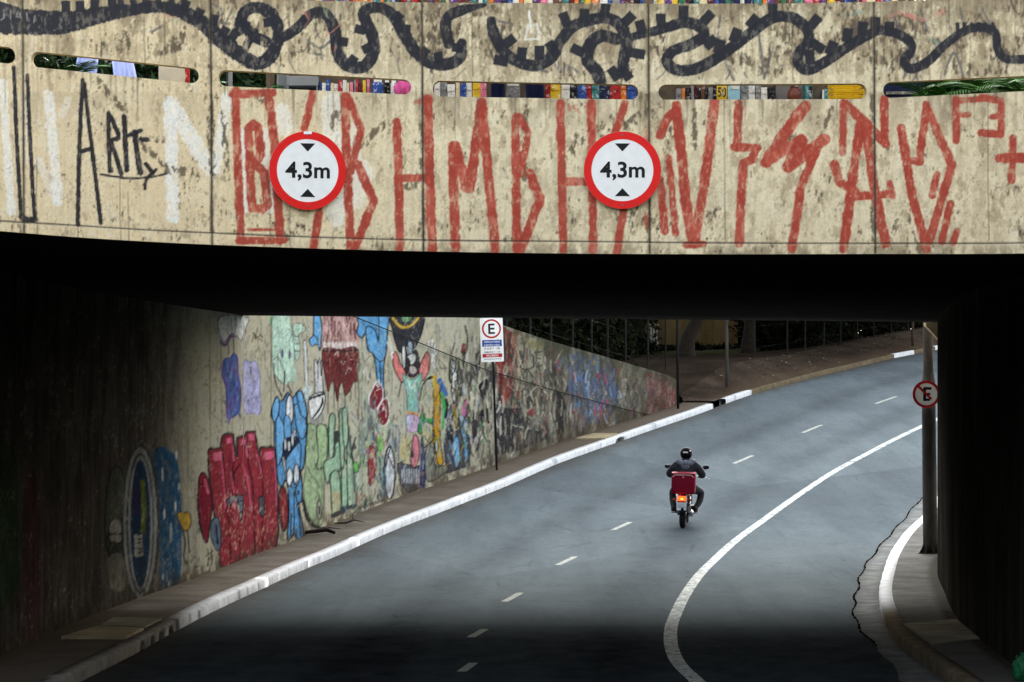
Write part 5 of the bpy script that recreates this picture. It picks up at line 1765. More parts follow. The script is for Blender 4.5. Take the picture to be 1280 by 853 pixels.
# ---- black cable hanging along the wall
pts = []
for k in range(30):
    f = k / 29
    u = 400 + (858 - 400) * f
    v = np.interp(u, [400, 440, 520, 600, 700, 800, 858], [381, 396, 428, 461, 491, 517, 526])
    y = float(np.interp(min(u, 849), uu, yy)) - .06
    y = y if u < 846 else y - .1
    pts.append(Vector(((u - 640) * y / F, y, EYE + (HV - v) * y / F)))
th = thing('cable', 'thin black cable running slantwise down across the mural wall', 'cable', pts[-1])
bm = bmesh.new()
add_tube(bm, [p - pts[-1] + Vector((.05, 0, 0)) for p in pts], .012, 6)
obj('line', bm, simple('cable_sheath', S(16, 16, 16), .95, spec=.05), th)
bm = bmesh.new()
ph = W(806, 519, float(np.interp(806, uu, yy)) - .08) - pts[-1]
add_tube(bm, [ph, ph + Vector((.0, -.03, -.42))], .03, 8)
obj('end_stake', bm, M_DARKPOLE, th)

# ---- slabs and covers on the sidewalks
M_SLAB = ground_mat('cover_slab_concrete', S(120, 108, 86), S(146, 134, 108), S(166, 152, 124), 2.0, S(84, 70, 50))
M_SLAB2 = ground_mat('old_slab_concrete', S(96, 92, 80), S(120, 116, 102), S(138, 132, 116), 2.0, S(60, 52, 42))


def slab(name, quad, h, mat, label, cat):
    P = [G(u, v, .15) for u, v in quad]
    c = sum(P, Vector()) / 4
    bm = bmesh.new()
    lo = [bm.verts.new((p.x - c.x, p.y - c.y, zr(p.y) + .14 - c.z)) for p in P]
    hi = [bm.verts.new((p.x - c.x, p.y - c.y, zr(p.y) + .15 + h - c.z)) for p in P]
    bm.faces.new(hi)
    for k in range(4): bm.faces.new((lo[k], lo[(k + 1) % 4], hi[(k + 1) % 4], hi[k]))
    bmesh.ops.recalc_face_normals(bm, faces=bm.faces)
    bmesh.ops.bevel(bm, geom=[e for e in bm.edges], offset=.008, segments=1, affect='EDGES')
    o = obj(name, bm, mat, None, loc=c)
    return tag(o, label, cat, 'concrete covers in the sidewalks')


slab('cover_slab', [(76, 799), (158, 799), (180, 788), (120, 786)], .035, M_SLAB, 'brown concrete cover beside the four drain mouths', 'cover')
slab('cover_slab', [(124, 783.5), (181, 785.5), (202, 775), (142, 773)], .02, M_SLAB2, 'grey concrete cover just behind the brown one on the left sidewalk', 'cover')
slab('cover_slab', [(719, 549), (756, 549), (772, 543), (741, 543)], .03, M_SLAB, 'pale concrete cover above the single drain mouth near the wall end', 'cover')
slab('cover_slab', [(1130, 781), (1165, 806), (1225, 799), (1196, 775)], .015, M_SLAB2, 'worn concrete cover on the right sidewalk against the abutment', 'cover')
bm = bmesh.new()
pg0 = G(886, 503, .15)
add_box(bm, (0, 0, .01), (.9, .6, .02))
o = obj('drain_grate', bm, M_BLACK, None, loc=(pg0.x - .25, pg0.y + .2, zr(pg0.y + .2) + .146))
tag(o, 'black opening of a broken drain at the gap in the kerb', 'drain')

# ---- things lying on the sidewalks
M_BARK0 = simple('dry_branch', S(40, 34, 30), .9, var=.3)
pb = G(398, 669, .15)
th = thing('fallen_branch', 'dark broken branch lying at the wall foot beneath the pale green beast', 'branch', pb)
bm = bmesh.new()
add_tube(bm, [(-.42, -.1, .03), (-.1, .0, .07), (.15, .15, .10), (.32, .1, .04)], [.02, .04, .045, .03], 8)
add_tube(bm, [(-.1, 0, .07), (.1, .3, .14), (.4, .5, .1)], [.02, .015, .008], 6)
obj('stick', bm, M_BARK0, th, True)
pb = G(437, 655, .15)
th = thing('fallen_branch', 'bent black twig lying right of the broken branch below the mint letters', 'branch', pb)
bm = bmesh.new()
add_tube(bm, [(-.3, -.2, .02), (-.05, -.3, .03), (.08, -.05, .08), (.06, .3, .2)], [.012, .02, .025, .018], 7)
add_tube(bm, [(.08, -.05, .08), (.3, .1, .03)], [.015, .006], 6)
obj('stick', bm, M_BARK0, th, True)
M_GREENBAG = simple('green_plastic', S(30, 96, 60), .35, var=.35, sc=30)
p = Vector((5.50, 34.3, .147))
bm = bmesh.new()
bmesh.ops.create_icosphere(bm, subdivisions=4, radius=1)
for v in bm.verts:
    n = v.co.normalized()
    k = 1 + .16 * math.sin(7 * n.x + 3 * n.z) * math.sin(6 * n.y + 2) + .08 * math.sin(17 * n.x + 11 * n.y) + .06 * math.sin(23 * n.z + 5 * n.x)
    v.co = Vector((n.x * .13 * k, n.y * .13 * k, max(0, .12 + n.z * .16 * k)))
th = thing('plastic_bag', 'crumpled green plastic bag at the foot of the abutment in the bottom right corner', 'bag', p)
obj('bag_body', bm, M_GREENBAG, th, True)
bm = bmesh.new()
add_tube(bm, [(0, 0, .24), (.01, 0, .3), (.05, -.01, .34)], [.03, .018, .035], 8, False)
obj('knot', bm, M_GREENBAG, th, True)

# ---- litter on the verge
P, q = [], []
rl = random.Random(12)
for k in range(170):
    u = rl.uniform(880, 1130)
    f = rl.random()
    y = rl.uniform(99, 128)
    x1, x0 = kl(y) - .1, float(fx(y))
    f = rl.random()
    x = x1 + (x0 - x1) * f
    z1 = zr(y) + .146
    z0 = z1 + .03 + (max(float(fz(y)), z1) - z1 - .03) * float(sstep(96.6, 103, y))
    z = z1 + (z0 - z1) * f ** .8 + .05
    sz = rl.uniform(.02, .06) * (1.4 if rl.random() < .15 else 1)
    a = rl.uniform(0, 6.3)
    n = len(P)
    for i in range(4):
        P.append((x + sz * math.cos(a + i * PI / 2) * (1 if i % 2 else .5), y + sz * math.sin(a + i * PI / 2) * (1 if i % 2 else .5), z + rl.uniform(0, .05)))
    q.append((n, n + 1, n + 2, n + 3))
M_LITTER = simple('paper_and_leaves', S(112, 102, 86), .9, var=.5, sc=1.5)
tag(fast_mesh('litter', P, q, M_LITTER), 'pale scraps of paper and dry leaves scattered over the dirt verge', 'litter', kind='stuff')

# ---- boarded fence, gate and trees beyond
def yard_wall(x0, y0, x1, y1, z0, h):
    th = thing('board_fence', 'dim yellowish fence of upright boards with a small barred gate behind the trees', 'fence', (x0, y0, z0))
    t = NT('yellow_boards')
    a = t.noise(1.2, 5, .6, (1, 1, .2))
    mb = t.done(t.ramp(a, [(.3, S(76, 62, 38)), (.6, S(104, 86, 54)), (.8, S(122, 102, 66))]), .9, spec=.05)
    bm = bmesh.new()
    L = math.hypot(x1 - x0, y1 - y0)
    ang = math.atan2(y1 - y0, x1 - x0)
    Rm = Matrix.Rotation(ang, 3, 'Z')
    n = int(L / .32)
    for k in range(n):
        c = Rm @ Vector(((k + .5) * L / n, (k % 2) * .035, h / 2))
        add_box(bm, c, (L / n * .97, .05, h), Rm)
    obj('board_panel', bm, mb, th)
    bm = bmesh.new()
    c = Rm @ Vector((1.88, -.16, 0))
    for zz in (.55, 1.0, 1.75): add_box(bm, c + Vector((0, 0, zz)), (.5, .05, .06), Rm)
    for k in range(3): add_box(bm, c + Rm @ Vector((-.15 + k * .15, 0, 0)) + Vector((0, 0, 1.15)), (.075, .04, 1.25), Rm)
    obj('gate', bm, simple('gate_paint', S(150, 150, 140), .7, var=.15), th)
    bm = bmesh.new()
    add_box(bm, Rm @ Vector((1.3, -.12, 0)) + Vector((0, 0, 1.4)), (.16, .16, 2.9), Rm)
    obj('gate_post', bm, M_DARKPOLE, th)


a_, b_ = W(770, 452, 131), W(992, 448, 137)
yard_wall(a_.x, a_.y, b_.x, b_.y, 4.5, 3.4)

M_BARK = simple('tree_bark', S(44, 38, 32), .95, var=.35, sc=6)
t = NT('tree_leaves')
a = t.noise(.9, 4, .6)
M_LEAF = t.done(t.ramp(a, [(.3, S(18, 21, 13)), (.55, S(25, 29, 17)), (.8, S(36, 40, 23))]), .95, spec=.02)


def leaves(cent, rad, nclump, per, lsz, r):
    C_ = r.normal(size=(nclump, 3))
    C_ /= np.linalg.norm(C_, axis=1)[:, None]
    C_ *= (r.random(nclump) ** .45)[:, None]
    C_ = C_ * np.array(rad) + np.array(cent)
    cs = r.uniform(.35, .9, nclump) * min(rad) * .38
    Pp = (C_[:, None, :] + r.normal(size=(nclump, per, 3)) * cs[:, None, None] * np.array([1, 1, .7])).reshape(-1, 3)
    n = len(Pp)
    a1 = r.normal(size=(n, 3))
    a1 /= np.linalg.norm(a1, axis=1)[:, None]
    a2 = np.cross(a1, r.normal(size=(n, 3)))
    a2 /= np.linalg.norm(a2, axis=1)[:, None]
    L = r.uniform(.7, 1.3, n)[:, None] * lsz
    V = np.stack([Pp - a1 * L, Pp + a2 * L * .4, Pp + a1 * L, Pp - a2 * L * .4], 1).reshape(-1, 3)
    return V, np.arange(n * 4).reshape(-1, 4)


def tree(name, base, trunk_pts, r0, crown_c, crown_r, label, seed, nclump=90, per=46, lsz=.2, group='trees beyond the fence'):
    r = np.random.default_rng(seed)
    th = thing(name, label, 'tree', base, group=group)
    bm = bmesh.new()
    pts = [Vector(p) for p in trunk_pts]
    n = len(pts)
    add_tube(bm, pts, [r0 * (1.35 if i == 0 else 1 - .55 * i / (n - 1)) for i in range(n)], 12)
    top = pts[-1]
    for k in range(6):
        a = 2 * PI * k / 6 + r.random()
        e = Vector(crown_c) + Vector((math.cos(a) * crown_r[0] * .75, math.sin(a) * crown_r[1] * .75, r.uniform(-.2, .5) * crown_r[2]))
        st_ = pts[-2] + (top - pts[-2]) * r.random()
        mid_ = (st_ + e) / 2 + Vector((0, 0, .25))
        add_tube(bm, [st_, mid_, e], [r0 * .38, r0 * .22, r0 * .06], 7)
    obj('trunk', bm, M_BARK, th, True)
    V, q = leaves(crown_c, crown_r, nclump, per, lsz, r)
    fast_mesh('crown', V, q, M_LEAF, th)


b0 = W(862, 458, 112)
tree('tree', b0, [(0, 0, -.3), (-.12, 0, .5), (-.05, .05, 1.0), (.22, .1, 1.5), (.45, .1, 2.1), (.5, .1, 3.4)], .34, (.6, 1, 5.6), (4.6, 5.2, 2.4), 'broad tree with a dark leaning trunk in front of the yellowish fence', 1, 130, 60, .22)
for i, (x, y, z, hh, rx, lab) in enumerate(((-3.5, 92, 5.0, 4.8, 6.0, 'dark tree just behind the high part of the mural wall'), (1.6, 106, 4.75, 4.6, 6.0, 'dark tree behind the middle of the mural wall'), (3.6, 122, 4.75, 4.5, 5.6, 'dark tree standing left of the barred gate'),
                                         (12.2, 125, 5.0, 4.2, 4.8, 'dark tree over the right end of the yellowish fence'), (15.6, 137, 5.6, 4.8, 5.2, 'dark tree behind the fence posts of the far verge'), (19.4, 149, 6.2, 4.8, 5.4, 'farthest dark tree above the end of the verge'), (8.6, 117, 4.8, 4.3, 5.4, 'dark tree in front of the yellowish fence, right of the leaning trunk'))):
    tree('tree', (x, y, z), [(0, 0, -.4), (.1, 0, 1.2), (.0, .1, 2.6), (.1, .1, hh - .8)], .24, (1.0, -1.0, hh), (rx, rx, 1.7), lab, 20 + i, 150, 64, .27)
for i, (x, y, lab) in enumerate(((5.6, 141, 'added unseen shade tree behind the yellowish fence, nearer the gate'), (10.6, 144, 'added unseen shade tree behind the right half of the yellowish fence'))):
    tree('tree', (x, y, 4.9), [(0, 0, -.4), (.1, 0, 1.6), (.0, .1, 3.2), (.1, .1, 5.6)], .28, (.3, -.5, 7.4), (4.6, 4.6, 3.6), lab, 50 + i, 170, 64, .28)  # unseen trees added to keep the bank in shade
# undergrowth in the shade: one dark mass
V0, q0, n0 = [], [], 0
r = np.random.default_rng(77)
spots = []
for y in np.arange(80, 100, 3.2):
    i = int(np.argmin(abs(ywall - y)))
    spots.append((xw[i] - 2.6, y + 1, 5.6, 1.5, 1.6, 1.5))
for k in range(9): spots.append((4.4 + k * .85, 126.5 + k * .55, 4.85, .8, .7, .45))
spots += [(3.2, 121, 5.0, 2.0, 1.6, 1.3), (1.2, 113, 5.2, 2.2, 1.6, 1.4), (-2.5, 104, 5.6, 3, 2, 1.5), (.5, 110, 5.6, 2.6, 2, 1.4), (2.6, 118, 5.6, 2.6, 2, 1.4), (3.6, 126, 5.6, 2.2, 2, 1.4)]
for y in np.arange(118, 160, 3.0):
    spots.append((float(fx(y)) - 1.5 - (y < 117) * .5, y + 2.6, float(fz(y)) + .75, 1.5, 1.8, 1.15))
    if y > 126: spots.append((float(fx(y)) - 3.6, y + 4.5, float(fz(y)) + 1.2, 2.0, 2.0, 1.5))
for (x, y, z, rx, ry, rz) in spots:
    V, q = leaves((x, y, z), (rx, ry, rz), 60, 60, .13, r)
    V0.append(V)
    q0.append(q + n0)
    n0 += len(V)
tag(fast_mesh('undergrowth', np.concatenate(V0), np.concatenate(q0), M_LEAF), 'dense dark undergrowth in the shade behind the wire fence', 'undergrowth', kind='stuff')
# ================================================================== book market on the bridge, glimpsed through the slots and over the coping
def deck_z(x):
    return 6.0 - .0095 * x


PAL = {'red': S(168, 38, 40), 'blue': S(44, 78, 150), 'white': S(218, 216, 208), 'yellow': S(222, 184, 40), 'black': S(26, 26, 30), 'green': S(50, 110, 80), 'pink': S(222, 120, 150), 'orange': S(216, 120, 46), 'brown': S(104, 66, 44), 'grey': S(132, 132, 132), 'navy': S(26, 34, 70), 'cream': S(214, 200, 160), 'teal': S(58, 122, 122), 'purple': S(96, 60, 120), 'maroon': S(96, 30, 40)}


def cover_mat(name, c):
    t = NT(name)
    n = t.noise(26, 3, .55, (1, 1, 1), .6)
    return t.done(t.ramp(n, [(.30, tuple(x * .35 for x in c)), (.42, c), (.56, c), (.66, tuple(x * .5 + .4 for x in c))]), .6, spec=.2)


MB = {k: cover_mat(k + '_cover', c) for k, c in PAL.items()}
M_WOOD = simple('stall_wood', S(96, 84, 70), .8, var=.25, sc=12)
M_TABLE = simple('white_table_board', S(196, 204, 208), .6, var=.06)
M_PAGE = simple('paper_pages', S(220, 214, 196), .9, var=.06)
M_NAVY = simple('navy_tarpaulin', S(30, 40, 78), .7, var=.2, sc=5)


def stall(u0, u1, d, label):
    p0, p1 = W(u0, 100, d), W(u1, 100, d)
    z = deck_z((p0.x + p1.x) / 2)
    c = Vector(((p0.x + p1.x) / 2, d, z))
    th = thing('book_stall', label, 'stall', c, group='book stalls on the bridge')
    L = (p1.x - p0.x) / 2
    for x in (-L, L):
        for y in (-.02, .5):
            bm = bmesh.new()
            add_box(bm, (x, y, .66), (.05, .05, 1.32))
            obj('upright', bm, M_WOOD, th)
    for zz in (.20, 1.0):
        bm = bmesh.new()
        add_box(bm, (0, .24, zz), (2 * L + .1, .6, .03), bevel=.004)
        obj('shelf', bm, M_TABLE if zz < .5 else M_WOOD, th)
    bm = bmesh.new()
    add_box(bm, (0, .545, .8), (2 * L + .1, .02, 1.5))
    obj('back_board', bm, M_WOOD, th)
    return c, L


rb = random.Random(31)
seen_labels = set()


def books(c, L, zsh, x0, x1, hmin, hmax, wmin, wmax, row, grp, pal=None, name='book'):
    """a row of separate books standing on a shelf"""
    x = x0
    cols = []
    names = list(pal or PAL)
    while x < x1 - wmin:
        wd = rb.uniform(wmin, wmax)
        k = rb.choice(names)
        if cols and cols[-1][2] == k: k = rb.choice(names)
        cols.append((x, wd, k))
        x += wd + .004
    for i, (x, wd, k) in enumerate(cols):
        lf = cols[i - 1][2] if i else None
        rt = cols[i + 1][2] if i + 1 < len(cols) else None
        size = 'thin' if wd < (wmin + wmax) / 2 else 'thick'
        if lf and rt: lab = f'{size} {k} {name} between {lf} and {rt} ones {row}'
        else: lab = f'{size} {k} {name} at the {"left" if not lf else "right"} end {row}'
        base = lab
        if lab in seen_labels and i > 1: lab = base.replace(' between', f' next after a {cols[i-1][2]} and {cols[i-2][2]} pair,') if False else f'{size} {k} {name} next after {cols[i-2][2]} then {lf} ones {row}'
        if lab in seen_labels and i + 2 < len(cols): lab = f'{size} {k} {name} before {rt} then {cols[i+2][2]} ones {row}'
        seen_labels.add(lab)
        h_ = rb.uniform(hmin, hmax)
        bm = bmesh.new()
        add_box(bm, (0, .09, h_ / 2), (wd, .16, h_), bevel=min(.004, wd * .2))
        if wd > .05: add_box(bm, (0, .005, h_ * .7), (wd * .7, .012, h_ * .12))
        o = obj(name, bm, [MB[k]], None, loc=(c.x + x + wd / 2, c.y + rb.uniform(-.02, .03), c.z + zsh))
        o.rotation_euler = (0, rb.uniform(-.03, .03), 0)
        tag(o, lab, name, grp)


def at(u, d): return (u - 640) * d / F


# stall behind the second slot
cA, LA = stall(336, 529, 33.0, 'wooden book stall with a white lower shelf behind the second slot from the left')
books(cA, LA, .215, at(399, 33) - cA.x, at(462, 33) - cA.x, .19, .24, .022, .045, 'in the second slot', 'low books behind the second slot')
books(cA, LA, 1.015, -LA + .02, LA - .02, .29, .40, .03, .08, 'high above the second slot', 'books showing over the coping above the second slot')
cB, LB = stall(534, 808, 33.0, 'wide wooden stall of magazines behind the third slot from the left')
books(cB, LB, .215, at(543, 33) - cB.x, at(613, 33) - cB.x, .2, .25, .04, .11, 'left in the third slot', 'magazines behind the third slot', ['pink', 'grey', 'yellow', 'white', 'cream', 'blue'], 'magazine')
books(cB, LB, .215, at(674, 33) - cB.x, at(796, 33) - cB.x, .19, .25, .05, .11, 'right in the third slot', 'magazines behind the third slot', ['black', 'grey', 'teal', 'white', 'orange', 'yellow', 'red', 'blue', 'navy'], 'magazine')
books(cB, LB, 1.015, -LB + .02, LB - .02, .29, .40, .03, .09, 'high above the third slot', 'books showing over the coping above the third slot')
cD, LD = stall(814, 1126, 33.0, 'wooden book stall with a yellow crate behind the fourth slot from the left')
books(cD, LD, .215, at(846, 33) - cD.x, at(897, 33) - cD.x, .18, .24, .025, .055, 'left in the fourth slot', 'low books behind the fourth slot', ['black', 'navy', 'orange', 'brown', 'grey', 'maroon'])
books(cD, LD, .215, at(926, 33) - cD.x, at(968, 33) - cD.x, .19, .24, .04, .08, 'by the blue card in the fourth slot', 'low books behind the fourth slot', ['white', 'grey', 'cream', 'black'])
books(cD, LD, 1.015, -LD + .02, LD - .02, .29, .40, .03, .09, 'high above the fourth slot', 'books showing over the coping above the fourth slot')


def item(name, u0, u1, d, z0, h, depth, mat, label, cat, rot=0, bev=.01, parts=()):
    x = at((u0 + u1) / 2, d)
    th = thing(name, label, cat, (x, d, deck_z(x) + z0), rot)
    bm = bmesh.new()
    add_box(bm, (0, depth / 2, h / 2), ((u1 - u0) * d / F, depth, h), bevel=bev)
    obj('body', bm, mat, th)
    for nm, fn, m_ in parts:
        bm = bmesh.new()
        fn(bm)
        obj(nm, bm, m_, th)
    return th


# navy cloths hanging between the magazines
for u0, u1, lab in ((614, 631, 'narrow navy cloth hanging between yellow and grey magazines behind the third slot'), (650, 673, 'slanting wide navy cloth hanging in the middle of the third slot')):
    x = at((u0 + u1) / 2, 32.9)
    bm = bmesh.new()
    wdt = (u1 - u0) * 32.9 / F
    P = []
    for i in range(9):
        for j in range(7):
            f, g_ = i / 8, j / 6
            P.append(bm.verts.new(((f - .5) * wdt + (.08 * g_ if u0 > 640 else 0), .02 * math.sin(f * 12), .95 - g_ * .9)))
    for i in range(8):
        for j in range(6): bm.faces.new((P[i * 7 + j], P[i * 7 + 7 + j], P[i * 7 + 8 + j], P[i * 7 + j + 1]))
    bmesh.ops.solidify(bm, geom=bm.faces[:], thickness=.006)
    o = obj('cloth', bm, M_NAVY, None, True, loc=(x, 32.86, deck_z(x) + .05))
    tag(o, lab, 'cloth', 'navy cloths of the magazine stall')
item('grey_box', 633, 650, 33, .215, .24, .3, MB['grey'], 'pale grey carton standing between the two navy cloths', 'box', parts=[('flap', lambda bm: add_box(bm, (0, -.005, .2), (.12, .008, .04)), MB['white'])])
th = item('price_card', 896, 909, 32.9, .215, .22, .012, MB['yellow'], 'yellow price card reading 50 behind the fourth slot', 'price card', bev=.002)
text_mesh('lettering', '50', .1, Matrix.Translation((0, -.004, .13)) @ face_matrix(None, (0, -1, 0)), MB['black'], th, width=.085, height=.10, bold=.001)
item('poster_card', 910, 925, 32.9, .215, .24, .012, simple('pale_blue_card', S(150, 196, 214), .6, var=.1), 'pale blue card beside the yellow price card', 'card', bev=.002, parts=[('white_strip', lambda bm: add_box(bm, (.01, -.003, .19), (.08, .006, .06)), MB['white'])])
item('grey_box', 970, 1004, 33.3, .215, .26, .25, simple('dull_grey_carton', S(112, 106, 102), .8, var=.1), 'dull grey carton behind the brown glossy ball', 'box', parts=[('lid', lambda bm: add_box(bm, (0, .125, .265), (.3, .27, .02)), MB['grey'])])
x = at(993, 33.0)
bm = bmesh.new()
add_ell(bm, (0, 0, .1), (.075, .075, .1), 20, 14)
o = thing('glass_jar', 'round brown glossy jar in the fourth slot left of the yellow crate', 'jar', (x, 33.0, deck_z(x) + .217))
obj('jar_body', bm, simple('brown_glass', S(110, 62, 50), .15, var=.1), o, True)
bm = bmesh.new()
add_tube(bm, [(0, 0, .19), (0, 0, .23)], .04, 14)
obj('jar_lid', bm, MB['brown'], o)
item('teal_box', 1006, 1016, 33.1, .215, .24, .25, MB['teal'], 'narrow dark teal box right of the brown jar', 'box', parts=[('label_strip', lambda bm: add_box(bm, (.02, -.004, .12), (.03, .006, .2)), MB['black'])])
item('teal_box', 1028, 1042, 33.2, .215, .2, .25, MB['teal'], 'wider teal box touching the yellow crate', 'box', parts=[('label_strip', lambda bm: add_box(bm, (-.05, -.004, .1), (.02, .006, .18)), MB['white'])])
# yellow crate
x = at(1062, 32.4)
th = thing('plastic_crate', 'bright yellow plastic crate at the right end of the fourth slot', 'crate', (x, 32.4, deck_z(x) + .12), .15)
M_YEL = simple('yellow_plastic', S(226, 184, 28), .45, var=.1)
for yy_ in (0, .24):
    bm = bmesh.new()
    for zz in (.02, .08, .14, .2, .26): add_box(bm, (0, yy_, zz), (.32, .015, .035), bevel=.004)
    for xx in (-.15, -.05, .05, .15): add_box(bm, (xx, yy_ + .002, .14), (.02, .014, .27))
    obj('side_panel', bm, M_YEL, th)
for xx in (-.16, .16):
    bm = bmesh.new()
    for zz in (.02, .08, .14, .2, .26): add_box(bm, (xx, .12, zz), (.015, .25, .035), bevel=.004)
    obj('end_panel', bm, M_YEL, th)
bm = bmesh.new()
add_box(bm, (0, .12, .01), (.3, .23, .015))
obj('crate_floor', bm, M_YEL, th)
# packets at the right of the second slot
for u0, u1, col, lab in ((465, 479, 'blue', 'round blue packet on the white shelf of the second slot'), (480, 487, 'black', 'slim black packet between the blue and the white packets'), (488, 496, 'white', 'small white packet beside the magenta bundle')):
    x = at((u0 + u1) / 2, 32.9)
    th = thing('packet', lab, 'packet', (x, 32.9, deck_z(x) + .217), group='packets in the second slot')
    bm = bmesh.new()
    add_box(bm, (0, .06, .1), ((u1 - u0) * 32.9 / F, .12, .2), bevel=.03)
    obj('pouch', bm, MB[col], th, True)
    bm = bmesh.new()
    add_box(bm, (0, .06, .215), ((u1 - u0) * 32.9 / F * .7, .02, .03))
    obj('seal', bm, MB['white'], th)
x = at(504, 32.7)
bm = bmesh.new()
bmesh.ops.create_icosphere(bm, subdivisions=3, radius=1)
for v in bm.verts:
    n = v.co.normalized()
    k_ = 1 + .12 * math.sin(6 * n.x + 4 * n.z) + .08 * math.sin(13 * n.y + 9 * n.z)
    v.co = Vector((n.x * .09 * k_, n.y * .08 * k_, .12 + n.z * .13 * k_))
th = thing('cloth_bundle', 'magenta cloth bundle at the right end of the second slot', 'bundle', (x, 32.7, deck_z(x) + .19))
obj('cloth', bm, simple('magenta_cloth', S(214, 90, 156), .8, var=.25, sc=20), th, True)
bm = bmesh.new()
add_torus(bm, (0, 0, .22), .05, .012, 'Z', 14, 6)
obj('tie', bm, MB['pink'], th)
# grey cabinet in the second slot
x = at(378, 33.0)
th = thing('metal_cabinet', 'grey metal cabinet with a dark open front in the second slot', 'cabinet', (x, 33.0, deck_z(x)))
M_CAB = simple('cabinet_grey', S(128, 132, 134), .5, var=.08)
for nm, c_, sz, m_ in (('side_panel', (-.15, .2, .3), (.015, .4, .6), M_CAB), ('side_panel', (.15, .2, .3), (.015, .4, .6), M_CAB), ('top', (0, .2, .43), (.33, .42, .1), M_CAB), ('bottom', (0, .2, .08), (.29, .4, .16), M_CAB), ('back_panel', (0, .39, .3), (.28, .015, .24), MB['black'])):
    bm = bmesh.new()
    add_box(bm, c_, sz, bevel=.003)
    obj(nm, bm, m_, th)
item('utility_box', 346, 360, 33.4, 0, .9, .3, simple('light_grey_metal', S(150, 150, 146), .6, var=.08), 'plain light grey box standing left of the open cabinet', 'box', parts=[('door', lambda bm: add_box(bm, (0, -.004, .45), (.08, .006, .8)), M_CAB)])
# post and slim things of slots one and two
x = at(287, 32.6)
th = thing('grey_post', 'grey square post near the left end of the second slot', 'post', (x, 32.6, deck_z(x)))
bm = bmesh.new()
add_box(bm, (0, 0, .48), (.055, .055, .96), bevel=.005)
obj('shaft', bm, M_CAB, th)
bm = bmesh.new()
add_box(bm, (-.018, -.03, .48), (.012, .01, .94))
obj('edge_strip', bm, MB['black'], th)

# folding tables with pale cloths in the first slot
M_PALE = simple('pale_blue_cloth', S(176, 186, 220), .8, var=.08, sc=3)
for u, sl, lab in ((106, -.5, 'pale blue cloth drape hanging aslant at the middle of the first slot'), (156, .5, 'second pale blue cloth drape, nearer the right half of the first slot')):
    x = at(u, 31.6)
    bm = bmesh.new()
    P = []
    for i in range(10):
        for j in range(9):
            f, g_ = i / 9, j / 8
            P.append(bm.verts.new(((f - .5) * .20 * (1 + .25 * g_) + sl * .5 * (g_ - .5) * .42, .025 * math.sin(f * 14 + g_ * 2), .62 - .62 * g_)))
    for i in range(9):
        for j in range(8): bm.faces.new((P[i * 9 + j], P[i * 9 + 9 + j], P[i * 9 + 10 + j], P[i * 9 + j + 1]))
    bmesh.ops.solidify(bm, geom=bm.faces[:], thickness=.006)
    o = obj('cloth', bm, M_PALE, None, True, loc=(x, 31.6, deck_z(x) + .02))
    tag(o, lab, 'cloth', 'pale cloths in the first slot')
item('white_panel', 198, 232, 32.0, 0, .8, .03, simple('cream_panel', S(196, 190, 168), .7, var=.1), 'cream board standing at the right end of the first slot', 'board', parts=[('rim', lambda bm: add_box(bm, (0, -.004, .78), (.28, .01, .04)), MB['white'])])
item('grey_box', 116, 144, 33.0, 0, .34, .4, simple('pale_grey_box', S(170, 178, 172), .5, var=.15), 'pale grey box between the two cloth drapes in the first slot', 'box', parts=[('lid', lambda bm: add_box(bm, (0, .2, .345), (.24, .42, .02)), MB['white'])])
item('red_board', 231, 237, 31.6, .2, .4, .02, MB['red'], 'small red board beside the cream board in the first slot', 'board', bev=.003, parts=[('stick', lambda bm: add_box(bm, (0, .03, 0), (.01, .01, .4)), M_WOOD)])
# navy tarp in the fifth slot
x = at(1128, 32.2)
th = thing('covered_table', 'table covered by a navy tarpaulin at the left end of the rightmost slot', 'table', (x, 32.2, deck_z(x)))
bm = bmesh.new()
add_box(bm, (0, .2, .3), (.36, .5, .6), bevel=.03)
obj('tarpaulin', bm, M_NAVY, th, True)
bm = bmesh.new()
add_box(bm, (0, -.055, .28), (.34, .012, .03), bevel=.003)
obj('strap', bm, MB['grey'], th)

# ---- planting on the deck: palms and dense bushes
M_FROND = simple('palm_frond', S(56, 104, 36), .75, var=.35, sc=6)
M_BUSH = simple('bush_leaves', S(30, 52, 24), .6, var=.4, sc=5)
M_POT = simple('clay_pot', S(110, 72, 52), .85, var=.2)


def palm(u, d, z0, L, n, label, seed, droop=.5):
    r = random.Random(seed)
    x = at(u, d)
    th = thing('palm_plant', label, 'plant', (x, d, deck_z(x)), group='palms on the bridge')
    bm = bmesh.new()
    add_tube(bm, [(0, 0, 0), (0, 0, .12), (0, 0, .2)], [.07, .1, .11], 14)
    obj('pot', bm, M_POT, th)
    bm = bmesh.new()
    for k in range(n):
        a = 2 * PI * k / n + r.uniform(-.2, .2)
        e = r.uniform(.25, 1.1)
        pts = []
        for i in range(9):
            f = i / 8
            rad_ = L * f * math.cos(e * (1 - .3 * f))
            pts.append(Vector((math.cos(a) * rad_, math.sin(a) * rad_, z0 + L * f * math.sin(e) - droop * L * f * f)))
        for i in range(8):
            d_ = (pts[i + 1] - pts[i]).normalized()
            sd = d_.cross(Vector((0, 0, 1))).normalized()
            for sgn in (-1, 1):
                for h_ in (0, .5):
                    b0_ = pts[i] + (pts[i + 1] - pts[i]) * h_
                    lf = L * .34 * math.sin(PI * (.12 + .85 * (i + h_) / 8.5))
                    tip = b0_ + sd * sgn * lf + d_ * lf * .8 + Vector((0, 0, -lf * .25))
                    v1, v2, v3 = bm.verts.new(b0_ - d_ * .012), bm.verts.new(b0_ + d_ * .014), bm.verts.new(tip)
                    bm.faces.new((v1, v2, v3))
        add_tube(bm, pts, .006, 4)
    obj('fronds', bm, M_FROND, th)


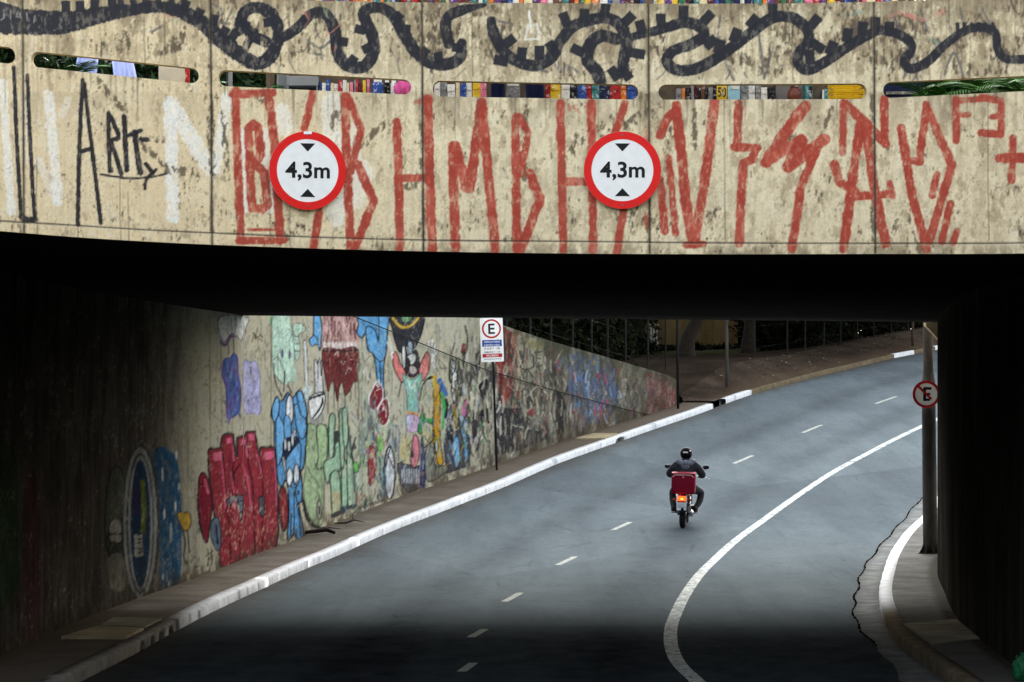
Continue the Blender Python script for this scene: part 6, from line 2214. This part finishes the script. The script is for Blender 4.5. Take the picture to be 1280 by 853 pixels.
palm(90, 31.3, .22, .5, 9, 'bright palm fan left of the first pale cloth in the first slot', 1)
palm(306, 33.3, .2, .55, 11, 'leafy potted palm just right of the grey post in the second slot', 2)
palm(335, 33.6, .2, .5, 10, 'potted palm in front of the light grey box in the second slot', 3)
palm(1158, 32.0, .16, .62, 13, 'light green palm next to the navy tarpaulin in the rightmost slot', 4)
palm(1232, 31.6, .2, .6, 13, 'palm with drooping fronds in the middle of the rightmost slot', 5)
palm(1275, 31.2, .18, .55, 11, 'palm cut off by the right edge of the picture', 6)


def bush(u, d, w_, h_, label, seed):
    x = at(u, d)
    th = thing('bush', label, 'bush', (x, d, deck_z(x)), group='bushes on the bridge')
    bm = bmesh.new()
    r_ = random.Random(seed)
    for k in range(6):
        a = r_.uniform(0, 6.28)
        add_tube(bm, [(0, 0, 0), (math.cos(a) * w_ * .2, math.sin(a) * w_ * .2, h_ * .4), (math.cos(a) * w_ * .4, math.sin(a) * .2, h_ * .8)], [.02, .014, .006], 6)
    obj('stem', bm, M_BARK, th)
    V, q = leaves((0, 0, h_ * .52), (w_, .35, h_ * .5), 60, 60, .06, np.random.default_rng(seed))
    V[:, 2] = np.maximum(V[:, 2], .01)
    fast_mesh('foliage', V, q, M_BUSH, th)


for u, d, w_, h_, lab in ((30, 31.6, .5, .9, 'dark bush behind the left end of the first slot'), (70, 32.4, .5, .9, 'dark bush behind the bright palm of the first slot'), (182, 33.2, .45, .9, 'dark bush between the pale cloth and the cream board'), (-6, 31.0, .4, .9, 'dark bush at the far left edge of the picture'),
                          (270, 34.4, .5, .9, 'dark bush at the left end of the second slot'), (320, 34.8, .6, .95, 'dark bush behind the potted palms of the second slot'), (1190, 33.4, .6, .95, 'dark bush behind the light green palm of the rightmost slot'), (1240, 33.0, .6, .95, 'dark bush behind the drooping palm of the rightmost slot'),
                          (1300, 32.4, .6, .95, 'dark bush at the far right edge of the picture'), (1250, 35.0, 1.1, 1.5, 'tall wide bush at the back of the rightmost slot'), (1150, 34.6, .8, 2.2, 'tall bush behind the navy tarpaulin of the rightmost slot'), (120, 34.6, .9, 1.0, 'wide bush behind the pale grey box of the first slot'), (225, 34.2, .5, .95, 'bush behind the cream board of the first slot')):
    bush(u, d, w_, h_, lab, int(u) + 500)
for u0, u1, lab in ((345, 530, 'long grey counter front behind the second slot stall'), (530, 830, 'long dark panel behind the magazine stall'), (800, 1120, 'long dark panel behind the fourth slot stall')):
    x0, x1 = at(u0, 35.2), at(u1, 35.2)
    th = thing('stall_screen', lab, 'screen', ((x0 + x1) / 2, 35.2 + (.06 if u0 == 530 else 0), deck_z(0)), group='screens behind the stalls')
    bm = bmesh.new()
    add_box(bm, (0, 0, .6), (x1 - x0, .04, 1.15))
    obj('board', bm, simple('screen_board', S(58, 60, 66), .8, var=.2), th)
    bm = bmesh.new()
    for x in (-(x1 - x0) * .45, (x1 - x0) * .45): add_box(bm, (x, .06, .6), (.06, .06, 1.2))
    obj('upright', bm, M_WOOD, th)
# ================================================================== motorcycle and rider
M_RUBBER = simple('tyre_rubber', S(26, 26, 28), .8, var=.2, sc=30)
M_MBLACK = simple('black_plastic', S(24, 24, 27), .4, var=.15)
M_CHROME = simple('dull_chrome', S(150, 152, 156), .25, .9, var=.1)
M_MRED = simple('red_tank_paint', S(130, 24, 34), .3, var=.08)
M_BOX = simple('dark_red_case', S(104, 18, 38), .8, var=.14, sc=12, spec=.04)
M_TRIM = simple('case_white_trim', S(176, 150, 152), .5, var=.06)
M_JACKET = simple('dark_jacket', S(30, 34, 42), .8, var=.3, sc=14)
M_HOOD = simple('grey_hood_cloth', S(96, 104, 116), .9, var=.25, sc=18)
M_TROUS = simple('black_trousers', S(22, 23, 28), .85, var=.25, sc=14)
M_SHOE = simple('dark_shoe', S(30, 28, 30), .6, var=.2)
M_SOLE = simple('pale_sole', S(150, 150, 150), .7, var=.1)
M_HELM = simple('helmet_black', S(8, 9, 11), .75, var=.05, spec=.06)
M_VISOR = simple('visor', S(30, 34, 40), .05, var=.05)
M_REFL = simple('highlight_white', S(220, 224, 228), .4, var=.04)
M_TAIL = simple('tail_lamp_lens', S(220, 60, 30), .3, var=.05, emit=((1.0, .04, .006), .9))
M_TAILC = simple('tail_lamp_core', S(255, 180, 90), .3, var=.02, emit=((1.0, .30, .04), .45))
M_AMBER = simple('amber_lens', S(120, 60, 20), .3, var=.05)
M_PLATE = simple('plate_white', S(196, 204, 214), .5, var=.05)

mp = G(853.5, 660.5)
slope = math.atan2(zr(mp.y + 1) - zr(mp.y - .2), 1.2)
HEAD = R(-6.5)
moto = thing('motorcycle', 'small motorcycle with a dark red top box and glowing tail lamp', 'motorcycle', mp, HEAD)
moto.scale = rider_scale = (.96, .96, .96)
moto.rotation_euler = (slope, R(1.5), HEAD)


def mpart(name, fn, mat, parent=moto, smooth=True):
    bm = bmesh.new()
    fn(bm)
    return obj(name, bm, mat, parent, smooth)


def wheel(y, r_, w_):
    tyre = mpart('wheel', lambda bm: add_torus(bm, (0, y, r_), r_ - w_ * .62, w_ * .62, 'X', 36, 12, 1.05), M_RUBBER)

    def rim(bm):
        add_torus(bm, (0, y, r_), r_ - w_ * 1.15, .016, 'X', 36, 8, 1.8)
        for k in range(10):
            a = 2 * PI * k / 10
            add_tube(bm, [(.02 * (-1) ** k, y, r_), (0, y + math.cos(a) * (r_ - w_ * 1.1), r_ + math.sin(a) * (r_ - w_ * 1.1))], .006, 6)
        add_tube(bm, [(-.07, y, r_), (.07, y, r_)], .05, 14)
    mpart('rim', rim, M_CHROME, tyre)


wheel(.0, .295, .105)
wheel(1.28, .295, .085)
mpart('frame', lambda bm: (add_tube(bm, [(0, -.12, .66), (0, .3, .62), (0, .5, .6), (0, .98, .86)], .03, 8), add_tube(bm, [(0, .98, .86), (0, .86, .5), (0, .6, .3), (0, .38, .32), (0, .3, .6)], .026, 8),
                           add_tube(bm, [(.09, .4, .36), (.1, .0, .295)], .022, 8), add_tube(bm, [(-.09, .4, .36), (-.1, .0, .295)], .022, 8), add_tube(bm, [(-.1, .4, .36), (.1, .4, .36)], .022, 8)), M_MBLACK)
mpart('engine', lambda bm: (add_ell(bm, (0, .62, .38), (.15, .19, .14), 18, 12), add_box(bm, (0, .74, .55), (.17, .17, .22), Matrix.Rotation(R(18), 3, 'X'), .02), add_tube(bm, [(-.2, .6, .36), (.2, .6, .36)], .09, 16)), M_MBLACK)
mpart('exhaust', lambda bm: (add_tube(bm, [(.05, .84, .5), (.1, .88, .32), (.14, .7, .24), (.16, .35, .25)], .022, 8), add_tube(bm, [(.16, .35, .25), (.17, .2, .28), (.18, -.22, .36), (.18, -.3, .375)], [.025, .05, .055, .03], 14)), M_CHROME)
mpart('fuel_tank', lambda bm: (add_ell(bm, (0, .78, .82), (.15, .25, .125), 20, 12),), M_MRED)
mpart('side_cover', lambda bm: (add_ell(bm, (.115, .36, .6), (.035, .17, .09), 14, 8), add_ell(bm, (-.115, .36, .6), (.035, .17, .09), 14, 8)), M_MRED)
mpart('seat', lambda bm: add_box(bm, (0, .35, .775), (.23, .66, .085), Matrix.Rotation(R(-2), 3, 'X'), .03), M_MBLACK)
mpart('rear_fender', lambda bm: (add_tube(bm, [(0, .2, .68), (0, -.02, .66), (0, -.2, .56), (0, -.27, .42), (0, -.28, .33)], [.07, .085, .085, .08, .07], 14),), M_MBLACK)
for sx in (-.125, .125):
    mpart('shock_absorber', lambda bm: (add_tube(bm, [(sx, .02, .31), (sx, .14, .66)], .018, 8), add_tube(bm, [(sx, .06, .42), (sx, .12, .6)], .032, 10)), M_CHROME)
    mpart('fork_leg', lambda bm: add_tube(bm, [(sx * .8, 1.28, .295), (sx * .8, 1.0, .96)], .022, 10), M_CHROME)
    ind = mpart('turn_signal', lambda bm: (add_tube(bm, [(sx * .4, -.22, .64), (sx * 1.25, -.24, .63)], .009, 6), add_ell(bm, (sx * 1.45, -.245, .63), (.032, .024, .026), 12, 8)), M_AMBER)
    mr = mpart('mirror', lambda bm: (add_ell(bm, (sx * 3.3, 1.0, 1.235), (.072, .018, .045), 16, 10),), M_MBLACK)
    mpart('mirror_stalk', lambda bm: add_tube(bm, [(sx * 2.2, 1.0, 1.03), (sx * 2.9, 1.02, 1.16), (sx * 3.2, 1.01, 1.21)], .007, 6), M_MBLACK, mr)
    mpart('foot_peg', lambda bm: add_tube(bm, [(sx * .9, .5, .29), (sx * 2.2, .5, .29)], .014, 8), M_MBLACK)
hb = mpart('handlebar', lambda bm: add_tube(bm, [(-.36, .94, 1.03), (-.22, 1.0, 1.03), (-.08, 1.0, .98), (.08, 1.0, .98), (.22, 1.0, 1.03), (.36, .94, 1.03)], .013, 8), M_MBLACK)
mpart('grip', lambda bm: add_tube(bm, [(.26, .985, 1.03), (.37, .94, 1.03)], .02, 10), M_RUBBER, hb)
mpart('grip', lambda bm: add_tube(bm, [(-.26, .985, 1.03), (-.37, .94, 1.03)], .02, 10), M_RUBBER, hb)
mpart('brake_lever', lambda bm: add_tube(bm, [(.24, 1.03, 1.03), (.42, .99, 1.0), (.5, .97, .985)], .008, 6), M_MBLACK, hb)
mpart('headlamp', lambda bm: add_ell(bm, (0, 1.16, .92), (.1, .09, .1), 16, 10), M_MBLACK)
mpart('front_fender', lambda bm: add_tube(bm, [(0, 1.02, .5), (0, 1.18, .635), (0, 1.38, .62), (0, 1.55, .46)], [.05, .062, .062, .045], 12), M_MRED)
mpart('chain_guard', lambda bm: add_box(bm, (-.12, .28, .36), (.02, .5, .05), Matrix.Rotation(R(-6), 3, 'X'), .008), M_MBLACK)
mpart('rack', lambda bm: (add_tube(bm, [(-.12, .1, .77), (-.13, -.2, .745), (.13, -.2, .745), (.12, .1, .77)], .011, 8), add_tube(bm, [(-.1, -.16, .745), (-.08, -.1, .66)], .01, 6), add_tube(bm, [(.1, -.16, .745), (.08, -.1, .66)], .01, 6)), M_MBLACK)
bx = mpart('top_box', lambda bm: add_box(bm, (0, -.05, .965), (.50, .43, .43), None, .035), M_BOX)
mpart('lid', lambda bm: add_box(bm, (0, -.05, 1.184), (.506, .436, .02), None, .008), M_BOX, bx)


def trim(bm):
    y = -.267
    for (x0, z0, x1, z1) in ((-.225, 1.11, -.175, 1.158), (-.175, 1.158, .175, 1.158), (.175, 1.158, .225, 1.11)):
        L = math.hypot(x1 - x0, z1 - z0)
        add_box(bm, ((x0 + x1) / 2, y, (z0 + z1) / 2), (L, .004, .018), Matrix.Rotation(-math.atan2(z1 - z0, x1 - x0), 3, 'Y'))


mpart('reflective_trim', trim, M_TRIM, bx, False)
mpart('lock', lambda bm: add_tube(bm, [(0, -.264, 1.11), (0, -.277, 1.11)], .016, 12), M_TRIM, bx)
tl = mpart('tail_light', lambda bm: add_box(bm, (-.02, -.29, .66), (.17, .05, .10), None, .018), M_TAIL)
mpart('bulb_glow', lambda bm: add_box(bm, (-.015, -.317, .65), (.055, .006, .035), None, .002), M_TAILC, tl)
pl = mpart('number_plate', lambda bm: add_box(bm, (-.02, -.325, .495), (.20, .006, .165), Matrix.Rotation(R(-8), 3, 'X'), .002), M_PLATE, smooth=False)


def marks(bm):
    rk = random.Random(2)
    for zz, n, hh in ((.545, 5, .022), (.485, 6, .05)):
        for k in range(n):
            x = -.02 + (k - (n - 1) / 2) * .028
            add_box(bm, (x, -.330 + (zz - .495) * -.14 * -1 * .0, zz), (.013, .008, hh * rk.uniform(.8, 1)), None)


mpart('plate_marks', marks, simple('plate_grey', S(120, 130, 150), .6), pl, False)

# ---- rider: one skinned body in riding pose
rider = thing('person', 'person in a dark jacket with a grey hood and a black helmet riding the motorcycle', 'person', mp, HEAD)
rider.scale = rider_scale
rider.rotation_euler = moto.rotation_euler


def skin_body(nodes, edges, root):
    bm = bmesh.new()
    sl = bm.verts.layers.skin.verify()
    vs_ = {}
    for k, (p, r_) in nodes.items():
        v = bm.verts.new(p)
        r_ = r_ if isinstance(r_, tuple) else (r_, r_)
        r_ = (r_[0] * 1.17, r_[1] * 1.17)
        v[sl].radius = r_
        v[sl].use_root = (k == root)
        vs_[k] = v
    for a, b in edges: bm.edges.new((vs_[a], vs_[b]))
    me = bpy.data.meshes.new('sk')
    bm.to_mesh(me)
    bm.free()
    o = bpy.data.objects.new('sk', me)
    COL.objects.link(o)
    m1 = o.modifiers.new('s', 'SKIN')
    m1.use_smooth_shade = True
    m2 = o.modifiers.new('d', 'SUBSURF')
    m2.levels = m2.render_levels = 2
    bpy.context.view_layer.update()
    res = bpy.data.meshes.new_from_object(o.evaluated_get(bpy.context.evaluated_depsgraph_get()))
    bpy.data.objects.remove(o)
    return res


nodes = {'pel': ((0, .40, .88), (.165, .13)), 'bel': ((0, .44, 1.02), (.165, .125)), 'che': ((0, .50, 1.2), (.19, .13)), 'upp': ((0, .54, 1.32), (.15, .11)), 'nek': ((0, .58, 1.42), .06), 'hed': ((0, .61, 1.52), .085)}
edges = [('pel', 'bel'), ('bel', 'che'), ('che', 'upp'), ('upp', 'nek'), ('nek', 'hed')]
for s, sx in (('r', 1), ('l', -1)):
    kx = .33 if sx > 0 else .29
    nodes.update({s + 'sh': ((.215 * sx, .55, 1.30), .09), s + 'el': ((.365 * sx, .68, 1.09), .075), s + 'wr': ((.325 * sx, .91, 1.055), .045),
                  s + 'hp': ((.13 * sx, .46, .84), .105), s + 'th': (((.13 + kx) / 2 * sx, .68, .77), .09), s + 'kn': ((kx * sx, .87, .70), .07), s + 'ca': ((kx * .93 * sx, .72, .52), .066), s + 'an': ((.235 * sx, .5, .40), .05), s + 'he': ((.235 * sx, .49, .355), .05)})
    edges += [('upp', s + 'sh'), (s + 'sh', s + 'el'), (s + 'el', s + 'wr'), ('pel', s + 'hp'), (s + 'hp', s + 'th'), (s + 'th', s + 'kn'), (s + 'kn', s + 'ca'), (s + 'ca', s + 'an'), (s + 'an', s + 'he')]
body = skin_body(nodes, edges, 'pel')
body.name = 'body'
body.materials.clear()
bo = link('body', body, [M_JACKET, M_TROUS], rider)
for p in body.polygons:
    c_ = p.center
    p.material_index = 1 if (c_.z < .9 and not (abs(c_.x) > .25 and c_.z > .95)) else 0
    p.use_smooth = True


def rpart(name, fn, mat, parent=rider, smooth=True):
    bm = bmesh.new()
    fn(bm)
    return obj(name, bm, mat, parent, smooth)


def helm(bm):
    t_ = bmesh.new()
    bmesh.ops.create_uvsphere(t_, u_segments=28, v_segments=20, radius=1)
    for v in t_.verts:
        x, y, z = v.co
        k_ = 1.0 if z > -.2 else 1 - .16 * (-.2 - z)
        v.co = Vector((x * .128 * k_, y * .148 * k_ + (.02 if z < -.3 and y > 0 else 0), z * .142))
    bmesh.ops.translate(t_, vec=(0, .62, 1.545), verts=t_.verts)
    merge(bm, t_)


he = rpart('helmet', helm, M_HELM)
rpart('visor', lambda bm: add_ell(bm, (0, .665, 1.55), (.112, .112, .062), 20, 12), M_VISOR, he)
rpart('helmet_highlight', lambda bm: (add_box(bm, (-.005, .478, 1.585), (.1, .008, .026), Matrix.Rotation(R(14), 3, 'X'), .002), add_ell(bm, (.085, .535, 1.615), (.02, .014, .016), 8, 6)), M_REFL, he)  # white highlight on the helmet, put on as pale patches


def hood(bm):
    for k in range(9):
        a = PI * (.02 + .96 * k / 8)
        x = .155 * math.cos(a)
        add_ell(bm, (x, .52 - .10 * math.sin(a), 1.405 - .05 * math.sin(a) + .012 * math.sin(k * 2.1)), (.062, .055, .05 + .015 * math.sin(a)), 10, 8)
    add_ell(bm, (0, .43, 1.31), (.10, .05, .10), 14, 10)
    add_ell(bm, (-.11, .49, 1.37), (.09, .07, .045), 12, 8)
    add_ell(bm, (.11, .49, 1.37), (.09, .07, .045), 12, 8)


rpart('hood', hood, M_HOOD)
for sx in (-1, 1):
    def glove(bm):
        add_ell(bm, (.315 * sx, .955, 1.06), (.042, .05, .03), 12, 8)
        for k, (dx, L) in enumerate(((-.032, .055), (-.011, .062), (.011, .058), (.031, .046))):
            x = (.315 + dx) * sx
            add_tube(bm, [(x, .985, 1.062), (x, 1.0 + L * .4, 1.05), (x, 1.005 + L * .35, 1.02), (x, .985, 1.0)], [.0105, .0105, .0095, .008], 8)
        add_tube(bm, [(.275 * sx, .945, 1.05), (.258 * sx, .975, 1.035), (.262 * sx, .99, 1.012)], [.013, .012, .009], 8)
    rpart('glove', glove, M_MBLACK)
    sh = rpart('shoe', lambda bm: (add_ell(bm, (.24 * sx, .54, .345), (.055, .13, .05), 14, 10), add_ell(bm, (.238 * sx, .49, .38), (.052, .065, .06), 12, 8)), M_SHOE)
    rpart('sole', lambda bm: add_box(bm, (.24 * sx, .53, .302), (.09, .25, .022), None, .009), M_SOLE, sh)
# ================================================================== camera, sky, sun
cam = bpy.data.cameras.new('camera')
cam.sensor_width = 36
cam.lens = 36 * F / 1280
cam.shift_y = (HV - 426.5) / 1280
cam.clip_start = .5
cam.clip_end = 2000
co = bpy.data.objects.new('camera', cam)
co.location = (0, 0, EYE)
co.rotation_euler = (R(90), 0, 0)
COL.objects.link(co)
SC.camera = co

SUN_EL, SUN_AZ = 23.0, 4.0       # azimuth measured from +Y (down the road) towards +X
wd = bpy.data.worlds.new('World')
SC.world = wd
wd.use_nodes = True
nt = wd.node_tree
sky = nt.nodes.new('ShaderNodeTexSky')
sky.sky_type = 'NISHITA'
sky.sun_disc = False
sky.sun_elevation = R(SUN_EL)
sky.sun_rotation = R(SUN_AZ)
sky.dust_density = 4.0
sky.air_density = 1.2
hs = nt.nodes.new('ShaderNodeHueSaturation')
hs.inputs['Saturation'].default_value = .3
nt.links.new(sky.outputs[0], hs.inputs['Color'])
nt.links.new(hs.outputs[0], nt.nodes['Background'].inputs['Color'])
nt.nodes['Background'].inputs['Strength'].default_value = .12

su = bpy.data.lights.new('sun', 'SUN')
su.energy = 0.75
su.angle = R(10)
su.color = (1.0, .99, .975)
so = bpy.data.objects.new('sun', su)
dirv = Vector((math.sin(R(SUN_AZ)) * math.cos(R(SUN_EL)), math.cos(R(SUN_AZ)) * math.cos(R(SUN_EL)), math.sin(R(SUN_EL))))
so.rotation_euler = dirv.to_track_quat('Z', 'Y').to_euler()
so.location = dirv * 80
COL.objects.link(so)

vs = SC.view_settings
vs.view_transform = 'Standard'
vs.look = 'None'
vs.gamma = 1
vs.exposure = 2.8
vs.use_curve_mapping = False
SC.cycles.max_bounces = 8
SC.cycles.diffuse_bounces = 4
